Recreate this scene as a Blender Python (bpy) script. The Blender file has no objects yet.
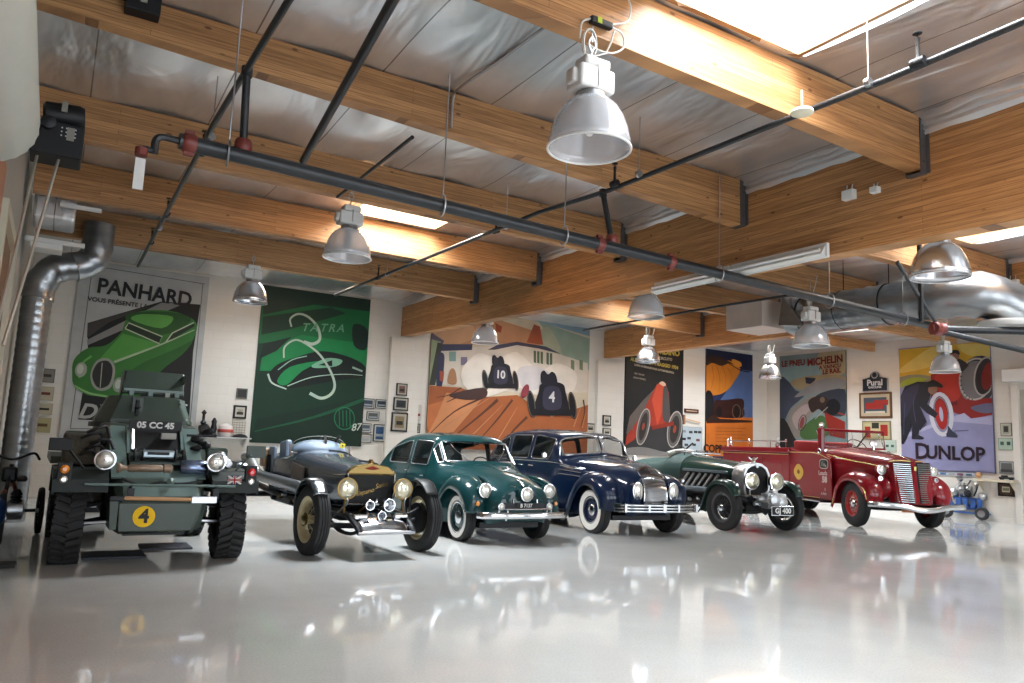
import bpy, bmesh, math, random
import numpy as np
from mathutils import Vector, Matrix
R=math.radians; PI=math.pi
random.seed(7)
S=bpy.context.scene; COL=S.collection

# ---------------------------------------------------------------- camera model (shared by layout helpers)
CX,CY=512.0,341.5; CAMH=1.4
def _n(v): v=np.array(v,float); return v/np.linalg.norm(v)
_a=np.array((50-CX,426-CY)); _b=np.array((1800-CX,500-CY)); F=float(np.sqrt(-(_a@_b)))
_y=_n([_a[0],_a[1],F]); _x=_n([_b[0],_b[1],F]); _x=_n(_x-_y*(_x@_y)); _d=np.cross(_y,_x)
CM=np.array([_x,_y,-_d]).T
def ray(u,v): return CM.T@np.array([u-CX,v-CY,F])
def onY(u,v,Y): r=ray(u,v); t=Y/r[1]; return Vector((r[0]*t,Y,CAMH+r[2]*t))
def onX(u,v,X): r=ray(u,v); t=X/r[0]; return Vector((X,r[1]*t,CAMH+r[2]*t))
def onZ(u,v,Z): r=ray(u,v); t=(Z-CAMH)/r[2]; return Vector((r[0]*t,r[1]*t,Z))

# ---------------------------------------------------------------- materials
MATS={}
def mat(name,col,rough=.5,metal=0.,coat=0.,noise=0.,nscale=8.,bump=0.,bscale=40.,spec=.5,trans=0.,emit=None,alpha=1.,col2=None,stretch=(1,1,1),coat_r=.05):
    if name in MATS: return MATS[name]
    m=bpy.data.materials.new(name); m.use_nodes=True; nt=m.node_tree; N=nt.nodes; L=nt.links
    b=N['Principled BSDF']; c=(*col,1)
    b.inputs['Base Color'].default_value=c; b.inputs['Roughness'].default_value=rough; b.inputs['Metallic'].default_value=metal
    b.inputs['Coat Weight'].default_value=coat; b.inputs['Coat Roughness'].default_value=coat_r
    b.inputs['Specular IOR Level'].default_value=spec; b.inputs['Transmission Weight'].default_value=trans; b.inputs['Alpha'].default_value=alpha
    tc=N.new('ShaderNodeTexCoord'); mp=N.new('ShaderNodeMapping'); mp.inputs['Scale'].default_value=stretch
    L.new(tc.outputs['Object'],mp.inputs['Vector'])
    nz=N.new('ShaderNodeTexNoise'); nz.inputs['Scale'].default_value=nscale; nz.inputs['Detail'].default_value=4; L.new(mp.outputs[0],nz.inputs['Vector'])
    mr=N.new('ShaderNodeMix'); mr.data_type='RGBA'
    k=noise if noise else .04
    A=tuple(max(0,x*(1-k)) for x in col); B=col2 or tuple(min(1,x*(1+k)) for x in col)
    mr.inputs[6].default_value=(*A,1); mr.inputs[7].default_value=(*B,1)
    L.new(nz.outputs['Fac'],mr.inputs[0]); L.new(mr.outputs[2],b.inputs['Base Color'])
    if bump:
        n2=N.new('ShaderNodeTexNoise'); n2.inputs['Scale'].default_value=bscale; n2.inputs['Detail'].default_value=5; L.new(mp.outputs[0],n2.inputs['Vector'])
        bp=N.new('ShaderNodeBump'); bp.inputs['Strength'].default_value=bump; bp.inputs['Distance'].default_value=.02
        L.new(n2.outputs['Fac'],bp.inputs['Height']); L.new(bp.outputs[0],b.inputs['Normal'])
    if emit: b.inputs['Emission Color'].default_value=(*emit[0],1); b.inputs['Emission Strength'].default_value=emit[1]
    MATS[name]=m; return m
def flat(name,h,rough=.6):
    h=h.lstrip('#'); c=[int(h[i:i+2],16)/255 for i in (0,2,4)]
    c=[(x/12.92 if x<.04045 else ((x+.055)/1.055)**2.4) for x in c]
    return mat(name,tuple(.80*x**1.14 for x in c),rough,noise=.24,nscale=2.2,spec=.3)
def H(h,rough=.55): return flat('paint_'+h,h,rough)

CHROME=mat('chrome',(.60,.61,.63),.11,1,noise=.03)
STEEL=mat('steel',(.45,.46,.48),.32,1,noise=.15,nscale=12)
RUBBER=mat('rubber',(.026,.026,.027),.7,spec=.3,noise=.3,nscale=30,bump=.15,bscale=120)
BLACK=mat('black_paint',(.008,.008,.009),.45,spec=.25)
DARK=mat('dark_metal',(.02,.02,.022),.45,.3,noise=.3,spec=.3)
GLASS=mat('glass',(.02,.025,.025),.02,alpha=.28,spec=.6)
LENS=mat('lamp_lens',(.62,.61,.56),.12,.55,noise=.12,nscale=60)
WHITEW=mat('whitewall',(.75,.73,.68),.5)
BRASS=mat('brass',(.20,.135,.05),.33,1,noise=.12)
GOLD=mat('gold_paint',(.72,.55,.18),.35,.5)
AMBER=mat('amber_lens',(.8,.25,.02),.2,coat=.6)
REDL=mat('red_lens',(.6,.02,.02),.2,coat=.6)
LEATH=mat('leather',(.05,.035,.025),.5,noise=.3,bump=.2)
WOODH=mat('wood_handle',(.5,.27,.12),.5,noise=.25,nscale=10,stretch=(1,8,8))

# ---------------------------------------------------------------- mesh builder
class MB:
    def __init__(s): s.v=[]; s.f=[]; s.m=[]; s.mats=[]; s.cur=0
    def use(s,m):
        if m not in s.mats: s.mats.append(m)
        s.cur=s.mats.index(m); return s
    def add(s,vs,fs):
        o=len(s.v); s.v+= [tuple(v) for v in vs]
        for f in fs: s.f.append([o+i for i in f]); s.m.append(s.cur)
        return s
    def box(s,c,d,rot=None,taper=1.):
        hx,hy,hz=[q/2 for q in d]; vs=[]
        for z in (-1,1):
            k=taper if z>0 else 1
            for x,y in ((-1,-1),(1,-1),(1,1),(-1,1)): vs.append(Vector((x*hx*k,y*hy*k,z*hz)))
        if rot is not None: 
            M=rot if isinstance(rot,Matrix) else Matrix.Rotation(rot,3,'Z'); vs=[M@v for v in vs]
        c=Vector(c); return s.add([v+c for v in vs],[(3,2,1,0),(4,5,6,7),(0,1,5,4),(1,2,6,5),(2,3,7,6),(3,0,4,7)])
    def bbox(s,x0,x1,y0,y1,z0,z1): return s.box(((x0+x1)/2,(y0+y1)/2,(z0+z1)/2),(abs(x1-x0),abs(y1-y0),abs(z1-z0)))
    def tube(s,pts,r,n=8,closed=False,cap=True,flatk=1.,up=None):
        pts=[Vector(p) for p in pts]; m=len(pts); rs=r if isinstance(r,(list,tuple)) else [r]*m
        rings=[]; prev=None
        for i,p in enumerate(pts):
            if closed: t=(pts[(i+1)%m]-pts[i-1])
            else: t=pts[min(i+1,m-1)]-pts[max(i-1,0)]
            if t.length<1e-9: t=Vector((0,0,1))
            t.normalize()
            if up is not None: a=Vector(up)
            elif prev is None: a=Vector((0,0,1)) if abs(t.z)<.9 else Vector((1,0,0))
            else: a=prev
            e1=a-t*a.dot(t)
            if e1.length<1e-6: e1=t.orthogonal()
            e1.normalize(); e2=t.cross(e1); prev=e1
            rings.append([p+e1*math.cos(2*PI*k/n+PI/n*(n==4))*rs[i]+e2*math.sin(2*PI*k/n+PI/n*(n==4))*rs[i]*flatk for k in range(n)])
        return s.rings(rings,closed_path=closed,cap=cap)
    def rings(s,rings,closed_path=False,cap=True,closed_ring=True):
        n=len(rings[0]); m=len(rings); vs=[p for r in rings for p in r]; fs=[]
        for i in range(m if closed_path else m-1):
            j=(i+1)%m
            for k in range(n if closed_ring else n-1):
                l=(k+1)%n; fs.append((i*n+k,i*n+l,j*n+l,j*n+k))
        if cap and not closed_path and closed_ring: fs.append(tuple(range(n-1,-1,-1))); fs.append(tuple((m-1)*n+k for k in range(n)))
        return s.add(vs,fs)
    def lathe(s,prof,o=(0,0,0),ax=(0,0,1),n=24,cap=True,a0=0,a1=2*PI):
        # prof [(r,h)] along axis
        ax=Vector(ax).normalized(); e1=ax.orthogonal().normalized(); e2=ax.cross(e1); o=Vector(o)
        full=abs(a1-a0-2*PI)<1e-6; cnt=n if full else n+1
        rings=[[o+ax*h+(e1*math.cos(a0+(a1-a0)*k/n)+e2*math.sin(a0+(a1-a0)*k/n))*max(r,1e-4) for k in range(cnt)] for r,h in prof]
        return s.rings(rings,cap=cap and full,closed_ring=full)
    def ell(s,c,d,n=12,m=8,rot=None):
        rx,ry,rz=d; c=Vector(c); rings=[]
        for i in range(1,m):
            a=PI*i/m; rings.append([Vector((rx*math.sin(a)*math.cos(2*PI*k/n),ry*math.sin(a)*math.sin(2*PI*k/n),-rz*math.cos(a))) for k in range(n)])
        if rot is not None: rings=[[rot@v for v in r] for r in rings]
        rings=[[c+v for v in r] for r in rings]
        return s.rings(rings)
    def prism(s,poly,ext):
        ext=Vector(ext); n=len(poly); vs=[Vector(p) for p in poly]+[Vector(p)+ext for p in poly]
        return s.add(vs,[tuple(range(n-1,-1,-1)),tuple(range(n,2*n))]+[(i,(i+1)%n,n+(i+1)%n,n+i) for i in range(n)])
    def poly(s,poly): return s.add(poly,[tuple(range(len(poly)))])
    def text(s,body,size,M,bold=0.,shear=0.,ext=.001,align='CENTER',space=1.,sx=1.):
        cu=bpy.data.curves.new('lettering_curve','FONT'); cu.body=body; cu.size=size; cu.offset=bold; cu.shear=shear; cu.extrude=ext
        cu.align_x=align; cu.align_y='CENTER'; cu.space_character=space; cu.resolution_u=3
        ob=bpy.data.objects.new('lettering_temp',cu); COL.objects.link(ob)
        dg=bpy.context.evaluated_depsgraph_get(); me=bpy.data.meshes.new_from_object(ob.evaluated_get(dg))
        s.add([M@Vector((v.co.x*sx,v.co.y,v.co.z)) for v in me.vertices],[tuple(p.vertices) for p in me.polygons])
        bpy.data.objects.remove(ob); bpy.data.curves.remove(cu); bpy.data.meshes.remove(me); return s
    def build(s,name,m=None,parent=None,smooth=False,bevel=0,sub=0,solid=0,loc=None,label=None,angle=38,merge=False):
        me=bpy.data.meshes.new(name); me.from_pydata([tuple(v) for v in s.v],[],s.f)
        if m is not None and not s.mats: me.materials.append(m)
        for q in s.mats: me.materials.append(q)
        if s.mats: me.polygons.foreach_set('material_index',s.m)
        bm=bmesh.new(); bm.from_mesh(me)
        if merge: bmesh.ops.remove_doubles(bm,verts=bm.verts,dist=1e-4)
        if not getattr(s,'keep',False): bmesh.ops.recalc_face_normals(bm,faces=bm.faces)
        bm.to_mesh(me); bm.free()
        if smooth: me.shade_smooth(); 
        if smooth and not sub: me.set_sharp_from_angle(angle=R(angle))
        o=bpy.data.objects.new(name,me); COL.objects.link(o)
        if parent is not None: o.parent=parent
        if loc is not None: o.location=loc
        if bevel: b=o.modifiers.new('bevel','BEVEL'); b.width=bevel; b.segments=2; b.limit_method='ANGLE'; b.angle_limit=R(35)
        if sub: b=o.modifiers.new('subsurf','SUBSURF'); b.levels=sub; b.render_levels=sub
        if solid: b=o.modifiers.new('solid','SOLIDIFY'); b.thickness=solid; b.offset=0
        if label: o['label']=label
        return o
def tag(o,label,cat,group=None,kind=None):
    if label: o['label']=label
    if cat: o['category']=cat
    if group: o['group']=group
    if kind: o['kind']=kind
    return o
def struct(o,label=None): 
    o['kind']='structure'
    if label: o['label']=label
    return o
def thing(name,label,cat,loc=(0,0,0),rz=0,group=None):
    o=bpy.data.objects.new(name,None); COL.objects.link(o); o.location=loc; o.rotation_euler=(0,0,rz); o.empty_display_size=.2
    return tag(o,label,cat,group)
def dup(o,parent=None,loc=None,rot=None,scale=None):
    c=o.copy(); COL.objects.link(c)
    if parent is not None: c.parent=parent
    if loc is not None: c.location=loc
    if rot is not None: c.rotation_euler=rot
    if scale is not None: c.scale=scale
    for ch in [x for x in COL.objects if x.parent==o]: dup(ch,c)
    return c
def cr(pts,n=6,closed=False):
    P=[Vector(p) for p in pts]; m=len(P); out=[]
    def g(i): return P[i%m] if closed else (P[i] if 0<=i<m else (P[0]*2-P[1] if i<0 else P[-1]*2-P[-2]))
    for i in range(m if closed else m-1):
        a,b,c,d=g(i-1),g(i),g(i+1),g(i+2)
        for k in range(n):
            t=k/n; out.append(.5*((2*b)+(c-a)*t+(2*a-5*b+4*c-d)*t*t+(3*b-a-3*c+d)*t**3))
    if not closed: out.append(P[-1])
    return out
class Surf:
    """Catmull-Rom surface through a control net; net[i][j] = (x,y,z), j from sill to roof centre, mirrored in x."""
    def __init__(s,net): s.N=[[Vector(p) for p in r] for r in net]; s.n=len(net); s.m=len(net[0])
    def c(s,i,j):
        def row(i,j):
            r=s.N[i]
            if j<0: return r[0]*2-r[1]
            if j>=s.m: q=r[2*(s.m-1)-j]; return Vector((-q.x,q.y,q.z))
            return r[j]
        if i<0: return row(0,j)*2-row(1,j)
        if i>=s.n: return row(s.n-1,j)*2-row(s.n-2,j)
        return row(i,j)
    def pt(s,u,v,side=1):
        if v>s.m-1: v=2*(s.m-1)-v; side=-side
        u=min(max(u,0),s.n-1-1e-6); v=min(max(v,0),s.m-1-1e-6); i=int(u); j=int(v); a=u-i; b=v-j
        def w(t): return (.5*(-t+2*t*t-t**3),.5*(2-5*t*t+3*t**3),.5*(t+4*t*t-3*t**3),.5*(-t*t+t**3))
        wa,wb=w(a),w(b); p=Vector()
        for x in range(4):
            for y in range(4): p+=s.c(i-1+x,j-1+y)*(wa[x]*wb[y])
        return Vector((p.x*side,p.y,p.z))
    def nrm(s,u,v,side=1):
        e=.02; a=s.pt(u+e,v,side)-s.pt(u-e,v,side); b=s.pt(u,v+e,side)-s.pt(u,v-e,side); n=a.cross(b).normalized()
        return n*(1 if side>0 else -1)
    def mesh(s,mb,nu=8,nv=5,holes=(),v0=0,flip=1):
        # holes: list of fn(u,v)->bool or (u0,u1,v0,v1)
        U=[i/nu for i in range((s.n-1)*nu+1)]; V=[v0+j/nv for j in range(int(round((s.m-1-v0)*nv))+1)]
        full=[(v,1) for v in V]+[(v,-1) for v in V[-2::-1]]
        vs=[s.pt(u,v,sd) for u in U for v,sd in full]; n=len(full); fs=[]
        for i in range(len(U)-1):
            for k in range(n-1):
                um=(U[i]+U[i+1])/2; vm=(full[k][0]+full[k+1][0])/2
                if any(h(um,vm) for h in holes): continue
                fs.append((i*n+k,i*n+k+1,(i+1)*n+k+1,(i+1)*n+k))
        mb.add(vs,fs); return mb
    def patch(s,mb,uv,off=.004,side=1,ins=6):
        """filled patch for polygon of (u,v), offset outwards, as radial rings to centroid"""
        c=(sum(p[0] for p in uv)/len(uv),sum(p[1] for p in uv)/len(uv)); n=len(uv); vs=[]; fs=[]
        sg=s.sgn
        for r in range(ins+1):
            k=1-r/ins
            for p in uv:
                a,b=c[0]+(p[0]-c[0])*k,c[1]+(p[1]-c[1])*k; vs.append(s.pt(a,b,side)+s.nrm(a,b,side)*off*sg)
        for r in range(ins):
            for q in range(n): fs.append((r*n+q,r*n+(q+1)%n,(r+1)*n+(q+1)%n,(r+1)*n+q))
        mb.add(vs,fs)
    def line(s,uv,off=.004,side=1,n=5,closed=False):
        q=[Vector((a,b,0)) for a,b in uv]; q=cr(q,n,closed) if n>1 else q
        return [s.pt(p.x,p.y,side)+s.nrm(p.x,p.y,side)*off*s.sgn for p in q]
    sgn=1
def rrect(u0,u1,v0,v1,k=.25,n=3,v0b=None,v1b=None):
    """rounded quad in uv; v0b/v1b = v values at u1 end"""
    v0b=v0 if v0b is None else v0b; v1b=v1 if v1b is None else v1b
    C=[(u0,v0),(u1,v0b),(u1,v1b),(u0,v1)]; out=[]
    for i in range(4):
        p=C[i]; a=C[i-1]; b=C[(i+1)%4]
        for j in range(n+1):
            t=j/n; A=(p[0]+(a[0]-p[0])*k,p[1]+(a[1]-p[1])*k); B=(p[0]+(b[0]-p[0])*k,p[1]+(b[1]-p[1])*k)
            out.append(tuple((1-t)**2*A[q]+2*t*(1-t)*p[q]+t*t*B[q] for q in (0,1)))
    return out
def inpoly(poly):
    def f(x,y):
        c=False; n=len(poly)
        for i in range(n):
            x1,y1=poly[i]; x2,y2=poly[i-1]
            if (y1>y)!=(y2>y) and x<(x2-x1)*(y-y1)/(y2-y1)+x1: c=not c
        return c
    return f
# ================================================================ SETTING
def uvnode(N,L):
    tc=N.new('ShaderNodeTexCoord'); sp=N.new('ShaderNodeSeparateXYZ'); L.new(tc.outputs['Object'],sp.inputs[0])
    ad=N.new('ShaderNodeMath'); L.new(sp.outputs[0],ad.inputs[0]); L.new(sp.outputs[1],ad.inputs[1])
    cb=N.new('ShaderNodeCombineXYZ'); L.new(ad.outputs[0],cb.inputs[0]); L.new(sp.outputs[2],cb.inputs[1]); return cb,tc
def glulam(name,c1,c2,rough=.5):
    m=bpy.data.materials.new(name); m.use_nodes=True; N=m.node_tree.nodes; L=m.node_tree.links; b=N['Principled BSDF']; b.inputs['Roughness'].default_value=rough
    cb,tc=uvnode(N,L)
    br=N.new('ShaderNodeTexBrick'); br.inputs['Scale'].default_value=1; br.inputs['Brick Width'].default_value=4.7; br.inputs['Row Height'].default_value=.058
    br.inputs['Mortar Size'].default_value=.0022; br.inputs['Color1'].default_value=(*c1,1); br.inputs['Color2'].default_value=(*c2,1); br.inputs['Mortar'].default_value=(c2[0]*.62,c2[1]*.56,c2[2]*.5,1); br.inputs['Bias'].default_value=-.1
    L.new(cb.outputs[0],br.inputs['Vector'])
    mp=N.new('ShaderNodeMapping'); mp.inputs['Scale'].default_value=(1.5,38,1); L.new(cb.outputs[0],mp.inputs[0])
    nz=N.new('ShaderNodeTexNoise'); nz.inputs['Scale'].default_value=1.6; nz.inputs['Detail'].default_value=5; L.new(mp.outputs[0],nz.inputs['Vector'])
    rp=N.new('ShaderNodeValToRGB'); rp.color_ramp.elements[0].position=.3; rp.color_ramp.elements[0].color=(.62,.55,.5,1); rp.color_ramp.elements[1].position=.65; rp.color_ramp.elements[1].color=(1.12,1.1,1.05,1); L.new(nz.outputs['Fac'],rp.inputs[0])
    mx=N.new('ShaderNodeMix'); mx.data_type='RGBA'; mx.blend_type='MULTIPLY'; mx.inputs[0].default_value=1; L.new(br.outputs[0],mx.inputs[6]); L.new(rp.outputs[0],mx.inputs[7])
    m2=N.new('ShaderNodeMapping'); m2.inputs['Scale'].default_value=(2.2,5,1); L.new(cb.outputs[0],m2.inputs[0])
    vo=N.new('ShaderNodeTexVoronoi'); vo.inputs['Scale'].default_value=1.5; L.new(m2.outputs[0],vo.inputs['Vector'])
    r2=N.new('ShaderNodeValToRGB'); r2.color_ramp.elements[0].position=.07; r2.color_ramp.elements[0].color=(.22,.13,.08,1); r2.color_ramp.elements[1].position=.13; r2.color_ramp.elements[1].color=(1,1,1,1); L.new(vo.outputs['Distance'],r2.inputs[0])
    m3=N.new('ShaderNodeMix'); m3.data_type='RGBA'; m3.blend_type='MULTIPLY'; m3.inputs[0].default_value=.8; L.new(mx.outputs[2],m3.inputs[6]); L.new(r2.outputs[0],m3.inputs[7])
    L.new(m3.outputs[2],b.inputs['Base Color']); MATS[name]=m; return m
WOOD=glulam('glulam_timber',(.52,.28,.12),(.36,.18,.072))
WOOD2=glulam('pale_timber',(.66,.45,.27),(.55,.34,.18))
def block_wall(name,c):
    m=bpy.data.materials.new(name); m.use_nodes=True; N=m.node_tree.nodes; L=m.node_tree.links; b=N['Principled BSDF']; b.inputs['Roughness'].default_value=.6
    cb,tc=uvnode(N,L)
    br=N.new('ShaderNodeTexBrick'); br.inputs['Scale'].default_value=1; br.inputs['Brick Width'].default_value=.41; br.inputs['Row Height'].default_value=.205
    br.inputs['Mortar Size'].default_value=.005; br.inputs['Mortar Smooth'].default_value=.6
    br.inputs['Color1'].default_value=(*c,1); br.inputs['Color2'].default_value=(c[0]*.97,c[1]*.97,c[2]*.96,1); br.inputs['Mortar'].default_value=(c[0]*.9,c[1]*.89,c[2]*.87,1)
    L.new(cb.outputs[0],br.inputs['Vector'])
    nz=N.new('ShaderNodeTexNoise'); nz.inputs['Scale'].default_value=.7; nz.inputs['Detail'].default_value=5; L.new(tc.outputs['Object'],nz.inputs['Vector'])
    rp=N.new('ShaderNodeValToRGB'); rp.color_ramp.elements[0].color=(.88,.87,.85,1); rp.color_ramp.elements[1].color=(1,1,1,1); L.new(nz.outputs[0],rp.inputs[0])
    mx=N.new('ShaderNodeMix'); mx.data_type='RGBA'; mx.blend_type='MULTIPLY'; mx.inputs[0].default_value=1; L.new(br.outputs[0],mx.inputs[6]); L.new(rp.outputs[0],mx.inputs[7]); L.new(mx.outputs[2],b.inputs['Base Color'])
    bp=N.new('ShaderNodeBump'); bp.inputs['Strength'].default_value=.35; bp.inputs['Distance'].default_value=.01; bp.invert=True; L.new(br.outputs['Fac'],bp.inputs['Height']); L.new(bp.outputs[0],b.inputs['Normal'])
    MATS[name]=m; return m
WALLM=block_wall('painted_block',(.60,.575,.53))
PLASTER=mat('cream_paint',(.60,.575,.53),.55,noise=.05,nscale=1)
def floor_mat():
    m=bpy.data.materials.new('epoxy_floor'); m.use_nodes=True; N=m.node_tree.nodes; L=m.node_tree.links; b=N['Principled BSDF']
    tc=N.new('ShaderNodeTexCoord'); nz=N.new('ShaderNodeTexNoise'); nz.inputs['Scale'].default_value=.55; nz.inputs['Detail'].default_value=7; nz.inputs['Roughness'].default_value=.6; L.new(tc.outputs['Object'],nz.inputs['Vector'])
    rp=N.new('ShaderNodeValToRGB'); e=rp.color_ramp.elements; e[0].position=.3; e[0].color=(.53,.525,.505,1); e[1].position=.7; e[1].color=(.64,.635,.615,1); L.new(nz.outputs[0],rp.inputs[0])
    sp=N.new('ShaderNodeTexNoise'); sp.inputs['Scale'].default_value=60; sp.inputs['Detail'].default_value=2; L.new(tc.outputs['Object'],sp.inputs['Vector'])
    r2=N.new('ShaderNodeValToRGB'); r2.color_ramp.elements[0].position=.35; r2.color_ramp.elements[0].color=(.93,.93,.93,1); r2.color_ramp.elements[1].position=.6; r2.color_ramp.elements[1].color=(1.03,1.03,1.03,1); L.new(sp.outputs[0],r2.inputs[0])
    mx=N.new('ShaderNodeMix'); mx.data_type='RGBA'; mx.blend_type='MULTIPLY'; mx.inputs[0].default_value=1; L.new(rp.outputs[0],mx.inputs[6]); L.new(r2.outputs[0],mx.inputs[7]); L.new(mx.outputs[2],b.inputs['Base Color'])
    r3=N.new('ShaderNodeMapRange'); r3.inputs['To Min'].default_value=.03; r3.inputs['To Max'].default_value=.085; n3=N.new('ShaderNodeTexNoise'); n3.inputs['Scale'].default_value=2.5; n3.inputs['Detail'].default_value=6; L.new(tc.outputs['Object'],n3.inputs['Vector']); L.new(n3.outputs[0],r3.inputs['Value']); L.new(r3.outputs[0],b.inputs['Roughness'])
    n4=N.new('ShaderNodeTexNoise'); n4.inputs['Scale'].default_value=3; n4.inputs['Detail'].default_value=2; L.new(tc.outputs['Object'],n4.inputs['Vector'])
    bp=N.new('ShaderNodeBump'); bp.inputs['Strength'].default_value=.06; bp.inputs['Distance'].default_value=.02; L.new(n4.outputs[0],bp.inputs['Height']); L.new(bp.outputs[0],b.inputs['Normal'])
    return m
def foil_mat():
    m=bpy.data.materials.new('foil_insulation'); m.use_nodes=True; N=m.node_tree.nodes; L=m.node_tree.links; b=N['Principled BSDF']
    b.inputs['Metallic'].default_value=.82; b.inputs['Roughness'].default_value=.30
    tc=N.new('ShaderNodeTexCoord'); mp=N.new('ShaderNodeMapping'); mp.inputs['Scale'].default_value=(1,.35,1); L.new(tc.outputs['Object'],mp.inputs[0])
    nz=N.new('ShaderNodeTexNoise'); nz.inputs['Scale'].default_value=1.5; nz.inputs['Detail'].default_value=6; L.new(mp.outputs[0],nz.inputs['Vector'])
    rp=N.new('ShaderNodeValToRGB'); rp.color_ramp.elements[0].position=.3; rp.color_ramp.elements[0].color=(.60,.60,.61,1); rp.color_ramp.elements[1].position=.7; rp.color_ramp.elements[1].color=(.92,.92,.93,1); L.new(nz.outputs[0],rp.inputs[0])
    sp=N.new('ShaderNodeSeparateXYZ'); L.new(tc.outputs['Object'],sp.inputs[0])
    md=N.new('ShaderNodeMath'); md.operation='PINGPONG'; md.inputs[1].default_value=.6; L.new(sp.outputs[0],md.inputs[0])
    lt=N.new('ShaderNodeMath'); lt.operation='LESS_THAN'; lt.inputs[1].default_value=.007; L.new(md.outputs[0],lt.inputs[0])
    mx=N.new('ShaderNodeMix'); mx.data_type='RGBA'; mx.inputs[7].default_value=(.25,.25,.26,1); L.new(lt.outputs[0],mx.inputs[0]); L.new(rp.outputs[0],mx.inputs[6]); L.new(mx.outputs[2],b.inputs['Base Color'])
    bp=N.new('ShaderNodeBump'); bp.inputs['Strength'].default_value=.8; bp.inputs['Distance'].default_value=.11; n5=N.new('ShaderNodeTexNoise'); n5.inputs['Scale'].default_value=1.5; n5.inputs['Detail'].default_value=3; n5.inputs['Distortion'].default_value=.6; L.new(mp.outputs[0],n5.inputs['Vector']); L.new(n5.outputs[0],bp.inputs['Height']); L.new(bp.outputs[0],b.inputs['Normal'])
    return m
FOIL=foil_mat()
GALV=mat('galvanised_steel',(.30,.31,.32),.3,.9,noise=.35,nscale=3,stretch=(1,1,4),bump=.1,bscale=6)
PIPE=mat('black_pipe',(.025,.027,.03),.35,.3,noise=.4)
REDF=mat('red_fitting',(.17,.03,.022),.45)
WHITE=mat('white_enamel',(.72,.72,.70),.4)
XL,XR,YB=-.62,21.0,18.0; DECK=4.95
BX0,BX1=7.4,7.65; CX0,CX1=13.9,14.15
struct(MB().bbox(XL-.2,XR+.2,-5,YB+.2,-.2,0).build('floor',floor_mat()))
struct(MB().bbox(XL-.2,XR+.2,YB,YB+.2,0,5.6).build('wall_back',WALLM))
struct(MB().bbox(XR,XR+.2,-5,7.2,0,5.6).bbox(XR,XR+.2,10.15,YB,0,5.6).bbox(XR,XR+.2,7.2,10.15,3.35,5.6).build('wall_right',WALLM))
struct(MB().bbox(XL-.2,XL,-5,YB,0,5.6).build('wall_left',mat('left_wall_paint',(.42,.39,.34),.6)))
for i,(x0,x1) in enumerate(((7.12,7.95),(13.62,14.6))): struct(MB().bbox(x0,x1,YB-.14,YB,0,3.98).build('trim_%d'%(i+1),WALLM))
struct(MB().bbox(XL,6.9,YB-.09,YB,4.93,5.2).bbox(8.0,13.5,YB-.09,YB,4.93,5.2).build('trim_3',PLASTER))
struct(MB().bbox(7.95,13.6,YB-.3,YB-.02,4.98,5.1).build('trim_4',PLASTER))
# roll-up door in the right wall, with its jamb and header box
d=struct(MB().bbox(XR+.05,XR+.1,7.3,10.0,0,3.4).build('door_1',mat('beige_door',(.45,.42,.36),.5)))
m=MB(); m.bbox(XR-.06,XR+.06,10.0,10.16,0,3.45).bbox(XR-.06,XR+.06,7.2,7.32,0,3.45); m.build('door_frame',PLASTER,d)
m=MB(); m.bbox(XR-.28,XR-.01,7.2,10.25,3.55,3.85); m.build('door_header',WHITE,d,bevel=.01)
m=MB()
for k in range(16): m.bbox(XR+.02,XR+.05,7.33,9.99,.05+k*.21,.07+k*.21)
m.build('door_rib',mat('beige_door',(0,0,0)),d)
m=MB(); m.bbox(XR-.014,XR,10.16,YB,0,.1); struct(m.build('baseboard_right',PLASTER))

# ---- ceiling deck of foil with skylight openings
SKY=[(3.72,5.32,2.1,4.2),(3.66,5.16,9.3,11.35),(10.8,12.45,11.6,13.75),(10.9,12.4,4.4,6.5),(17,18.6,11.6,13.7),(17,18.6,4.4,6.5),(3.7,5.3,-2.7,-.6),(10.9,12.4,-.5,1.7),(3.4,5.4,14.2,16.2),(9.6,11.8,14.2,16.2),(16.4,18.4,14.2,16.2)]  # later entries are unseen skylights added to light the floor and walls
def sag(x,y):
    f=(y+.3)/2.4; a=abs(math.sin(PI*f)); return DECK-.05*a*(.6+.4*math.sin(x*2.1+y))-.012*math.sin(x*5.2+1.3*math.sin(y*3))
gx=.2; nx=int((XR-XL)/gx)+1; ny=int(23/gx)+1
xs=[XL+(XR-XL)*i/nx for i in range(nx+1)]; ys=[-5+23*i/ny for i in range(ny+1)]
for s_ in SKY:
    for L_,q in ((xs,s_[0]),(xs,s_[1]),(ys,s_[2]),(ys,s_[3])):
        i=min(range(len(L_)),key=lambda k:abs(L_[k]-q)); L_[i]=q
vs=[(x,y,sag(x,y)) for y in ys for x in xs]; fs=[]
n1=len(xs)
for j in range(len(ys)-1):
    for i in range(n1-1):
        xm,ym=(xs[i]+xs[i+1])/2,(ys[j]+ys[j+1])/2
        if any(a<xm<b and c<ym<d_ for a,b,c,d_ in SKY): continue
        fs.append((j*n1+i,j*n1+i+1,(j+1)*n1+i+1,(j+1)*n1+i))
m=MB(); m.add(vs,fs); struct(m.build('ceiling',FOIL,smooth=True))
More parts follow.
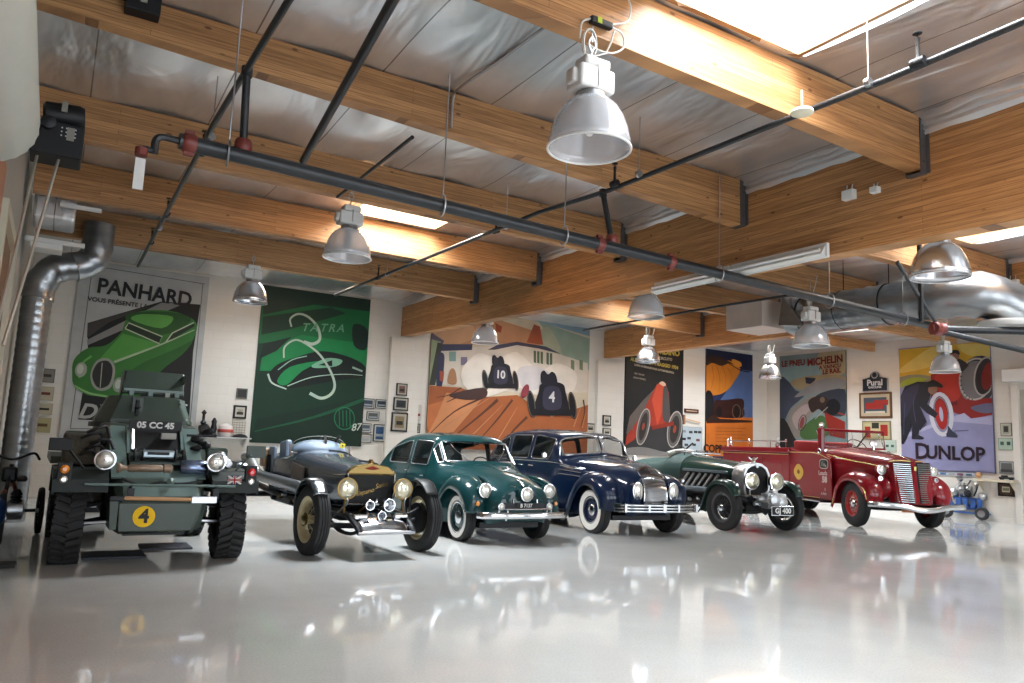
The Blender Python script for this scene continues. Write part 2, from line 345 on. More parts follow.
# ---- skylights, added unseen ones too: timber curb, pane, safety grid
BAR=mat('grid_bar',(.03,.04,.05),.5,.3); SKYP=mat('skylight_pane',(.8,.88,.95),.1,alpha=.12)
for i,(a,b,c,d_) in enumerate(SKY):
    w=MB(); t=.05
    w.bbox(a-t,a,c-t,d_+t,4.93,5.62).bbox(b,b+t,c-t,d_+t,4.93,5.62).bbox(a,b,c-t,c,4.93,5.62).bbox(a,b,d_,d_+t,4.93,5.62)
    o=struct(w.build('window_%d'%(i+1),WOOD2),None)
    g=MB()
    k=0
    for q in range(1,6): x=a+(b-a)*q/6; g.tube([(x,c,5.5),(x,d_,5.5)],.018,6)
    for q in range(1,6): y=c+(d_-c)*q/6; g.tube([(a,y,5.5),(b,y,5.5)],.018,6)
    g.tube([(a,c+.7,5.56),(b,c+.7,5.56)],.05,10)
    g.build('safety_grid',BAR,o)
    MB().bbox(a,b,c,d_,5.625,5.632).build('pane',SKYP,o)
    L=bpy.data.lights.new('skylight_daylight','AREA'); L.shape='RECTANGLE'; L.size=b-a; L.size_y=d_-c; L.energy=[480,720,300,300,500,550,70,60,420,520,600][i]; L.color=(.86,.94,1)
    lo=bpy.data.objects.new('skylight_daylight',L); COL.objects.link(lo); lo.location=((a+b)/2,(c+d_)/2,5.75)
m=MB(); y0,y1=-5.2,-5
m.bbox(XL,.6,y0,y1,0,5.6).bbox(6.6,8.2,y0,y1,0,5.6).bbox(13.4,15,y0,y1,0,5.6).bbox(20.4,XR,y0,y1,0,5.6)
for a,b in ((.6,6.6),(8.2,13.4),(15,20.4)): m.bbox(a,b,y0,y1,4.1,5.6)
struct(m.build('wall_front',WALLM))  # unseen wall, added so its openings shape the light and chrome reflections
# ---- roof beams
def beam(pts,lab,mt=WOOD,nm='roof_beam'):
    m=MB(); m.add(pts,[(3,2,1,0),(4,5,6,7),(0,1,5,4),(1,2,6,5),(2,3,7,6),(3,0,4,7)]); o=m.build(nm,mt,bevel=.004); struct(o,lab); return o
def gbeam(x0,x1,zb0,zb1,zt,lab):
    y0,y1=1.,YB-.02; return beam([(x0,y0,zb0),(x1,y0,zb0),(x1,y1,zb1),(x0,y1,zb1),(x0,y0,zt),(x1,y0,zt),(x1,y1,zt),(x0,y1,zt)],lab,nm='roof_girder')
gbeam(BX0,BX1,3.58,4.04,4.78,'deep laminated timber girder running across the whole hall beside the fluorescent fixture')
gbeam(CX0,CX1,4.06,4.1,4.9,'far laminated timber girder behind the big spiral duct')
PY=[4.3,6.68,9.1,11.5,13.92]
NM=['nearest roof beam, lit by the top skylight','second roof beam from the camera','middle roof beam behind the long black pipe','fourth roof beam, behind the left skylight','farthest roof beam, next to the back wall']
HB=MB()
for bi,(x0,x1,bn) in enumerate(((XL+.1,BX0,'left bay'),(BX1,CX0,'middle bay'),(CX1,XR,'right bay'))):
    for i,y in enumerate(PY):
        za,zb=[(4.52,4.36),(4.66,4.32),(4.45,4.38),(4.43,4.4),(4.42,4.38)][i] if bi==0 else ((4.38,4.38) if bi==1 else (4.66,4.66))
        beam([(x0,y,za),(x1,y,zb),(x1,y+.15,zb),(x0,y+.15,za),(x0,y,4.93),(x1,y,4.93),(x1,y+.15,4.93),(x0,y+.15,4.93)],'%s, %s'%(NM[i],bn))
    
br=None
for (gxx,sgn) in ((BX0,-1),(CX0,-1),(BX1,1)):
    for y in PY:
        if br is None:
            m=MB(); m.bbox(-.012,0,-.05,.2,-.02,.6).bbox(-.1,0,-.012,-.004,-.02,.6).bbox(-.1,0,.154,.162,-.02,.6).bbox(-.1,0,-.01,.16,-.03,-.02)
            for k in range(3): m.lathe([(.016,0),(.016,.012)],(-.05,-.012,.1+k*.16),(0,-1,0),8)
            br=m.build('beam_hanger',mat('hanger_steel',(.13,.12,.12),.5,.6)); o=br
        else: o=br.copy(); COL.objects.link(o)
        o.location=(gxx,y,4.35); o.scale=(-sgn,1,1)
        tag(o,'dark steel hanger bracket holding a roof beam end at a girder','bracket','beam hangers on the girders')
# foil flashing rolled along the girder tops
for i,(gxx,y0,y1,zt) in enumerate(((BX0-.01,1,4.3,4.8),(BX0-.01,4.5,6.65,4.8),(BX0-.01,6.85,9.07,4.8),(BX0-.01,9.3,11.47,4.8),(BX0-.01,11.7,13.9,4.8),(CX0-.01,4.5,13.9,4.92))):
    m=MB(); rings=[]
    for k in range(13):
        y=y0+(y1-y0)*k/12; w=.12+.02*math.sin(k*2.1)
        rings.append([Vector((gxx-q[0]*w,y,zt+q[1]*w)) for q in ((0,-.5),(.25,-.1),(.15,.3),(.5,.45),(.45,.8),(1,1.0),(1.4,1.15))])
    m.rings(rings,cap=False,closed_ring=False); struct(m.build('trim_%d'%(5+i),mat('foil_flashing',(.7,.7,.71),.3,.85),smooth=True))

# ---- camera, world
cam=bpy.data.cameras.new('camera'); co=bpy.data.objects.new('camera',cam); COL.objects.link(co); S.camera=co
cam.sensor_width=36; cam.lens=36*F/1024; cam.clip_end=200
rx=CM[0]; uy=-CM[1]; bz=-CM[2]
co.matrix_world=Matrix(((rx[0],uy[0],bz[0],0),(rx[1],uy[1],bz[1],0),(rx[2],uy[2],bz[2],CAMH),(0,0,0,1)))
W=bpy.data.worlds.new('daylight'); S.world=W; W.use_nodes=True; bg=W.node_tree.nodes['Background']; bg.inputs[0].default_value=(.86,.93,1,1); bg.inputs[1].default_value=3.2
S.view_settings.view_transform='Standard'; S.view_settings.look='None'; S.view_settings.gamma=1; S.view_settings.use_curve_mapping=False; S.view_settings.exposure=0.8
S.cycles.use_denoising=True; S.cycles.max_bounces=7; S.cycles.diffuse_bounces=4; S.cycles.glossy_bounces=4; S.cycles.transparent_max_bounces=12; S.cycles.sample_clamp_indirect=6; S.cycles.caustics_reflective=False; S.cycles.caustics_refractive=False
# ================================================================ CEILING FITTINGS
ALU=mat('spun_aluminium',(.66,.66,.68),.24,.95,noise=.08,nscale=4)
PRIS=mat('prismatic_acrylic',(.66,.67,.70),.15,.25,alpha=.5,noise=.06,nscale=20)
WIRE=mat('white_wire',(.55,.54,.5),.5)
def highbay(label,u,v,Y,acr=True,top=4.4,ball=True):
    p=onY(u,v,Y)            # rim centre
    t=thing('high_bay_lamp',label,'lamp',p)
    m=MB(); prof=[(.292,.0),(.285,.06),(.268,.14),(.24,.22),(.20,.29),(.145,.345),(.10,.365)]
    m.rings([[Vector((r*math.cos(2*PI*k/40),r*math.sin(2*PI*k/40),h)) for k in range(40)] for r,h in prof],cap=False); o=m.build('reflector',PRIS if acr else ALU,t,smooth=True,solid=.006)
    m=MB(); m.tube([(.292*math.cos(2*PI*k/40),.292*math.sin(2*PI*k/40),0) for k in range(40)],.009,6,closed=True); m.build('rim',WHITE if acr else ALU,t,smooth=True)
    m=MB(); m.lathe([(.02,.1),(.055,.16),(.055,.24),(.03,.33),(.03,.37)],n=14); m.build('bulb',mat('frosted_bulb',(.8,.8,.78),.3),t,smooth=True)
    m=MB(); m.lathe([(.105,.36),(.105,.40),(.08,.41)],n=20); m.build('collar',STEEL,t,smooth=True)
    if ball:
        m=MB(); m.bbox(-.15,.15,-.09,.09,.41,.58).bbox(-.19,-.14,-.05,.05,.44,.55); m.bbox(-.1,.12,-.075,.075,.58,.66)
        b=m.build('ballast_housing',WHITE,t,bevel=.02)
        m=MB(); m.bbox(.0,.012,-.098,-.09,.44,.6); m.build('latch',STEEL,b)
    h=max(.75,top-p.z)
    m=MB(); m.tube(cr([(0,0,.6),(0,0,.72),(.03,0,.78),(0,0,.84),(-.03,0,.78),(0,0,.72)],5),.008,6); m.tube([(0,0,.8),(0,0,h)],.006,6); m.build('hanging_hook',STEEL,t,smooth=True)
    if ball and h>.8:
        m=MB(); pts=[(.06*math.cos(a)-.02,.0+.01*math.sin(a*.5),.78+.11*math.sin(a)) for a in [k*.5 for k in range(22)]]; pts+=[(.14,.02,h-.15),(.22,.03,h+.06)]
        m.tube(cr(pts,2),.007,6); m.build('power_cord',WIRE,t,smooth=True)
    return t
highbay('large clear-domed high-bay lamp hanging nearest, below the top skylight',589,149,4.15)
highbay('high-bay lamp hanging in front of the left skylight',347,258,8.95)
highbay('small grey high-bay lamp at the left, above the gap between the green car posters',250,302,13.8,False)
highbay('faint high-bay lamp hanging in front of the racing mural',485,343,14.3)
highbay('big brownish metal dome lamp at right in front of the spiral duct',940,277,4.5,False,ball=False,top=3.9)
highbay('white dome lamp below the end of the fluorescent fixture',646,317,9.3,True)
highbay('small lamp in front of the black racing poster\'s heading',648,362,14.4,False)
highbay('shiny lamp hanging in front of the rectangular duct end',811,346,8.2,True)
highbay('farthest small lamp, beside the tyre maker\'s mountain poster',770,378,14.2,False)
highbay('lamp hanging in front of the yellow sky of the purple wheel poster',945,372,9.0,True)
# junction device with yellow label on nearest beam
t=thing('cord_connector','black cord connector with yellow label on the nearest beam','connector',onY(601,23,4.26))
m=MB(); m.box((0,0,0),(.2,.05,.055)); m.build('housing',BLACK,t,bevel=.012)
m=MB(); m.box((-.03,-.028,0),(.04,.004,.045)); m.build('sticker',H('b8c830'),t)
m=MB(); m.tube(cr([(.1,0,0),(.2,0,-.02),(.22,0,-.12),(.12,0,-.2),(-.02,0,-.22),(-.12,0,-.2)],5),.008,6); m.tube(cr([(.1,0,.02),(.25,.0,.1),(.27,0,.25),(.15,0,.4)],5),.008,6); m.tube(cr([(-.1,0,0),(-.17,0,-.05),(-.19,0,-.18)],5),.008,6); m.build('cord',WIRE,t,smooth=True)

# sprinkler main and branches
A=Vector((.62,6.19,3.62)); B=Vector((12.9,7.05,3.6))
t=thing('sprinkler_main','thick black sprinkler main pipe crossing the hall below the beams','pipe',(0,0,0))
m=MB(); m.tube([A,B],.063,14); m.build('main_pipe',PIPE,t,smooth=True)
def lerp(a,b,k): return a+(b-a)*k
for k in (.006,.35,.44,.985):
    p=lerp(A,B,k); dr=(B-A).normalized(); m=MB(); m.tube([p-dr*.05,p-dr*.03,p+dr*.03,p+dr*.05],[.066,.078,.078,.066],14); m.box(p+Vector((0,0,.08)),(.07,.04,.04)); m.box(p-Vector((0,0,.08)),(.07,.04,.04)); m.build('grooved_coupling',REDF,t,smooth=True)
for k in (.03,.19,.31,.51,.7,.86):
    p=lerp(A,B,k); m=MB(); m.tube([p+Vector((.09*math.cos(a)*.1,.085*math.cos(a),.085*math.sin(a)*1.2)) for a in [2*PI*i/14 for i in range(14)]],.008,6,closed=True); m.tube([p+Vector((0,0,.1)),(p.x,p.y,4.93)],.007,6); m.build('pipe_hanger',STEEL,t,smooth=True)
m=MB(); q=A; m.tube(cr([q,q+Vector((-.12,0,0)),q+Vector((-.16,0,-.04)),q+Vector((-.16,0,-.14))],5),.028,8); m.tube([q+Vector((-.25,0,-.12)),q+Vector((-.16,0,-.12))],.024,8); m.build('test_elbow',PIPE,t,smooth=True)
m=MB(); m.lathe([(.045,0),(.045,.06)],q+Vector((-.25,0,-.18)),n=12); m.build('valve_cap',REDF,t); m=MB(); m.box(q+Vector((-.25,-.03,-.33)),(.07,.012,.24)); m.build('white_tag',WHITE,t)
def branch(lab,pts,r=.028,heads=(),hang=(),mt=PIPE,risers=()):
    t=thing('sprinkler_branch',lab,'pipe',(0,0,0)); m=MB(); m.tube(pts,r,10); m.build('branch_pipe',mt,t,smooth=True); a,b=Vector(pts[0]),Vector(pts[-1])
    for k in heads:
        p=lerp(a,b,k); m=MB(); m.tube([p,p+Vector((0,0,.05)),p+Vector((0,0,.15)),p+Vector((0,0,.19))],[.03,.016,.014,.02],8); m.lathe([(.003,0),(.034,.004),(.034,.01)],p+Vector((0,0,.22)),n=10); m.tube([p+Vector((0,0,.19)),p+Vector((0,0,.22))],.006,5)
        m.tube([p-(b-a).normalized()*.05,p+(b-a).normalized()*.05],.038,10); m.build('sprinkler_head',mt if mt is not PIPE else DARK,t,smooth=True)
    for k in hang:
        p=lerp(a,b,k); m=MB(); m.tube([(p.x,p.y,p.z),(p.x,p.y,4.93)],.006,6); m.tube([p+Vector((0,-.02,0)),p+Vector((0,.02,0))],.038,10); m.build('hanger_rod',STEEL,t,smooth=True)
    for p,q in risers:
        m=MB(); m.tube([p,q],.032,10); m.lathe([(.045,-.04),(.045,.04)],p,n=12); m.build('riser',PIPE,t,smooth=True)
        m=MB(); m.lathe([(.06,-.05),(.07,-.03),(.07,.03),(.06,.05)],Vector(q)+Vector((0,0,.03)),n=12); m.build('riser_coupling',REDF,t,smooth=True)
    return t
Z1=4.3
def z1(u,v,z=Z1): return onZ(u,v,z)
branch('long thin sprinkler pipe running from top right corner toward the back, left of the girder',[z1(1060,6),z1(885,80),z1(610,190),z1(540,212),z1(335,295)],.027,(.07,.33,.52,.83),(.1,.3,.5,.8),risers=[(z1(603,193),Vector((z1(603,193).x,6.54,3.68)))])
branch('leftmost thin sprinkler pipe crossing under the roof beams',[z1(300,-18),z1(215,122),z1(138,266)],.027,(.35,.62,.8),(.3,.7),risers=[(z1(247,72),Vector((1.1,6.23,3.68)))])
branch('short sprinkler pipe meeting the main between the nearest two beams',[onZ(402,-16,3.72),onZ(303,161,3.62)],.03,(),())
branch('short pipe stub behind the second roof beam',[(2.75,6.7,4.36),(2.75,9.0,4.36)],.02,(),())
branch('thin sprinkler pipe in the middle bay above the white dome lamp',[Vector((8.2,15.5,4.3)),Vector((11.8,9,4.3))][:0] or [onZ(583,330,4.0),onZ(720,306,4.0),onZ(810,292,4.0)],.022,(.4,),(.4,))
# smoke detector disc hung on the pipe
t=thing('detector_disc','round cream detector disc hanging under the silver pipe at upper right','detector',onZ(802,113,4.1)); m=MB(); m.lathe([(.02,.03),(.085,.02),(.09,0),(.07,-.012)],n=24); m.build('disc',mat('cream_plastic',(.7,.66,.5),.4),t,smooth=True); m=MB(); m.tube([(0,0,.02),(0,0,.19)],.008,6); m.build('bracket',WIRE,t)
# conduit on the foil
m=MB(); m.tube(cr([onZ(560,20,4.9),onZ(545,27,4.9),onZ(500,60,4.9),onZ(462,86,4.88),onY(454,95,6.63),onY(452,110,6.63),onY(451,128,6.63)],6),.014,8); tag(m.build('flexible_conduit',STEEL,smooth=True),'thin grey conduit crossing the foil and dropping down the second beam','conduit')
# boxes on girder 1 and white box
for u,v,X,s_,lab in ((849,195,BX0-.035,.11,'small white box fixed high on the near girder'),(875,190,BX0-.035,.07,'tiny white sensor beside the box on the near girder'),(1013,284,CX0-.04,.14,'white box fixed on the far girder')):
    t=thing('junction_box',lab,'box',onX(u,v,X)); m=MB(); m.box((0,0,0),(.08,s_*1.3,s_)); m.build('box_body',WHITE,t,bevel=.008); 
    for q in (-.3,.3): m=MB(); m.tube([(0,s_*q,s_*.4),(.02,s_*q,s_*1.1)],.008,6); m.build('conduit_stub',WIRE,t)
# fluorescent fixture on girder 1
a=onX(655,287,7.33); b=onX(829,252,7.33)
t=thing('fluorescent_fixture','long white fluorescent strip light fixed to the near girder','light',(a.x,(a.y+b.y)/2,(a.z+b.z)/2)); ln=abs(a.y-b.y)
for i in (-1,1):
    m=MB(); m.box((0,i*ln*.252,.0),(.05,ln*.49,.17)); m.prism([(-.03,i*ln*.252-ln*.24,.05),(-.11,i*ln*.252-ln*.24,-.06),(-.03,i*ln*.252-ln*.24,-.08)],(0,ln*.48,0)); m.build('housing',WHITE,t,bevel=.005)
    m=MB(); m.tube([(-.1,i*ln*.252-ln*.23,-.01),(-.1,i*ln*.252+ln*.23,-.01)],.019,10); m.build('tube_lamp',mat('unlit_tube',(.85,.85,.85),.25),t,smooth=True)
# black case on nearest-left beam (top edge), projector / opener box at the left
t=thing('junction_case','black square case fixed to the second beam at the top edge','case',onY(143,6,6.60)); m=MB(); m.box((0,0,0),(.26,.14,.16)); m.build('case_body',BLACK,t,bevel=.01); m=MB(); m.box((0,-.075,.02),(.05,.006,.05)); m.build('sticker',H('b5b2a8'),t)
t=thing('door_operator','black electric door operator with motor and chain at the upper left','machine',onY(58,141,6.64))
m=MB(); m.box((0,0,-.03),(.34,.3,.26)); m.build('gear_case',BLACK,t,bevel=.012)
m=MB(); m.lathe([(.07,-.14),(.1,-.12),(.1,.1),(.085,.14)],(.02,0,.2),(1,0,.1),20); m.build('motor',BLACK,t,smooth=True)
m=MB(); m.box((.08,-.155,.02),(.05,.006,.1)); m.build('label_plate',H('9a978e'),t); m=MB(); m.box((.02,-.115,.24),(.04,.01,.08)); m.build('motor_sticker',H('9a978e'),t)
m=MB(); m.lathe([(.05,0),(.05,.05),(.02,.06)],(-.07,-.15,.07),(0,-1,0),16); m.bbox(-.24,-.17,-.1,.1,-.02,.12); m.build('sprocket_bracket',DARK,t,smooth=True)
m=MB()
for k in range(12): m.lathe([(.006,0),(.006,.004)],(.02+.03*(k%4),-.152,.0-.03*(k//4)+.06),(0,-1,0),6)
m.build('screws',STEEL,t)
for dx in (0,.14):
    m=MB(); p0=Vector((-.12+dx,-.05,-.16)); p1=onX(-8+dx*80,345,-.3)-t.location; m.tube([p0,lerp(p0,p1,.5)+Vector((0,0,-.05)),p1],.011,5); m.build('pull_chain',mat('chain_steel',(.5,.47,.4),.4,.5),t)
# rolled door drum and curtain on the left
t=thing('rolling_door','rolled up white sectional curtain drum above the reddish door panel at far left','door',(XL+.03,4,3.45))
m=MB(); rings=[]
for y in [-2.6]+[-2.55+i*.01 for i in (0,1)]+[2.25,2.3,2.36,2.38]:
    rr=.30 if y<2.3 else (.28 if y<2.35 else (.26 if y<2.37 else .01)); rings.append([Vector((math.cos(a)*(rr+.006*(k%2)),y,math.sin(a)*(rr+.006*(k%2))+.05)) for k,a in enumerate([2*PI*i/48 for i in range(48)])])
m.rings(rings); m.build('curtain_drum',mat('drum_white',(.62,.64,.58),.5,noise=.06),t,smooth=True)
m=MB(); m.bbox(-.05,.1,-2.6,2.85,-3.3,-.1); m.build('door_panel',mat('reddish_panel',(.40,.17,.10),.5,noise=.15,nscale=2),t,bevel=.01)
t=thing('leaning_frame','tall cream framed picture hanging on the left wall','picture',(XL+.08,8.15,1.9)); 
m=MB(); 
for a in ((-.95,-.85,-1.6,1.3),(.85,.95,-1.6,1.3),(-.85,.85,-1.6,-1.5),(-.85,.85,1.2,1.3)): m.bbox(-.05,.07,a[0],a[1],a[2],a[3])
m.build('frame',mat('cream_frame',(.55,.5,.38),.4),t); m=MB(); m.bbox(-.03,.02,-.85,.85,-1.5,1.2); m.build('canvas',mat('brown_canvas',(.2,.1,.05),.6,noise=.5,nscale=4),t)
# left duct
def spiral(m,pts,r,n=28,rib=.014,step=.12):
    P=[Vector(p) for p in pts]; out=[]; rad=[]; L=0
    for i in range(len(P)-1):
        a,b=P[i],P[i+1]; ln=(b-a).length; k=max(1,int(ln/ (step/3)))
        for q in range(k): out.append(lerp(a,b,q/k)); L+=ln/k; rad.append(r+(rib if int(L/(step/3))%3==0 else 0))
    out.append(P[-1]); rad.append(r); m.tube(out,rad,n)
x,y=-.37,13.5
t=thing('spiral_duct','vertical galvanised spiral duct with an elbow in the back left corner','duct',(x,y,0))
m=MB(); spiral(m,[(0,0,0),(0,0,3.35)],.20,rib=.007); m.build('riser_duct',GALV,t,smooth=True)
m=MB(); spiral(m,cr([(0,0,3.3),(0.03,0,3.55),(.14,-.02,3.75),(.3,-.03,3.84),(.48,-.03,3.87)],4),.215,step=.3,rib=.014); spiral(m,cr([(.42,-.03,3.86),(.60,0,3.95),(.70,0,4.12),(.72,0,4.6)],4),.22,step=.3,rib=.014); m.build('elbow_duct',GALV,t,smooth=True)
t=thing('foil_plenum','dented foil-faced plenum box at the upper left beneath the beams','duct',(-.25,12.2,4.35)); m=MB(); m.box((0,0,0),(.5,.8,.35)); m.build('plenum_body',FOIL,t,bevel=.04); m=MB(); m.box((.3,-.46,.02),(.5,.02,.06)); m.build('flange',WHITE,t)
t=thing('wall_speaker_bracket','white framed grille panel at the left beside the duct elbow','grille',onY(55,242,12.6)); m=MB(); m.box((0,0,0),(.75,.05,.07)); m.box((-.1,.2,-.05),(.4,.4,.12)); m.build('bracket_body',WHITE,t,bevel=.01)
# big spiral duct, middle bay
X=11.8; p0=onX(803,325,X); p1=onX(945,299,X)
t=thing('spiral_duct','large horizontal galvanised spiral duct with elbow in front of the far girder','duct',(X,9,4.2))
O=Vector((X,9,4.2)); r=.335
m=MB(); a=Vector((X,9.5,4.02))-O; b=Vector((X,6.9,4.0))-O; spiral(m,[a,b],r,n=36,step=.24,rib=.022); m.build('duct_run',GALV,t,smooth=True)
m=MB(); spiral(m,cr([b,b+Vector((0.02,-.45,0)),b+Vector((.25,-.78,-.03)),b+Vector((.55,-.86,-.12)),b+Vector((.62,-.86,-.14))],3),r*1.02,n=36,step=.4,rib=.03); m.build('duct_elbow',GALV,t,smooth=True)
m=MB(); m.lathe([(r*.4,0),(r*1.05,.0),(r*1.15,.05),(r*1.15,.09),(r*.9,.1),(r*.35,.03)],b+Vector((.45,-.95,-.52)),(0,0,1),30); m.build('round_diffuser',WHITE,t,smooth=True)
m=MB(); m.box(a+Vector((-.02,.75,.08)),(.95,.9,.52)); m.build('duct_box',mat('bare_box_steel',(.62,.53,.47),.5,.15,noise=.2,nscale=3),t,bevel=.01)
m=MB(); rr=[]
for k,(s_,z) in enumerate(((1.,0),(.75,-.12),(.55,-.2))): pass
m.prism([a+Vector((-.4,.0,-.2)),a+Vector((-.4,-.55,-.26)),a+Vector((-.4,-.1,.35))],(.7,0,0)); m.build('transition_piece',GALV,t)
for k in (.12,.42,.75):
    m=MB(); q=lerp(a,b,k); m.tube([q+Vector((r*1.02*math.cos(i*2*PI/24),0,r*1.02*math.sin(i*2*PI/24))) for i in range(24)],.014,5,closed=True); m.tube([q+Vector((0,0,r)),q+Vector((0,0,4.93-4.2-q.z))],.008,5); m.build('duct_strap',DARK,t)
# black truss pipes at the right with red cross fitting
Jn=B+Vector((.0,0,0))
t=thing('sprinkler_crossing','black pipes meeting at a red cross fitting at right, under the duct','pipe',(0,0,0))
J=onX(938,329,11.2); E1=onX(1060,326,11.2); 
m=MB(); m.tube([J,J+Vector((3.2,-2.2,.03))],.06,12); m.build('cross_main',PIPE,t,smooth=True)
m=MB(); e=onY(1075,362,J.y-1.2); m.tube([J+Vector((0,0,-.03)),e],.045,12); m.build('drop_pipe',PIPE,t,smooth=True)
m=MB(); m.lathe([(.08,-.12),(.1,-.1),(.1,.1),(.08,.12)],J,(B-A),14); m.lathe([(.09,-.1),(.09,.1)],J,(3.2,-2.2,0),14); m.build('cross_fitting',REDF,t,smooth=True)
m=MB(); m.tube([J+Vector((0,0,.05)),onY(897,262,J.y)],.03,8); m.build('brace_pipe',PIPE,t,smooth=True)
m=MB(); m.tube([J+Vector((-.45,-.02,.05)),Vector((J.x-.45,J.y-.02,4.9))],.035,8); m.build('riser_pipe',PIPE,t,smooth=True)
# ================================================================ WALL ART
YW=YB-.0
def homog(q,w,h):
    dst=[(0,h),(w,h),(w,0),(0,0)]; A=[];B_=[]
    for (x,y),(u,v) in zip(q,dst):
        A.append([x,y,1,0,0,0,-u*x,-u*y]); B_.append(u); A.append([0,0,0,x,y,1,-v*x,-v*y]); B_.append(v)
    h_=np.linalg.solve(np.array(A,float),np.array(B_,float)); 
    def f(x,y): d_=h_[6]*x+h_[7]*y+1; return ((h_[0]*x+h_[1]*y+h_[2])/d_,(h_[3]*x+h_[4]*y+h_[5])/d_)
    return f
class Poster:
    def __init__(s,label,cat,plane,a0,a1,z0,z1,quad=None,org=(0,0),sc=1.,bg='ffffff',edge='202020',dep=.04,name='wall_poster',off=.0,zb=None):
        s.w=abs(a1-a0); s.h=z1-z0; s.org=org; s.sc=sc; s.layer=0
        if plane=='B':   # back wall, local s=+X
            s.M=Matrix(((1,0,0,a0),(0,0,-1,YB-dep-off),(0,1,0,z0),(0,0,0,1))); pj=lambda u,v:onY(u,v,YB-dep-off)
            ident=lambda u,v:(pj(u,v).x-a0,pj(u,v).z-z0)
        else:            # right wall: s runs toward the camera (decreasing Y)
            s.M=Matrix(((0,0,-1,XR-dep-off),(-1,0,0,a0),(0,1,0,z0),(0,0,0,1))); pj=lambda u,v:onX(u,v,XR-dep-off)
            ident=lambda u,v:(a0-pj(u,v).y,pj(u,v).z-z0)
        s.f=homog(quad,s.w,s.h) if quad else ident
        s.t=thing(name,label,cat,s.M@Vector((s.w/2,0,-dep/2))); s.inv=s.t.location.copy()
        m=MB(); P=[s.M@Vector(p)-s.inv for p in ((0,0,0),(s.w,0,0),(s.w,s.h,0),(0,s.h,0))]; m.prism(P,s.M.to_3x3()@Vector((0,0,-dep+.002))); m.build('panel',H(edge),s.t)
        s.art=MB(); s.px=s.art; s.rect(0,0,1,1,bg)
    def L(s,pts,z=None): s.layer+=1; return [s.M@Vector((min(max(a,0),s.w),min(max(b,0),s.h),.0012+.0009*s.layer))-s.inv for a,b in pts]
    def rect(s,x0,y0,x1,y1,c): s.art.use(H(c)); s.art.poly(s.L([(x0*s.w,y0*s.h),(x1*s.w,y0*s.h),(x1*s.w,y1*s.h),(x0*s.w,y1*s.h)]))
    def P(s,pts): return [s.f(x/s.sc+s.org[0],y/s.sc+s.org[1]) for x,y in pts]
    def poly(s,c,pts,smooth=False):
        q=s.P(pts)
        if smooth: q=[(p.x,p.y) for p in cr([(a,b,0) for a,b in q],4,True)]
        s.art.use(H(c)); s.art.poly(s.L(q)); return s
    def blob(s,c,x,y,rx,ry,ang=0,n=20,a0=0,a1=2*PI): 
        ca,sa=math.cos(R(ang)),math.sin(R(ang)); return s.poly(c,[(x+rx*math.cos(t)*ca-ry*math.sin(t)*sa,y+rx*math.cos(t)*sa+ry*math.sin(t)*ca) for t in [a0+(a1-a0)*i/n for i in range(n)]])
    def ring(s,c,x,y,rx,ry,w,ang=0): s.stroke(c,[(x+rx*math.cos(t)*math.cos(R(ang))-ry*math.sin(t)*math.sin(R(ang)),y+rx*math.cos(t)*math.sin(R(ang))+ry*math.sin(t)*math.cos(R(ang))) for t in [2*PI*i/22 for i in range(23)]],w,False)
    def stroke(s,c,pts,w,smooth=True):
        q=[Vector((a,b,0)) for a,b in s.P(pts)]; q=cr(q,4) if smooth else q
        if not isinstance(w,(list,tuple)): w=[w,w]
        w=[k/s.sc*.0235 for k in w]; lft=[];rgt=[]
        for i,p in enumerate(q):
            t=(q[min(i+1,len(q)-1)]-q[max(i-1,0)]).normalized(); nn=Vector((-t.y,t.x,0)); k=w[0]+(w[-1]-w[0])*i/(len(q)-1); lft.append(p+nn*k/2); rgt.append(p-nn*k/2)
        a=s.L([(p.x,p.y) for p in lft]); s.layer-=1; b=s.L([(p.x,p.y) for p in rgt]); n=len(a); s.art.use(H(c)); s.art.add(a+b,[(i,i+1,n+i+1,n+i) for i in range(n-1)]); return s
    def write(s,txt,c,x,y,size,name='lettering',**k):
        s.layer+=1; m=MB(); a,b=s.f(x/s.sc+s.org[0],y/s.sc+s.org[1]); rot=k.pop('rot',0)
        m.text(txt,size,Matrix.Translation(-s.inv)@s.M@Matrix.Translation((a,b,.002+.0009*s.layer))@Matrix.Rotation(R(rot),4,'Z'),ext=.0008,**k); m.build(name,H(c),s.t)
    def done(s): s.art.keep=True; return s.art.build('artwork',None,s.t)
# ---- green car poster (left)
p=Poster('huge white framed poster of a bright green streamlined car, leftmost on the wall','poster','B',.18,2.72,1.17,4.86,[(85,259),(208,279),(196,452),(55,437)],(0,180),2.732,'b9bab8','8c8d8c')
p.stroke('77787a',[(262,233),(556,288)],2,False); p.stroke('77787a',[(262,233),(183,676)],2,False); p.stroke('77787a',[(550,288),(522,700)],2,False); p.stroke('77787a',[(183,676),(520,700)],2,False)
p.poly('1c1a18',[(243,380),(340,355),(440,330),(545,342),(528,470),(520,690),(206,650),(240,480)])
p.poly('4a4440',[(243,380),(345,355),(400,345),(300,380),(240,420)]); p.poly('8b8a88',[(440,333),(500,338),(240,440),(240,425)]); 
p.poly('3f7a35',[(196,520),(203,478),(240,448),(290,442),(330,410),(345,375),(375,356),(420,352),(480,360),(533,388),(530,430),(500,470),(440,520),(380,590),(330,602),(280,585),(235,580),(200,550)],True)
p.poly('5a9a48',[(270,480),(335,412),(440,446),(310,492)],False); p.poly('2c5a26',[(345,375),(375,356),(480,362),(520,385),(440,420)],True); p.poly('67a552',[(360,376),(385,362),(470,372),(440,402)],True)
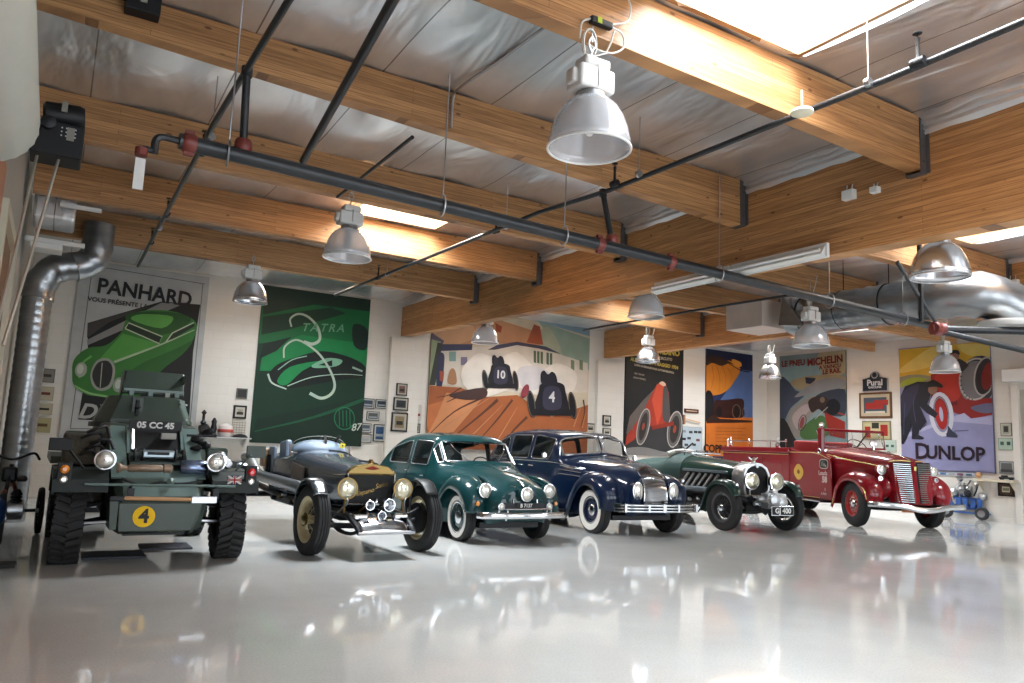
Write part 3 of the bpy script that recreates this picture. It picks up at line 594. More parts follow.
p.poly('20301c',[(342,398),(352,384),(440,425),(432,442)]); p.stroke('b9c0a8',[(342,398),(352,384),(442,425),(434,444),(342,399)],3,False); p.poly('20301c',[(450,436),(470,415),(528,390),(530,400),(455,442)]); p.stroke('b9c0a8',[(452,440),(470,416),(528,390)],3,False)
p.stroke('a9b898',[(310,490),(440,446),(530,410)],[6,2]); p.poly('2f6428',[(380,590),(340,540),(380,500),(480,460),(525,440),(500,475),(440,520)],True); p.stroke('6fb055',[(250,470),(225,490),(215,530)],5)
p.poly('9a9a90',[(245,520),(262,485),(290,478),(308,492),(312,520),(300,560),(272,570),(250,555)],True); p.poly('2a2a26',[(250,520),(266,490),(290,485),(303,498),(305,520),(295,552),(272,562),(256,550)],True); p.stroke('a8a8a0',[(278,490),(270,560)],2,False)
p.blob('a0a89c',220,507,16,21,15); p.blob('8c9688',322,555,17,22,15); p.blob('c5cbbd',218,505,9,14,15); p.blob('b5bbad',320,553,9,14,15)
p.stroke('86b070',[(200,552),(240,575),(290,588),(330,604)],5)
p.write('PANHARD','141414',398,308,.44,bold=.012,sx=.9,rot=-2); p.write('VOUS PRÉSENTE LA','2a2a2a',325,330,.13,sx=1,rot=-1,bold=.003); p.write('DYNAMIC','a8a8a4',350,645,.42,shear=.3,bold=.012,rot=-1); p.done()
# ---- TATRA poster
p=Poster('tall dark green poster with a white looping swoosh over a streamlined car','poster','B',3.9,6.53,1.22,4.86,[(263,286),(370,300),(357,447),(247,443)],(0,0),1,'103c2a','0c2c20')
p.poly('0f6a3c',[(262,300),(370,312),(366,350),(300,338),(256,345)]); p.poly('14804a',[(300,336),(368,345),(364,385),(330,372),(290,378),(258,372),(262,350)]); p.poly('0a3022',[(263,286),(370,300),(369,312),(320,304),(262,316)]); p.poly('0c3a27',[(262,318),(330,308),(345,314),(290,330),(260,336)],False)
p.poly('0a2a20',[(352,325),(366,330),(364,350),(352,346)],True); p.poly('0b261c',[(262,345),(290,338),(275,352),(258,360)],False)
p.poly('0d3826',[(256,372),(366,372),(362,400),(254,420)]); p.poly('071a13',[(266,378),(275,366),(295,358),(320,352),(345,357),(362,366),(361,377),(330,382),(290,389),(272,387)],True)
p.poly('1f8a52',[(275,382),(288,368),(318,362),(300,372),(284,386)],True); p.poly('7fae94',[(310,366),(325,359),(340,361),(334,367),(314,369)],True); p.poly('072018',[(316,366),(330,361),(330,367)],False)
p.stroke('b9cdbf',[(266,375),(270,384),(284,390)],[2,1.2]); p.stroke('8fb09f',[(276,371),(290,361),(305,357)],1); p.stroke('b0c8b8',[(285,387),(310,378),(340,375),(360,376)],[1,.6]); p.stroke('93ac9f',[(350,368),(360,372)],2)
p.poly('0b2f21',[(254,420),(362,398),(357,447),(247,443)]); p.stroke('1a5c3e',[(252,432),(310,418),(362,400)],[1,4])
p.stroke('aebfb0',[(290,328),(289,320),(297,315),(307,318),(316,328),(318,340),(311,345),(302,343)],[1.5,3.5]); p.stroke('aebfb0',[(282,359),(283,348),(294,341),(306,346),(318,356),(328,372),(332,386),(328,395),(318,399),(307,394)],[1.5,3.2])
p.write('TATRA','6fa287',321,329,.27,shear=.35,rot=5,space=1.35,bold=.004); p.ring('2a7a55',341,419,10,11,1.1); 
for dx in (-5,-1.5,2,5.5): p.stroke('2a7a55',[(341+dx,411),(341+dx,427)],1,False)
p.write('87','c9d2c6',352,428,.24,shear=.3,bold=.003,rot=8); p.done()
# ---- mural
p=Poster('wide racing mural of two dark cars numbered 10 and 4 driving past white cottages','mural','B',8.25,13.35,1.25,4.93,None,(380,290),4.096,'c9bda8','8a6a50')
p.poly('86a0ae',[(380,30),(620,110),(860,190),(860,100),(380,0)]); p.poly('b98d6c',[(190,100),(480,120),(640,170),(660,230),(520,220),(250,225),(190,200)]); p.poly('c69f7e',[(180,150),(360,130),(380,200),(250,225)],True)
p.poly('93a598',[(650,130),(700,145),(860,200),(860,330),(750,270),(690,190)]); p.poly('a6ac98',[(640,200),(690,150),(745,260),(700,262)],True); p.poly('9a4e38',[(472,135),(500,150),(495,175),(475,170)]); p.poly('a05a3e',[(630,140),(655,150),(668,225),(600,215)])
p.poly('cfc6ba',[(190,230),(380,235),(560,220),(740,265),(850,300),(850,420),(560,420),(380,400),(190,380)]); p.poly('37405e',[(250,222),(378,222),(376,246),(250,250)]); p.poly('4a4a60',[(440,245),(480,225),(560,212),(680,232),(740,262),(650,240),(560,226),(470,245)])
p.poly('6a6070',[(205,175),(262,208),(255,225),(205,200)]); p.poly('95a083',[(195,200),(248,212),(230,380),(192,385)]); p.poly('3a3f38',[(235,215),(255,220),(225,390),(200,390)]); p.poly('32395a',[(238,270),(262,265),(260,330),(252,395),(230,395)],True); p.poly('a0563a',[(243,330),(262,335),(258,375),(244,372)])
p.poly('87a39a',[(282,252),(310,252),(310,292),(282,292)]); p.poly('7c7487',[(330,275),(356,275),(356,305),(330,308)]); 
for x in (628,642,656,680,694): p.poly('5f6f58',[(x,248+(x-628)*.15),(x+10,250+(x-628)*.15),(x+10,300+(x-628)*.15),(x,296+(x-628)*.15)])
for x in (780,815): p.poly('7d8870',[(x,285),(x+14,290),(x+14,330),(x,325)])
p.poly('a47a58',[(275,380),(285,330),(300,322),(310,345),(310,385)],True)
p.poly('ddd5ca',[(330,330),(400,260),(480,280),(560,255),(650,330),(720,300),(800,340),(780,420),(640,430),(560,400),(420,440),(350,400)],True); p.poly('c9c4c4',[(560,330),(620,310),(690,340),(650,400),(590,410)],True)
p.poly('a06038',[(180,390),(330,400),(420,440),(560,430),(700,520),(850,470),(850,830),(160,830),(170,600)]); p.poly('b97448',[(178,470),(300,440),(400,470),(300,520),(200,580),(170,560)],False); p.poly('c48a60',[(270,420),(420,440),(300,580),(175,600),(230,520)])
for a,b,c,w in (((420,440),(300,500),(190,600),10),((480,450),(400,520),(250,640),16),((540,450),(470,540),(380,640),12),((400,430),(340,430),(270,460),14),((600,520),(540,580),(500,640),14),((830,450),(835,500),(820,560),10),((330,400),(280,430),(230,440),6)):
    p.stroke('5e3826',[a,b,c],[w,3])
for a,b in (((500,470),(330,640)),((560,480),(470,630)),((450,440),(260,560)),((820,480),(790,560)),((840,500),(825,565))): p.stroke('b98560',[a,b],[2,7],False)
p.poly('4c3430',[(280,430),(420,400),(430,440),(350,450)],True)
def racer(x,y,k,num):
    q=lambda pts:[(x+a*k,y+b*k) for a,b in pts]
    p.poly('1b1a24',q([(-40,-40),(-34,-62),(0,-70),(34,-62),(42,-38),(50,0),(44,30),(-46,30),(-52,0)]),True); p.poly('25232f',q([(-28,-60),(-34,-92),(-24,-104),(-12,-92),(0,-100),(12,-90),(14,-62)]),True)
    p.blob('111019',x-62*k,y-2*k,12*k,42*k,-8); p.ring('7a7468',x-62*k,y-2*k,10*k,38*k,3,-8); p.blob('111019',x+62*k,y+2*k,12*k,42*k,-8); p.ring('7a7468',x+62*k,y+2*k,10*k,38*k,3,-8); p.poly('15141c',q([(-60,12),(60,14),(60,34),(-58,32)]))
    p.poly('3c3a4c',q([(-22,-50),(22,-50),(26,10),(-24,10)]),True); p.write(num,'cfccc8',x,y-22*k,.30*k if k<1.1 else .42,bold=.008,name='race_number')
racer(490,370,1.0,'10'); racer(700,470,1.35,'4'); p.blob('8d3f4a',590,415,14,30,20); p.done()
# ---- black racing poster
p=Poster('black poster of a red racing car with pale spoked wheels, yellow heading','poster','B',14.72,17.08,1.27,4.7,[(625.3,340),(681.6,353.6),(677.8,450.3),(624.7,451)],(600,330),4.655,'1a1a1c','101010')
p.poly('3f3f40',[(125,500),(230,440),(330,440),(362,560),(115,565)]); p.poly('8a8784',[(118,540),(200,528),(300,545),(360,540),(360,570),(115,570)],True)
p.poly('6e6560',[(125,470),(140,400),(200,330),(262,270),(240,300),(180,420),(140,500)],False)
p.poly('a8402c',[(122,525),(128,480),(190,400),(240,300),(262,262),(285,250),(300,262),(312,300),(318,420),(262,444),(235,440),(200,450),(160,500)],False); p.poly('c4553a',[(262,262),(285,250),(298,262),(305,320),(262,440),(240,330)],False); p.poly('d8b8a0',[(272,258),(286,250),(300,262),(294,272)],True)
p.poly('57504e',[(288,290),(300,270),(310,300),(316,418),(300,425),(284,400)],True)
for x,y,rx,ry,a in ((201,443,27,80,12),(333,452,30,76,10)): p.blob('6a6664',x,y,rx,ry,a); p.ring('b5b0aa',x,y,rx-2,ry-3,7,a); p.blob('3a3430',x,y,rx-12,ry-20,a); p.blob('9a4a38',x,y,6,16,a)
p.poly('8f3524',[(236,440),(330,420),(330,436),(240,456)]); p.stroke('706a66',[(130,440),(150,420),(152,460)],6)
p.write('BORDINO','c7b75c',300,118,.26,bold=.012); p.write('CIRCUITO','b9b4a4',300,150,.12,bold=.004); p.write('ALESSANDRIA 4 MAGGIO 1924','c7b75c',252,168,.15,bold=.006,sx=.95,rot=-3); p.write('COPPA INTERNAZIONALE AUTOMOBILISTICA','b9b4a4',250,192,.085,bold=.003,rot=-4,sx=.92); p.write('LIRE 100.000','b9b4a4',180,212,.075,rot=-4); p.write('GRAN PREMIO','b9b4a4',182,232,.075,rot=-4); p.done()
# ---- orange poster
p=Poster('narrow blue and orange poster of a brown vintage car beneath a huge orange shape','poster','B',18.08,20.25,1.25,4.8,[(708,351),(753,356),(750,454),(707.4,453.5)],(680,330),5.69,'26345a','141c30')
p.poly('5a6f9a',[(250,380),(400,200),(405,490),(200,480)],True); p.poly('1a2240',[(165,120),(412,152),(410,240),(330,230),(160,170)]); p.poly('c98330',[(160,200),(240,180),(300,190),(345,230),(310,300),(270,350),(215,375),(158,360)],True); p.poly('d8983e',[(300,175),(345,190),(350,215),(310,210)],True)
for a in ((190,215,180,360),(215,210,225,365),(245,215,260,340),(275,225,290,300)): p.stroke('8a4f1c',[(a[0],a[1]),((a[0]+a[2])/2+12,(a[1]+a[3])/2),(a[2],a[3])],[5,2])
p.poly('3a2418',[(160,165),(225,160),(310,205),(280,200),(240,215),(190,200),(160,215)],True); p.stroke('1c1412',[(280,200),(345,235),(395,245)],[6,10])
p.poly('1d1a20',[(155,365),(190,370),(200,490),(170,520),(152,510)],True); p.poly('c0702a',[(155,515),(200,490),(405,490),(402,690),(152,690)]); p.poly('3a2018',[(158,510),(190,480),(230,500),(400,505),(400,515),(160,525)],False)
p.poly('3b1c18',[(200,430),(205,405),(260,400),(350,392),(358,440),(350,490),(240,495),(195,480)],True); p.ring('8a7a60',318,460,22,36,4); p.ring('8a7a60',362,465,12,26,3); p.blob('231512',318,460,14,26); p.blob('1c1210',225,465,16,28)
for i in range(5): p.stroke('7a4418',[(205,548+i*17),(368-(i%2)*20,546+i*17)],3.,False)
p.write('COPPA','24120c',205,655,.34,bold=.01); p.done()
# ---- mountain poster on the right wall
p=Poster('tall grey-blue poster with red lettering above a racing scene in mountains','poster','R',17.42,14.9,1.2,4.78,[(779.8,355),(846.6,351.4),(848,474),(783,470)],(680,330),5.69,'7f9294','5a6055')
p.poly('a9a184',[(800,128),(945,122),(945,262),(860,275),(800,240)],True); p.poly('87a0a4',[(575,210),(780,210),(800,280),(640,310),(575,300)],True); p.poly('a09478',[(640,300),(800,270),(945,290),(945,360),(700,360)],True)
p.poly('4c5364',[(575,290),(620,300),(665,360),(720,390),(640,470),(600,560),(575,560)],True); p.poly('333a4e',[(720,282),(780,290),(775,305),(750,325),(725,320)],False); p.poly('8a8e92',[(660,400),(800,300),(930,300),(940,350),(860,370),(740,390)],True); p.poly('3b4350',[(780,400),(945,365),(945,520),(820,500)],True)
p.poly('8c8680',[(620,560),(640,480),(720,420),(780,400),(830,450),(740,540),(700,640),(640,640)],True); p.poly('a99a98',[(650,520),(720,450),(760,470),(700,540),(680,600)],True); p.poly('2a2b2c',[(575,550),(610,540),(660,640),(690,700),(575,700)],True)
p.poly('4c6a40',[(700,600),(800,520),(860,560),(850,640),(720,660)],True); p.poly('3a2c28',[(740,430),(800,400),(860,430),(900,500),(850,520),(800,480),(760,500)],True); p.ring('4a2a26',708,560,20,48,6,10); p.blob('8a4a4a',706,560,12,36,10)
p.poly('8f2f24',[(830,500),(945,560),(945,660),(860,640)],False); p.stroke('9a4030',[(840,480),(945,520)],9,False); p.blob('15161c',880,470,40,50); p.blob('7a6a5a',820,425,14,18); p.stroke('b0a8a0',[(780,540),(850,470)],5,False)
p.write('LE PNEU','7d231e',650,192,.27,bold=.01,sx=.92); p.write('MICHELIN','7d231e',832,184,.32,bold=.012,sx=.92,rot=2); p.write('A VAINCU','7d231e',862,222,.17,bold=.005,rot=2); p.write('LE RAIL','7d231e',872,252,.2,bold=.008,rot=2); p.done()
# ---- purple wheel poster
p=Poster('big lavender and yellow poster of a stooping man in black fitting a wheel','poster','R',13.15,10.62,1.2,4.66,[(901,346.6),(992.7,345),(994.9,472.9),(903,470)],(820,330),4.554,'8f8fae','6f6f82')
p.poly('c9a83c',[(370,80),(790,64),(790,140),(560,215),(372,208)]); p.poly('d8c070',[(520,80),(600,75),(540,160),(380,190),(375,170)],True); p.poly('cdbb70',[(650,75),(785,90),(785,140),(680,120)],True); p.poly('8d8a74',[(372,212),(440,200),(530,215),(520,240),(374,240)],True)
p.poly('9aa63c',[(378,262),(380,235),(430,215),(500,222),(470,240),(400,250)],True)
p.poly('8c2420',[(520,205),(560,195),(650,200),(790,330),(790,395),(700,412),(620,380),(560,400),(520,330)],False); p.poly('6a1a18',[(600,325),(790,325),(790,345),(600,350)]); p.poly('a83228',[(555,200),(650,202),(652,310),(600,330),(540,260)],True)
p.blob('3a3c42',738,235,88,104,8); p.blob('77797c',715,245,66,92,8); p.poly('8c2420',[(640,325),(795,322),(795,345),(640,350)])
p.ring('b5b3ae',722,235,70,92,9,8); p.blob('2a2b30',762,225,44,82,10); p.ring('a9a8a6',762,225,44,84,8,10); p.blob('80221f',775,225,26,62,10)
for i in range(12): a=1.75+i*.235; p.stroke('303238',[(716+52*math.cos(a),242+80*math.sin(a)),(716+64*math.cos(a),242+90*math.sin(a))],4,False)
p.poly('a8a8c4',[(380,480),(620,400),(670,385),(700,410),(795,400),(795,640),(382,640)],False); p.poly('8f8fb0',[(382,500),(600,420),(795,440),(795,642),(382,642)],False)
p.poly('6a6c86',[(700,360),(790,345),(790,385),(740,385)],True)
p.poly('25242e',[(625,180),(628,150),(650,138),(690,165),(690,178),(655,205)],True); p.blob('8a6a5c',637,128,17,20); p.poly('1d1c24',[(614,118),(624,100),(650,102),(656,122),(634,114)],True)
p.ring('c2c2cc',568,388,46,92,22,-6); p.ring('8d8d9c',568,388,33,76,5,-6); p.blob('a5281f',568,388,28,70,-6); p.blob('a8a8bc',568,388,9,34,-6)
p.poly('22222e',[(378,300),(400,255),(460,235),(515,240),(535,262),(520,300),(505,340),(555,385),(540,405),(500,380),(470,350),(500,420),(470,460),(440,420),(400,440),(378,440)],False); p.poly('33334a',[(380,300),(420,262),(470,250),(440,330),(400,400)],True)
p.poly('1c1c28',[(380,430),(420,380),(430,440),(405,500),(388,525),(380,520)],False); p.poly('1f1f2c',[(430,380),(475,380),(470,440),(462,480),(490,495),(480,502),(430,500),(432,440)],False); p.stroke('4c4c6c',[(445,300),(440,350),(450,420)],4); p.stroke('50506e',[(400,330),(395,400),(392,480)],4)
p.blob('8d6b5a',532,275,22,22); p.poly('17171f',[(510,240),(540,232),(575,255),(575,268),(540,262),(512,262)],True); p.stroke('47475c',[(590,480),(620,470),(640,490)],10); p.stroke('5a5a78',[(625,465),(690,462)],4,False); p.poly('3c3c50',[(600,440),(640,495),(590,490)])
p.write('D','2a1624',478,558,.62,bold=.014,sx=.95); p.write('UNLOP','2a1624',625,566,.50,bold=.014,sx=.95,rot=-1); p.done()
# ---- small frames and boards
def frame(label,plane,quadpx,fc='1b1a19',mt='cfcac0',pc='6f6a62',bw=.18,marks=(),cat='picture',name='picture_frame',off=0,dep=.03,title=None):
    (u0,v0,u1,v1)=quadpx
    if plane=='B': a,b=onY(u0,v0,YB-dep-off),onY(u1,v1,YB-dep-off); a0,a1=a.x,b.x
    else: a,b=onX(u0,v0,XR-dep-off),onX(u1,v1,XR-dep-off); a0,a1=a.y,b.y
    p=Poster(label,cat,plane,a0,a1,b.z,a.z,None,(0,0),1,fc,fc,dep,name,off)
    k=bw*min(p.w,p.h); f=lambda q:(q/p.w,q/p.h); x,y=f(k*.4); p.rect(x,y,1-x,1-y,mt); x,y=f(k); p.rect(x,y,1-x,1-y,pc)
    for c,x0,y0,x1,y1 in marks: p.rect(x0,y0,x1,y1,c)
    p.done(); return p
MK=(('3a3835',.25,.3,.75,.5),('a29c90',.3,.55,.7,.7))
# beside left duct: four stacked prints on a tall board
fr=[('grey print at top of the column of prints beside the left duct',(39,368,54,383),'6a655c','8a857c','4a4038'),('cream print second in the column beside the left duct',(37,386,53,401),'a8a08a','b8b09a','7a3d30'),('cream print with a long dark car, third in the column beside the left duct',(35,403,52,415),'b0a890','b8b09a','3a3630'),('lowest cream print in the column beside the left duct, at the green car poster\'s corner',(34,417,50,433),'b0a890','b0a880','6a5030')]
for l,q,a,b,c in fr: frame(l,'B',q,a,b,b,.14,((c,.2,.4,.8,.6),))
# calendar strip left of the TATRA poster
frame('small dark photo at the top of the strip left of the green poster','B',(237,388,247,399),'55524c','7d7a74','3a3a38',.1); frame('black framed picture in the strip left of the green poster','B',(234,405,246,419),'141312','bdb8ac','8a857a',.35,MK); 
p=frame('white grid calendar below the black frame left of the green poster','B',(233,420,245,437),'cdc8bc','cdc8bc','d5d0c4',.06,tuple(('6a665e',.05,.1+i*.15,.95,.12+i*.15) for i in range(6))+tuple(('6a665e',.1+i*.2,.05,.12+i*.2,.95) for i in range(5)),name='wall_calendar',cat='calendar')
g=[((362,398,374,409),'photo of cars at upper left of the group right of the green poster'),((376,399,387,409),'dark landscape photo at upper right of the group right of the green poster'),((367,411,379,421),'centre photo of the group right of the green poster'),((361,423,371,433),'small photo at lower left of the group right of the green poster'),((374,424,385,442),'tall blue photo in the group right of the green poster'),((361,434,371,443),'small pale photo at the lowest left of the group')]
for i,(q,l) in enumerate(g): frame(l,'B',q,'1d1f22','b5b5b0',('3d4a55','2f3a44','5c5f5a','5a6068','3a587a','a8a8a2')[i],.18,(('9aa0a4',.2,.3,.8,.45),))
g=[((397,383,407,396),'small black frame with pink portrait, topmost on the pilaster by the mural','7a5a50'),((394,397,408,411),'dark framed car photo on the pilaster beside the mural','33383c'),((392,412,407,432),'tall dark frame with cream document on the pilaster beside the mural','8a7a5c'),((408,404,421,421),'white collage with red marks beside the mural edge','c8c2ba'),((408,423,420,433),'olive photo below the collage beside the mural','6d6a4e')]
for i,(q,l,c) in enumerate(g):
    frame(l,'B',q,'17140f' if i!=3 else 'c5c0b8','a8a49a' if i!=3 else 'c5c0b8',c,.22,(('8a2a24',.1,.7,.3,.9),('8a2a24',.6,.3,.9,.45),('2f3234',.3,.45,.6,.6)) if i==3 else (('2a2a28',.3,.35,.7,.55),),off=.14 if q[0]<406 and q[2]<409 else 0)
frame('small black frame right of the racing mural, lower left one','B',(586,423,595,433),'151515','c0bcb0','5a6a60',.3,MK)
frame('small black framed figure on the pilaster left of the black poster','B',(603,415,611,426),'151515','c0bcb0','6a7068',.3,MK,off=.14); frame('small frame just below the framed figure left of the black poster','B',(603,428,611,436),'151515','c0bcb0','7a8078',.3,MK,off=.14)
# info board, sign, hammer between black and orange posters
p=frame('pale blue board of small car photos between the black and orange posters','B',(680,426,702,451),'9aa4aa','b5c0c6','b5c0c6',.05,tuple((c,x,y,x+.16,y+.1) for c,x,y in (('3a3f44',.4,.72),('2f3438',.62,.74),('2f3438',.8,.74),('8a9298',.1,.74),('2a2f33',.1,.42),('3a3f44',.32,.46),('7a3a30',.72,.4),('3a3f44',.55,.2),('4a4f54',.2,.18))),name='notice_board',cat='board')
p=Poster('small dark red sign plate above the wooden hammer','sign','B',onY(684,409,YB).x,onY(698,409,YB).x,onY(691,413,YB).z,onY(691,409,YB).z,None,(0,0),1,'5a2520','3a1512',.03,'sign_plate'); p.rect(.1,.35,.9,.65,'b5a590'); p.done()
c=onY(691,420,YB-.06); t=thing('mallet','long handled wooden mallet hung on the wall under the red sign','tool',c)
m=MB(); m.tube([(-.28,0,.03),(.4,0,-.06)],.018,8); m.build('handle',WOODH,t,smooth=True); m=MB(); m.box((-.3,0,.0),(.07,.07,.3)); m.build('head',mat('old_wood',(.22,.11,.06),.6,noise=.3),t,bevel=.01)
# PURAL sign: rounded-top enamel plate
c0=onX(863,391,XR); c1=onX(889,391,XR); zt=onX(876,371,XR).z; w=abs(c0.y-c1.y); zb=onX(876,391.5,XR).z; h=zt-zb
t=thing('enamel_sign','dark blue shaped enamel sign with pale lettering and a round crest on top','sign',(XR-.02,(c0.y+c1.y)/2,zb))
def shp(k): return [(0,-w/2*k+0,h*(.5-.5*k)),(0,w/2*k,h*(.5-.5*k)),(0,w/2*k,h*.62*k+h*(.5-.5*k)),(0,w*.3*k,h*.68*k+h*(.5-.5*k))]+[(0,w*.2*k*math.cos(a),h*(.5-.5*k)+h*k*(.72+.26*math.sin(a))) for a in [PI*i/10 for i in range(11)]]+[(0,-w*.3*k,h*.68*k+h*(.5-.5*k)),(0,-w/2*k,h*.62*k+h*(.5-.5*k))]
m=MB(); m.prism(shp(1),(-.02,0,0)); m.build('plate',H('b5b8bc'),t); m=MB(); m.prism([(-.021,p_[1],p_[2]) for p_ in shp(.93)],(-.003,0,0)); m.build('enamel_face',H('16202e'),t)
Mt=Matrix(((0,0,-1,-.026),(-1,0,0,0),(0,1,0,0),(0,0,0,1)))
m=MB(); m.text('Pural',.25,Mt@Matrix.Translation((0,h*.42,0)),bold=.008); m.text('GASOLINE',.09,Mt@Matrix.Translation((0,h*.2,0)),bold=.003); m.build('lettering',H('d0d2d4'),t); m=MB(); m.lathe([(w*.13,0),(w*.13,.002)],(-.026,0,h*.8),(-1,0,0),18); m.build('crest',H('98a0a8'),t); m=MB(); m.lathe([(w*.09,0),(w*.09,.002)],(-.029,0,h*.8),(-1,0,0),18); m.build('crest_centre',H('1a2430'),t)
frame('framed print of a red racing car below the enamel sign','R',(859,393,892,418),'6a4a30','b8ac94','4d5560',.2,(('a03028',.2,.35,.75,.6),('a03028',.45,.5,.9,.7),('c8bfae',.2,.2,.8,.27)))
frame('cream and red collage print behind the fire truck windscreen','R',(862,421,891,440),'8a8068','b8ac84','c0b890',.15,(('a03028',.1,.1,.3,.7),('a03028',.65,.2,.9,.8),('3a3a30',.35,.6,.6,.9)))
frame('pale green card with two emblems above the fire truck bonnet','R',(884,440,896,452),'b5bcb0','c0c8bc','b5c4b8',.1,(('3a5a50',.15,.4,.4,.6),('3a5a50',.6,.4,.85,.6)))
frame('small framed photo, top of the column right of the purple poster','R',(1000,423,1012,436),'8a8a80','c0c0b4','a8a898',.2,(('3c3c34',.3,.3,.7,.75),))
frame('pale green card below the top photo right of the purple poster','R',(998,438,1013,450),'7a9488','b0c4b4','b5c8b8',.1,(('3a5a50',.15,.4,.4,.7),('3a5a50',.6,.4,.85,.7)))
frame('grey landscape photo above the shelf at right','R',(999,461,1014.5,474),'6f7070','a8aaa8','6a6c6c',.15,(('4a4a4a',.1,.1,.9,.35),))
frame('black framed certificate below the shelf at right','R',(997.5,482,1014.5,497),'201c1a','5a4438','d0ccb8',.3,(('8a8a70',.3,.4,.7,.6),))
frame('row of small colour photos just below the purple poster','R',(930,471,975,477),'c5c8cc','c5c8cc','b8bec8',.1,tuple((c,.05+.19*i,.2,.18+.19*i,.8) for i,c in enumerate(('9a4a44','4a6a9a','a8a8a8','7a4a5a','5a7a8a'))))
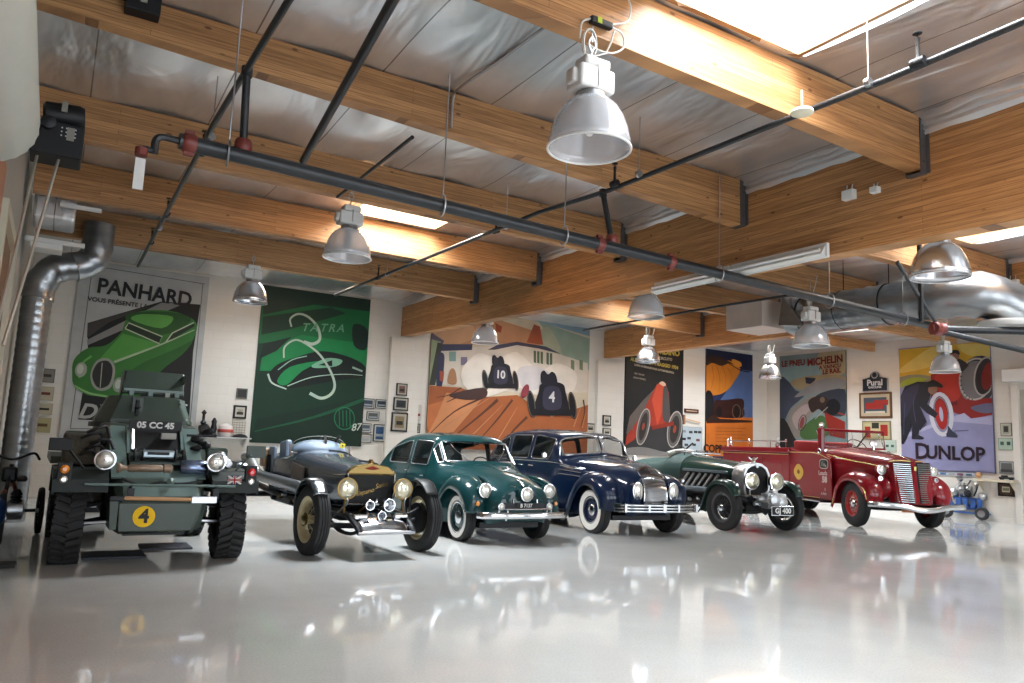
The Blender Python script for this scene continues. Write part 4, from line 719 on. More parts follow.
# ================================================================ VEHICLE HELPERS
def carpaint(name,c,rough=.45): return mat(name,c,rough,0,coat=.75,noise=.05,nscale=3,coat_r=.03,spec=.08)
TYRE_P=lambda Rr,W,rr:[(rr,-.36*W),(rr+.012,-.44*W),((Rr+rr)/2-.01,-.5*W),(Rr-.05*1,-.485*W),(Rr-.018,-.42*W),(Rr-.004,-.36*W),(Rr,-.2*W),(Rr-.012,-.19*W),(Rr-.012,-.16*W),(Rr+.001,-.15*W),(Rr+.002,-.04*W),(Rr-.01,-.03*W),(Rr-.01,.03*W),(Rr+.002,.04*W),(Rr+.001,.15*W),(Rr-.012,.16*W),(Rr-.012,.19*W),(Rr,.2*W),(Rr-.004,.36*W),(Rr-.018,.42*W),(Rr-.05,.485*W),((Rr+rr)/2-.01,.5*W),(rr+.012,.44*W),(rr,.36*W)]
def wheel(Rr,W,rr,style,c1,c2=None,side=-1,lugs=False,ww=None,name='wheel'):
    """wheel about the x axis at the origin, outer face towards side*x"""
    m=MB(); ax=(1,0,0); m.lathe(TYRE_P(Rr,W,rr) if not lugs else [(rr,-.36*W),(rr+.02,-.46*W),((Rr+rr)/2,-.52*W),(Rr-.06,-.5*W),(Rr-.03,-.44*W),(Rr-.03,.44*W),(Rr-.06,.5*W),((Rr+rr)/2,.52*W),(rr+.02,.46*W),(rr,.36*W)],ax=ax,n=64,cap=False)
    if lugs:
        N_=30
        for i in range(N_):
            a=2*PI*i/N_
            for s in (-1,1):
                aa=a+(PI/N_ if s>0 else 0); M=Matrix.Rotation(aa,3,'X')@Matrix.Rotation(s*.35,3,'Z')
                c=Matrix.Rotation(aa,3,'X')@Vector((s*W*.24,0,Rr-.02)); m.box(c,(W*.52,.045,.05),M)
                c=Matrix.Rotation(aa+.06,3,'X')@Vector((s*W*.47,0,Rr-.07)); m.box(c,(W*.1,.04,.12),Matrix.Rotation(aa+.06,3,'X'))
    w=m.build(name,RUBBER,None,smooth=True)
    m=MB(); 
    if style=='wire':
        m.lathe([(rr-.03,-.3*W),(rr+.005,-.34*W),(rr+.012,-.40*W),(rr-.0,-.40*W),(rr-.035,-.28*W),(rr-.05,0),(rr-.035,.28*W),(rr,.40*W),(rr+.012,.40*W),(rr+.005,.34*W),(rr-.03,.3*W)],ax=ax,n=48,cap=False); m.build('rim',c1,w,smooth=True)
        m=MB(); m.lathe([(.045,-.35*W*side),(.05,0),(.06,.42*W*side)],ax=ax,n=16); hubx=.44*W*side
        for i in range(40):
            a=2*PI*i/40; b=a+(.22 if i%2 else -.22); o=hubx*.8 if i%4<2 else -.25*W*side
            m.tube([(o,.055*math.cos(b),.055*math.sin(b)),((.1 if i%2 else -.08)*W,(rr-.03)*math.cos(a),(rr-.03)*math.sin(a))],.0035,4,cap=False)
        m.build('spokes',c1,w)
        m=MB(); m.lathe([(.068,.4*W*side),(.068,.5*W*side),(.05,.58*W*side),(.025,.64*W*side)],ax=ax,n=12)
        for k in range(2): m.box((.5*W*side,0,0),(.02,.16,.03),Matrix.Rotation(k*PI/2+.3,3,'X'))
        m.build('hub_nut',c2 or CHROME,w,smooth=True)
        m=MB(); m.lathe([(.02,-.1*W*side),(rr*.72,-.12*W*side),(rr*.72,-.5*W*side),(.05,-.55*W*side)],ax=ax,n=32); m.build('brake_drum',DARK,w,smooth=True)
    elif style=='disc':
        s=side
        m.lathe([(rr+.012,.42*W*s),(rr-.005,.43*W*s),(rr-.03,.36*W*s),(rr-.035,.22*W*s),(rr*.8,.2*W*s),(rr*.62,.3*W*s),(rr*.4,.28*W*s),(.02,.28*W*s)],ax=ax,n=48,cap=False); m.lathe([(rr,-.3*W*s),(rr-.03,-.1*W*s),(rr-.03,.25*W*s)],ax=ax,n=48,cap=False); m.build('rim',c1,w,smooth=True)
        for k in range(10):
            a=2*PI*k/10; q=MB(); q.box((.255*W*s,rr*.73*math.cos(a),rr*.73*math.sin(a)),(.02,.02,.03),Matrix.Rotation(a,3,'X')); q.build('rim_slot',BLACK,w)
        m=MB(); m.lathe([(rr*.46,.29*W*s),(rr*.46,.34*W*s),(rr*.38,.42*W*s),(rr*.2,.47*W*s),(.0,.49*W*s)],ax=ax,n=32); m.build('hub_cap',c2 or CHROME,w,smooth=True)
        m=MB(); m.lathe([(rr+.01,.43*W*s),(rr-.008,.45*W*s),(rr-.02,.42*W*s)],ax=ax,n=48,cap=False); m.build('trim_ring',CHROME,w,smooth=True)
        m=MB(); m.lathe([(.02,-.3*W*s),(rr*.8,-.3*W*s),(rr*.8,-.6*W*s)],ax=ax,n=24); m.build('brake_drum',DARK,w,smooth=True)
    else: # truck
        s=side
        m.lathe([(rr+.012,.42*W*s),(rr-.01,.44*W*s),(rr-.03,.3*W*s),(rr-.04,.1*W*s),(rr*.75,.02*W*s),(rr*.55,.16*W*s),(.02,.2*W*s)],ax=ax,n=48,cap=False); m.lathe([(rr,-.3*W*s),(rr-.03,-.1*W*s),(rr-.03,.15*W*s)],ax=ax,n=48,cap=False); m.build('rim',c1,w,smooth=True)
        m=MB(); m.lathe([(rr*.34,.18*W*s),(rr*.34,.3*W*s),(rr*.26,.42*W*s),(rr*.12,.46*W*s),(0,.46*W*s)],ax=ax,n=24); m.build('hub_cap',c2 or CHROME,w,smooth=True)
        for k in range(10):
            a=2*PI*k/10; q=MB(); q.lathe([(.016,.15*W*s),(.018,.27*W*s),(.008,.3*W*s)],(0,rr*.5*math.cos(a),rr*.5*math.sin(a)),ax,8); q.build('lug_nut',CHROME,w)
        for k in range(6):
            a=2*PI*(k+.5)/6; q=MB(); q.lathe([(.03,.055*W*s),(.03,.075*W*s)],(0,rr*.74*math.cos(a),rr*.74*math.sin(a)),ax,12); q.build('rim_hole',BLACK,w)
    if ww:
        s=side; m=MB(); m.lathe([(rr+.014,.45*W*s),((Rr+rr)/2-.01,.508*W*s),(rr+(Rr-rr)*ww,.50*W*s),(rr+(Rr-rr)*ww,.47*W*s)],ax=ax,n=64,cap=False); m.build('whitewall',WHITEW,w,smooth=True)
    return w
def put(w,parent,x,y,z,steer=0,first=False,mirror=False,lean=0):
    o=w if first else dup(w)
    o.parent=parent; o.location=(x,y,z); o.rotation_euler=(0,R(lean),R(steer)+(PI if mirror else 0)); return o
def headlamp(parent,c,r,depth=.16,shell=CHROME,d=(0,-1,0),lens=LENS,name='headlamp',ring=CHROME,post=None):
    d=Vector(d).normalized(); m=MB(); k=[(r*.12,depth),(r*.45,depth*.9),(r*.75,depth*.62),(r*.93,depth*.28),(r,0)]
    m.lathe([(a,-h) for a,h in k],c,d,28); o=m.build(name,shell,parent,smooth=True)
    m=MB(); m.lathe([(r*.9,.008),(r*1.04,.006),(r*1.06,-.012),(r,-.025)],c,d,28,cap=False); m.build('lamp_ring',ring,o,smooth=True)
    m=MB(); m.lathe([(r*.93,.0),(r*.8,.016),(r*.4,.028),(.001,.03)],c,d,28); m.build('lens',lens,o,smooth=True)
    m=MB(); m.lathe([(r*.16,.025),(r*.16,.034),(r*.1,.037)],c,d,12); m.build('bulb_shield',CHROME,o,smooth=True)
    if post: m=MB(); m.tube([Vector(c)-d*depth*.4,post],.014,8); m.build('lamp_post',ring,o,smooth=True)
    return o
def W4(T):
    return np.stack([.5*(-T+2*T**2-T**3),.5*(2-5*T**2+3*T**3),.5*(T+4*T**2-3*T**3),.5*(-T**2+T**3)],1)
def sgrid(Sf,U,V):
    n,m=Sf.n,Sf.m; C=np.array([[list(Sf.c(i,j)) for j in range(-1,m+2-0)] for i in range(-1,n+1)])  # padded
    def wm(T,k):
        T=np.clip(np.array(T,float),0,k-1-1e-6); i=T.astype(int); w=W4(T-i); Mx=np.zeros((len(T),k+2+(1 if k==m else 0))) if False else np.zeros((len(T),C.shape[0 if k is n else 1]))
        for q in range(4): Mx[np.arange(len(T)),i+q]+=w[:,q]
        return Mx
    def wmat(T,k,pad):
        T=np.clip(np.array(T,float),0,k-1-1e-6); i=T.astype(int); w=W4(T-i); Mx=np.zeros((len(T),pad))
        for q in range(4): Mx[np.arange(len(T)),i+q]+=w[:,q]
        return Mx
    return np.einsum('ui,ijk,vj->uvk',wmat(U,n,C.shape[0]),C,wmat(V,m,C.shape[1]))
BTRIM=mat('bright_trim',(.66,.67,.70),.25,.85)
def body(parent,net,paint,wins=(),nu=14,nv=8,name='body',cut=(),caps=True):
    """wins: dict(uv=polygon,name=,chrome=bool,w=frame radius). returns Surf, object"""
    Sf=Surf(net); Sf.sgn=1
    p=Sf.pt((Sf.n-1)/2,2.2); nn=Sf.nrm((Sf.n-1)/2,2.2); Sf.sgn=1 if nn.x>0 else -1
    U=[i/nu for i in range((Sf.n-1)*nu+1)]; V=[j/nv for j in range((Sf.m-1)*nv+1)]; G=sgrid(Sf,U,V)
    left=G[:,:-1][:,::-1].copy(); left[...,0]*=-1; A=np.concatenate([G,left],1); n=A.shape[1]; VV=V+V[-2::-1]
    tests=[inpoly([(w['c'][0]+(a-w['c'][0])*.97,w['c'][1]+(b-w['c'][1])*.97) for a,b in w['uv']]) for w in wins if not w.update(c=(sum(p[0] for p in w['uv'])/len(w['uv']),sum(p[1] for p in w['uv'])/len(w['uv'])))]
    fs=[]
    for i in range(len(U)-1):
        um=(U[i]+U[i+1])/2
        for k in range(n-1):
            vm=(VV[k]+VV[k+1])/2
            if any(t(um,vm) for t in tests) or any(t(um,vm) for t in cut): continue
            fs.append((i*n+k,i*n+k+1,(i+1)*n+k+1,(i+1)*n+k))
    for i in ((0,len(U)-1) if caps else ()):
        r=A[i]; mid=(r+r[::-1]*np.array([-1,1,1]))/2; mid[:,0]=0; B0=A.shape[0]*n
        fs.append([i*n+k for k in range(n)][:: 1 if i else -1])
    m=MB(); m.add([tuple(q) for q in A.reshape(-1,3)],fs); b=m.build(name,paint,parent,smooth=True,angle=60)
    for w in wins:
        c=w['c']; sc=lambda k:[(c[0]+(x-c[0])*k,c[1]+(y-c[1])*k) for x,y in w['uv']]
        for sd in ((1,) if w.get('cross') else (1,-1)):
            o=MB(); n_=len(w['uv']); out=sc(1.07); inn=sc(.93); vs=[]
            for q,of in ((out,.001),(sc(1.03),.006),(sc(.97),.006),(inn,-.004)):
                vs+=[Sf.pt(x,y,sd)+Sf.nrm(x,y,sd)*of*Sf.sgn for x,y in q]
            o.add(vs,[(r*n_+i,r*n_+(i+1)%n_,(r+1)*n_+(i+1)%n_,(r+1)*n_+i) for r in range(3) for i in range(n_)])
            fr=o.build('window_frame',mat('bright_trim',(.72,.73,.75),.22,.9) if w.get('chrome') else paint,parent,smooth=True)
            if w.get('bead'): q=MB(); q.tube([Sf.pt(x,y,sd)+Sf.nrm(x,y,sd)*.008*Sf.sgn for x,y in sc(.99)],w['bead'],6,closed=True); q.build('frame_bead',BTRIM,fr,smooth=True)
            g=MB()
            if w.get('flat'):
                u0,u1,v0,v1=w['flat']; q=[Sf.pt(a,b) for a,b in ((u0,v0),(u1,v0),(u1,v1),(u0,v1))]; g.add(q,[(0,1,2,3)])
            else: Sf.patch(g,sc(.96),-.002,sd,4)
            g.build(w.get('name','window_glass'),GLASS,parent,smooth=True)
    return Sf,b
def fender(parent,path,xc,hw,drop,paint,name='fender',crown=.5,lip=0,n=9,sub=6,out=1,cap=False):
    """path: [(y,z,hw scale,drop scale)]; section bends down on both sides (outer deeper)"""
    P=cr([Vector((p[0],p[1],0)) for p in path],sub); K=cr([Vector((p[2] if len(p)>2 else 1,p[3] if len(p)>3 else 1,p[4] if len(p)>4 else 0)) for p in path],sub); rings=[]
    for i,p in enumerate(P):
        t=(P[min(i+1,len(P)-1)]-P[max(i-1,0)]).normalized(); nn=Vector((0,-t.y,t.x)) if True else 0
        if nn.z<0 and False: nn=-nn
        h=hw*K[i].x; dd=drop*K[i].y; ring=[]
        for k in range(n+1):
            a=PI*k/n; c,s=math.cos(a),math.sin(a)
            x=-out*0+h*(-c if out>0 else c); q=dd*(1-abs(s)**.7) ; sidek=1 if k>n/2 else .75
            ring.append(Vector((xc+K[i].z*out+x, p.x - nn.y*q*sidek*1.0, p.y-nn.z*q*sidek)))
        rings.append(ring)
    m=MB(); m.rings(rings,cap=False,closed_ring=False); return m.build(name,paint,parent,smooth=True,solid=.012,angle=70)
def strip(parent,pts,r,m_,name,n=8,flat_=1.,up=None,smooth=True,sub=5):
    m=MB(); m.tube(cr(pts,sub) if sub else pts,r,n,flatk=flat_,up=up); return m.build(name,m_,parent,smooth=smooth)
def mirrored(f): 
    for s in (-1,1): f(s)
def pplate(parent,txt,c,w,h,bgc,fgc,size,name='number_plate',d=(0,-1,0)):
    m=MB(); m.box(c,(w,.012,h)); o=m.build(name,bgc,parent,bevel=.003); m=MB(); m.text(txt,size,Matrix(((1,0,0,c[0]),(0,0,-1,c[1]-.008),(0,1,0,c[2]),(0,0,0,1))),bold=size*.03); m.build('lettering',fgc,o); return o
def wheel_hole(y0,z0,r):
    pass
# ================================================================ TEAL STREAMLINED SALOON
def arch_cut(Sf_net,y0,z0,r,vmax=2.6):
    Sf=Surf(Sf_net)
    def f(u,v):
        if v>vmax: return False
        p=Sf.pt(u,v); return (p.y-y0)**2+(p.z-z0)**2<r*r
    return f
def seats(t,items,m_=LEATH):
    for x,y,z,w,h in items:
        m=MB(); m.box((x,y,z),(w,.5,.16)); m.box((x,y+.27,z+h/2),(w,.14,h),Matrix.Rotation(-.15,3,'X')); m.build('seat',m_,t,bevel=.04)
def steering(t,c,r,tilt=.5,m_=BLACK):
    M=Matrix.Rotation(-tilt,3,'X'); c=Vector(c); m=MB(); m.tube([c+M@Vector((r*math.cos(a),0,r*math.sin(a))) for a in [2*PI*i/24 for i in range(24)]],.012,6,closed=True)
    for a in (.5,2.6,4.7): m.tube([c,c+M@Vector((r*math.cos(a),0,r*math.sin(a)))],.008,5)
    m.tube([c,c+M@Vector((0,-.5,-.0))],.018,6); m.build('steering_wheel',m_,t,smooth=True)
TEAL=carpaint('teal_paint',(.003,.036,.039))
t=thing('streamlined_saloon','dark teal streamlined saloon with three headlamps and whitewall tyres','car',(5.92,10.1,0),0); t.scale=(1,1,1.025)
net=[
 [(.30,-.60,.32),(.36,-.64,.42),(.38,-.66,.54),(.33,-.65,.66),(.24,-.64,.72),(.12,-.64,.75),(0,-.64,.76)],
 [(.46,-.50,.28),(.50,-.52,.42),(.50,-.53,.60),(.44,-.52,.74),(.32,-.50,.81),(.16,-.49,.845),(0,-.49,.855)],
 [(.50,-.20,.26),(.54,-.20,.44),(.54,-.20,.68),(.48,-.2,.84),(.35,-.2,.91),(.18,-.2,.945),(0,-.2,.96)],
 [(.54,.20,.26),(.58,.2,.46),(.60,.2,.74),(.55,.2,.90),(.42,.2,.985),(.21,.2,1.02),(0,.2,1.03)],
 [(.72,.56,.22),(.77,.56,.48),(.77,.56,.78),(.69,.60,.95),(.53,.56,1.03),(.26,.5,1.06),(0,.48,1.07)],
 [(.76,.76,.22),(.81,.76,.48),(.81,.76,.80),(.745,.73,.975),(.66,.72,1.05),(.45,.60,1.08),(0,.57,1.095)],
 [(.76,.98,.22),(.82,.98,.48),(.82,.98,.80),(.76,.98,.985),(.655,.99,1.32),(.47,.905,1.425),(0,.885,1.44)],
 [(.76,1.36,.22),(.82,1.36,.48),(.82,1.36,.80),(.765,1.36,.99),(.67,1.33,1.37),(.45,1.29,1.495),(0,1.26,1.515)],
 [(.76,1.98,.22),(.82,1.98,.48),(.82,1.98,.80),(.76,1.98,.99),(.665,1.98,1.37),(.44,1.98,1.50),(0,1.98,1.53)],
 [(.74,2.65,.24),(.80,2.65,.50),(.80,2.65,.80),(.73,2.65,.98),(.62,2.65,1.29),(.38,2.65,1.42),(0,2.65,1.45)],
 [(.66,3.4,.28),(.72,3.4,.52),(.71,3.4,.78),(.62,3.4,.92),(.48,3.4,1.10),(.27,3.4,1.20),(0,3.4,1.23)],
 [(.46,3.85,.34),(.50,3.87,.52),(.50,3.88,.70),(.43,3.88,.80),(.33,3.88,.89),(.18,3.88,.94),(0,3.88,.96)],
 [(.2,4.02,.42),(.22,4.05,.5),(.22,4.06,.58),(.19,4.06,.62),(.14,4.06,.66),(.08,4.06,.68),(0,4.06,.69)]]
wins=[dict(uv=rrect(6.12,7.52,3.10,4.12,.1,v0b=3.08,v1b=4.06)[::1],name='front_door_glass',bead=.006),dict(uv=rrect(7.66,9.05,3.08,4.04,.16,v0b=3.1,v1b=3.85),name='rear_door_glass',bead=.006),
 dict(uv=rrect(5.08,5.9,4.46,7.54,.05,n=4),name='windscreen_glass',bead=.013,cross=True,flat=(5.1,5.88,4.46,7.54)),dict(uv=rrect(5.08,5.9,3.8,4.3,.1),name='quarter_glass',bead=.011)]
Sf,b=body(t,net,TEAL,wins,cut=[arch_cut(net,0,.34,.40),arch_cut(net,2.85,.33,.37,1.4)])
# centre divider, wipers, mirrors
for s in (-1,1): strip(t,[Sf.pt(5.06,5.45,s)+Vector((0,-.02,.02)),Sf.pt(5.5,5.1,s)+Vector((0,-.03,.01)),Sf.pt(5.75,4.95,s)+Vector((0,-.03,.01))],.006,CHROME,'wiper')
# fenders (front pontoon)
for s in (-1,1):
    fender(t,[(-.46,.42,.85,.5),(-.47,.62,.95,.9),(-.36,.80,1,1),(-.12,.90,1,1),(.18,.91,1,1.),(.46,.80,1,1.2),(.66,.60,.9,1.2),(.82,.36,.6,1.2)],s*.62,.20,.20,TEAL,out=s,name='front_fender')
    m=MB(); m.lathe([(.001,-.02),(.05,-.02),(.075,.05),(.02,.15)],(s*.40,-.46,.74),(0,-1,0),18)
    headlamp(t,(s*.545,-.51,.735),.10,.28,TEAL)
    strip(t,[(s*.50,-.5,.83),(s*.47,-.3,.885),(s*.44,-.1,.92)],[.02]*11,TEAL,'lamp_fairing')
    headlamp(t,(s*.40,-.735,.53),.052,.07,CHROME,name='fog_lamp',post=(s*.40,-.66,.44))
    m=MB(); m.lathe([(.028,-.02),(.03,.0),(.02,.012)],(s*.66,-.52,.555),(0,-1,0),14); m.build('turn_signal',AMBER,t,smooth=True)
    m=MB(); m.box((s*.20,-.70,.60),(.012,.03,.06)); m.build('bumper_post',CHROME,t)
    strip(t,[(s*.36,-.8,.36),(s*.36,-.84,.42),(s*.36,-.83,.49)],.018,CHROME,'overrider')
    # door handle, hinges
    strip(t,[(s*.81,1.72,.90),(s*.85,1.70,.91),(s*.85,1.58,.91)],.010,CHROME,'door_handle')
    strip(t,[(s*.835,1.0,.86),(s*.85,1.02,.86),(s*.85,1.08,.855)],.008,CHROME,'door_hinge')
    strip(t,[Sf.pt(7.6,v,s)*1.0+Vector((s*.002,0,0)) for v in (.2,1,2,2.9)],.004,BLACK,'door_gap')
    strip(t,[Sf.pt(6.02,v,s)*1.0+Vector((s*.002,0,0)) for v in (.2,1,2,2.9)],.004,BLACK,'door_gap')
    m=MB(); m.bbox(s*.5,s*.79,.5,2.6,.2,.26); m.build('sill',TEAL,t,bevel=.02)
    # rear fender with spat
    fender(t,[(2.35,.40,.5,1),(2.5,.62,.9,1),(2.8,.78,1,1),(3.2,.76,1,1),(3.6,.60,.8,1),(3.85,.42,.5,1)],s*.66,.19,.2,TEAL,out=s,name='rear_fender')
headlamp(t,(0,-.75,.70),.098,.30,TEAL,name='centre_headlamp')
m=MB(); m.tube(cr([(0,-.66,.80),(0,-.55,.86),(0,-.45,.885)],5),[.02,.022,.024,.026,.026,.024,.022,.02,.018,.014,.01],10); m.build('bonnet_handle',CHROME,t,smooth=True)
for s in (-1,1): strip(t,[(s*.10,-.60,.79),(s*.16,-.56,.805),(s*.22,-.5,.80)],.007,CHROME,'nose_trim')
bp=[(-.72,-.62,.41),(-.66,-.74,.415),(-.45,-.83,.42),(-.2,-.87,.42),(.2,-.87,.42),(.45,-.83,.42),(.66,-.74,.415),(.72,-.62,.41)]
m=MB(); P=cr(bp,5); m.tube(P,.042,10,flatk=.45,up=(0,0,1)); m.build('front_bumper',CHROME,t,smooth=True)
m=MB(); m.bbox(-.34,.34,-.72,-.69,.50,.58); m.build('badge_bar_panel',DARK,t,bevel=.005)
strip(t,[(-.36,-.75,.50),(.36,-.75,.50)],.010,CHROME,'badge_bar',sub=0)
pplate(t,'B 7137',(0,-.735,.545),.32,.07,BLACK,WHITE,.07)
m=MB(); m.bbox(-.5,.5,-.3,3.6,.2,.28); m.build('underbody',BLACK,t)
m=MB(); m.tube([(-.55,0,.33),(.55,0,.33)],.045,8); m.box((0,0,.3),(.5,.3,.12)); m.build('front_axle',BLACK,t)
seats(t,[(-.32,1.7,.48,.5,.6),(.32,1.7,.48,.5,.6),(0,2.65,.48,1.2,.6)]); steering(t,(.34,1.22,.98),.19,.4,DARK)
TR=mat('teal_rim',(.008,.05,.055),.3,coat=.8)
w=wheel(.335,.17,.215,'disc',TR,CHROME,-1,ww=.62)
put(w,t,-.64,0,.335,first=True); put(w,t,.64,0,.335,mirror=True); put(w,t,-.62,2.85,.335); put(w,t,.62,2.85,.335,mirror=True)

# ================================================================ NAVY AIRFLOW LIMOUSINE
NAVY=carpaint('navy_paint',(.002,.011,.04))
t=thing('navy_limousine','dark navy blue limousine with waterfall chrome grille and wide whitewall tyres','car',(8.77,10.45,0),R(-4))
net=[
 [(.30,-.55,.36),(.37,-.60,.46),(.40,-.62,.62),(.37,-.60,.80),(.28,-.57,.93),(.15,-.55,1.0),(0,-.55,1.02)],
 [(.44,-.46,.32),(.50,-.47,.48),(.52,-.46,.68),(.48,-.43,.87),(.35,-.40,1.02),(.18,-.38,1.09),(0,-.38,1.11)],
 [(.54,-.15,.30),(.60,-.15,.50),(.62,-.14,.78),(.57,-.12,.97),(.42,-.1,1.10),(.21,-.08,1.17),(0,-.08,1.19)],
 [(.60,.35,.28),(.68,.35,.50),(.70,.35,.85),(.64,.36,1.04),(.48,.38,1.16),(.24,.4,1.225),(0,.4,1.24)],
 [(.74,.85,.26),(.83,.85,.52),(.84,.85,.88),(.77,.86,1.09),(.60,.86,1.20),(.30,.82,1.265),(0,.80,1.285)],
 [(.80,1.14,.26),(.88,1.14,.52),(.885,1.14,.88),(.82,1.13,1.12),(.72,1.12,1.225),(.38,1.0,1.28),(0,.92,1.31)],
 [(.82,1.42,.26),(.90,1.42,.52),(.905,1.42,.88),(.845,1.42,1.14),(.735,1.35,1.50),(.44,1.22,1.62),(0,1.14,1.64)],
 [(.82,1.85,.26),(.91,1.85,.52),(.915,1.85,.88),(.86,1.85,1.14),(.75,1.8,1.60),(.46,1.72,1.71),(0,1.7,1.73)],
 [(.82,2.6,.26),(.91,2.6,.52),(.915,2.6,.88),(.865,2.6,1.14),(.75,2.6,1.61),(.46,2.6,1.735),(0,2.6,1.765)],
 [(.82,3.4,.26),(.91,3.4,.52),(.915,3.4,.88),(.86,3.4,1.14),(.74,3.4,1.59),(.45,3.4,1.71),(0,3.4,1.74)],
 [(.78,4.1,.28),(.87,4.1,.54),(.87,4.1,.88),(.80,4.1,1.12),(.62,4.1,1.44),(.35,4.1,1.56),(0,4.1,1.60)],
 [(.66,4.6,.32),(.73,4.6,.56),(.72,4.6,.84),(.64,4.6,1.02),(.48,4.6,1.20),(.27,4.6,1.28),(0,4.6,1.31)],
 [(.40,4.95,.38),(.46,4.97,.56),(.45,4.98,.72),(.38,4.98,.83),(.28,4.98,.92),(.15,4.98,.96),(0,4.98,.97)]]
wins=[dict(uv=rrect(6.10,7.42,3.1,4.08,.12,v0b=3.08,v1b=4.04),name='front_door_glass',bead=.005),dict(uv=rrect(7.55,8.55,3.08,4.03,.12),name='rear_door_glass',bead=.005),dict(uv=rrect(8.68,9.75,3.1,3.98,.25,v0b=3.15,v1b=3.8),name='rear_quarter_glass',bead=.005),
 dict(uv=rrect(5.08,5.94,4.05,5.90,.2,v0b=4.10),name='windscreen_glass',bead=.018,chrome=True)]
Sf,b=body(t,net,NAVY,wins,cut=[arch_cut(net,0,.38,.46)])
strip(t,Sf.line([(5.05,5.99),(5.5,5.99),(5.97,5.99)],.012,1,4),.018,CHROME,'windscreen_divider',sub=0)
for s in (-1,1):
    fender(t,[(-.42,.40,.75,.6),(-.47,.62,.9,.9),(-.38,.84,1,1),(-.14,.98,1,1),(.16,1.0,1,1),(.46,.90,1,1.2),(.70,.66,.95,1.3),(.90,.42,.75,1.3),(1.15,.30,.45,1.)],s*.70,.23,.22,NAVY,out=s,name='front_fender')
    # fairing filling between fender and nose
    m=MB(); m.ell((s*.52,-.10,.66),(.16,.40,.26),18,12); m.build('fender_fairing',NAVY,t,smooth=True)
    h=headlamp(t,(s*.365,-.665,.785),.098,.16,CHROME); h.scale=(1,1,1.45); h.location=(0,0,.745-.785*1.45)
    m=MB(); m.ell((s*.37,-.58,.66),(.10,.11,.26),16,12); m.build('headlamp_surround',NAVY,t,smooth=True)
    m=MB(); m.lathe([(.035,-.03),(.04,0),(.02,.02)],(s*.78,-.40,.92),(0,-1,0),12); m.build('parking_lamp',CHROME,t,smooth=True)
    for k in range(3): strip(t,[Sf.pt(u,2.2+.32*k,s)+Vector((s*.012,0,0)) for u in (3.3,3.8,4.3,4.7)],.010,CHROME,'louvre_strip')
    strip(t,[Sf.pt(u,2.98,s)+Vector((s*.008,0,0)) for u in (3.2,4,5,6,7,8,9,10,10.8)],.007,CHROME,'belt_moulding')
    for u in (6.0,7.49,8.62): strip(t,[Sf.pt(u,v,s)+Vector((s*.001,0,0)) for v in (.3,1,2,2.9)],.004,BLACK,'door_gap')
    for y in (1.95,2.35): strip(t,[(s*.915,y,1.04),(s*.94,y+.02,1.045),(s*.94,y+.12,1.045)],.010,CHROME,'door_handle')
    m=MB(); m.bbox(s*.66,s*.98,.75,3.3,.27,.32); m.build('running_board',BLACK,t,bevel=.015)
    strip(t,[(s*.985,.8,.30),(s*.985,3.3,.30)],.014,CHROME,'running_board_trim',sub=0)
    fender(t,[(2.95,.36,.5,1),(3.15,.62,.9,1),(3.5,.84,1,1),(3.9,.86,1,1),(4.35,.68,.9,1),(4.7,.44,.6,1)],s*.74,.23,.22,NAVY,out=s,name='rear_fender')
    strip(t,[(s*.93,1.35,1.2),(s*1.0,1.33,1.24)],.008,CHROME,'mirror_stalk',sub=0); m=MB(); m.lathe([(.05,0),(.06,.01),(.04,.04)],(s*1.02,1.35,1.25),(0,-1,0),16); m.build('side_mirror',CHROME,t,smooth=True)
# waterfall grille: bars from bonnet top down the nose
GR=Surf(net)
m=MB()
def nose(x,s_):  # s_ 0 bonnet top .. 1 bottom
    pr=[(-.02,1.20),(-.25,1.165),(-.42,1.09),(-.56,1.0),(-.645,.88),(-.69,.76),(-.70,.64),(-.69,.52)]; i=s_*(len(pr)-1); k=min(int(i),len(pr)-2); a=i-k
    y=pr[k][0]*(1-a)+pr[k+1][0]*a; z=pr[k][1]*(1-a)+pr[k+1][1]*a; return Vector((x*(.85+.15*s_) if s_>.3 else x*(.8+.2*s_),y+ .9*x*x,z-.7*x*x*(1-s_)))
for i in range(25):
    x=-.225+.45*i/24; m=MB(); m.tube([nose(x,k/16)+Vector((0,-.018,.012)) for k in range(17)],.0065,5); m.build('grille_bar',CHROME,t,smooth=True)
m=MB(); m.rings([[nose(-.235+.47*j/8,k/16) for j in range(9)] for k in range(17)],cap=False,closed_ring=False); m.build('grille_backing',STEEL,t,smooth=True)
strip(t,[nose(-.24+.48*j/8,.50)+Vector((0,-.03,.012)) for j in range(9)],.013,CHROME,'grille_crossbar',sub=0)
for s in (-1,1): strip(t,[nose(s*.238,k/16)+Vector((0,-.02,.01)) for k in range(17)],.012,CHROME,'grille_surround',sub=0)
for k,z in enumerate((.435,.482,.53)):
    m=MB(); P=cr([(-.80,-.62,z),(-.74,-.78,z),(-.5,-.87,z),(-.2,-.90,z),(.2,-.90,z),(.5,-.87,z),(.74,-.78,z),(.80,-.62,z)],5); m.tube(P,.017,8,flatk=.6,up=(0,0,1)); m.build('bumper_bar',mat('dull_chrome',(.38,.39,.40),.2,1),t,smooth=True)
for x in (-.72,-.30,.0,.30,.72): m=MB(); m.box((x,-.905+abs(x)**2*.13,.485),(.075 if x==0 else .05,.03,.14)); m.build('bumper_clamp',mat('dull_chrome',(0,0,0)),t,bevel=.01)
m=MB(); m.prism([(-.03,-.55,1.03),(.03,-.55,1.03),(.0,-.35,1.2)],(0,.02,.02)); m.build('bonnet_ornament',CHROME,t)
m=MB(); m.bbox(-.6,.6,-.3,4.5,.24,.32); m.build('underbody',BLACK,t); m=MB(); m.tube([(-.6,0,.38),(.6,0,.38)],.045,8); m.build('front_axle',BLACK,t)
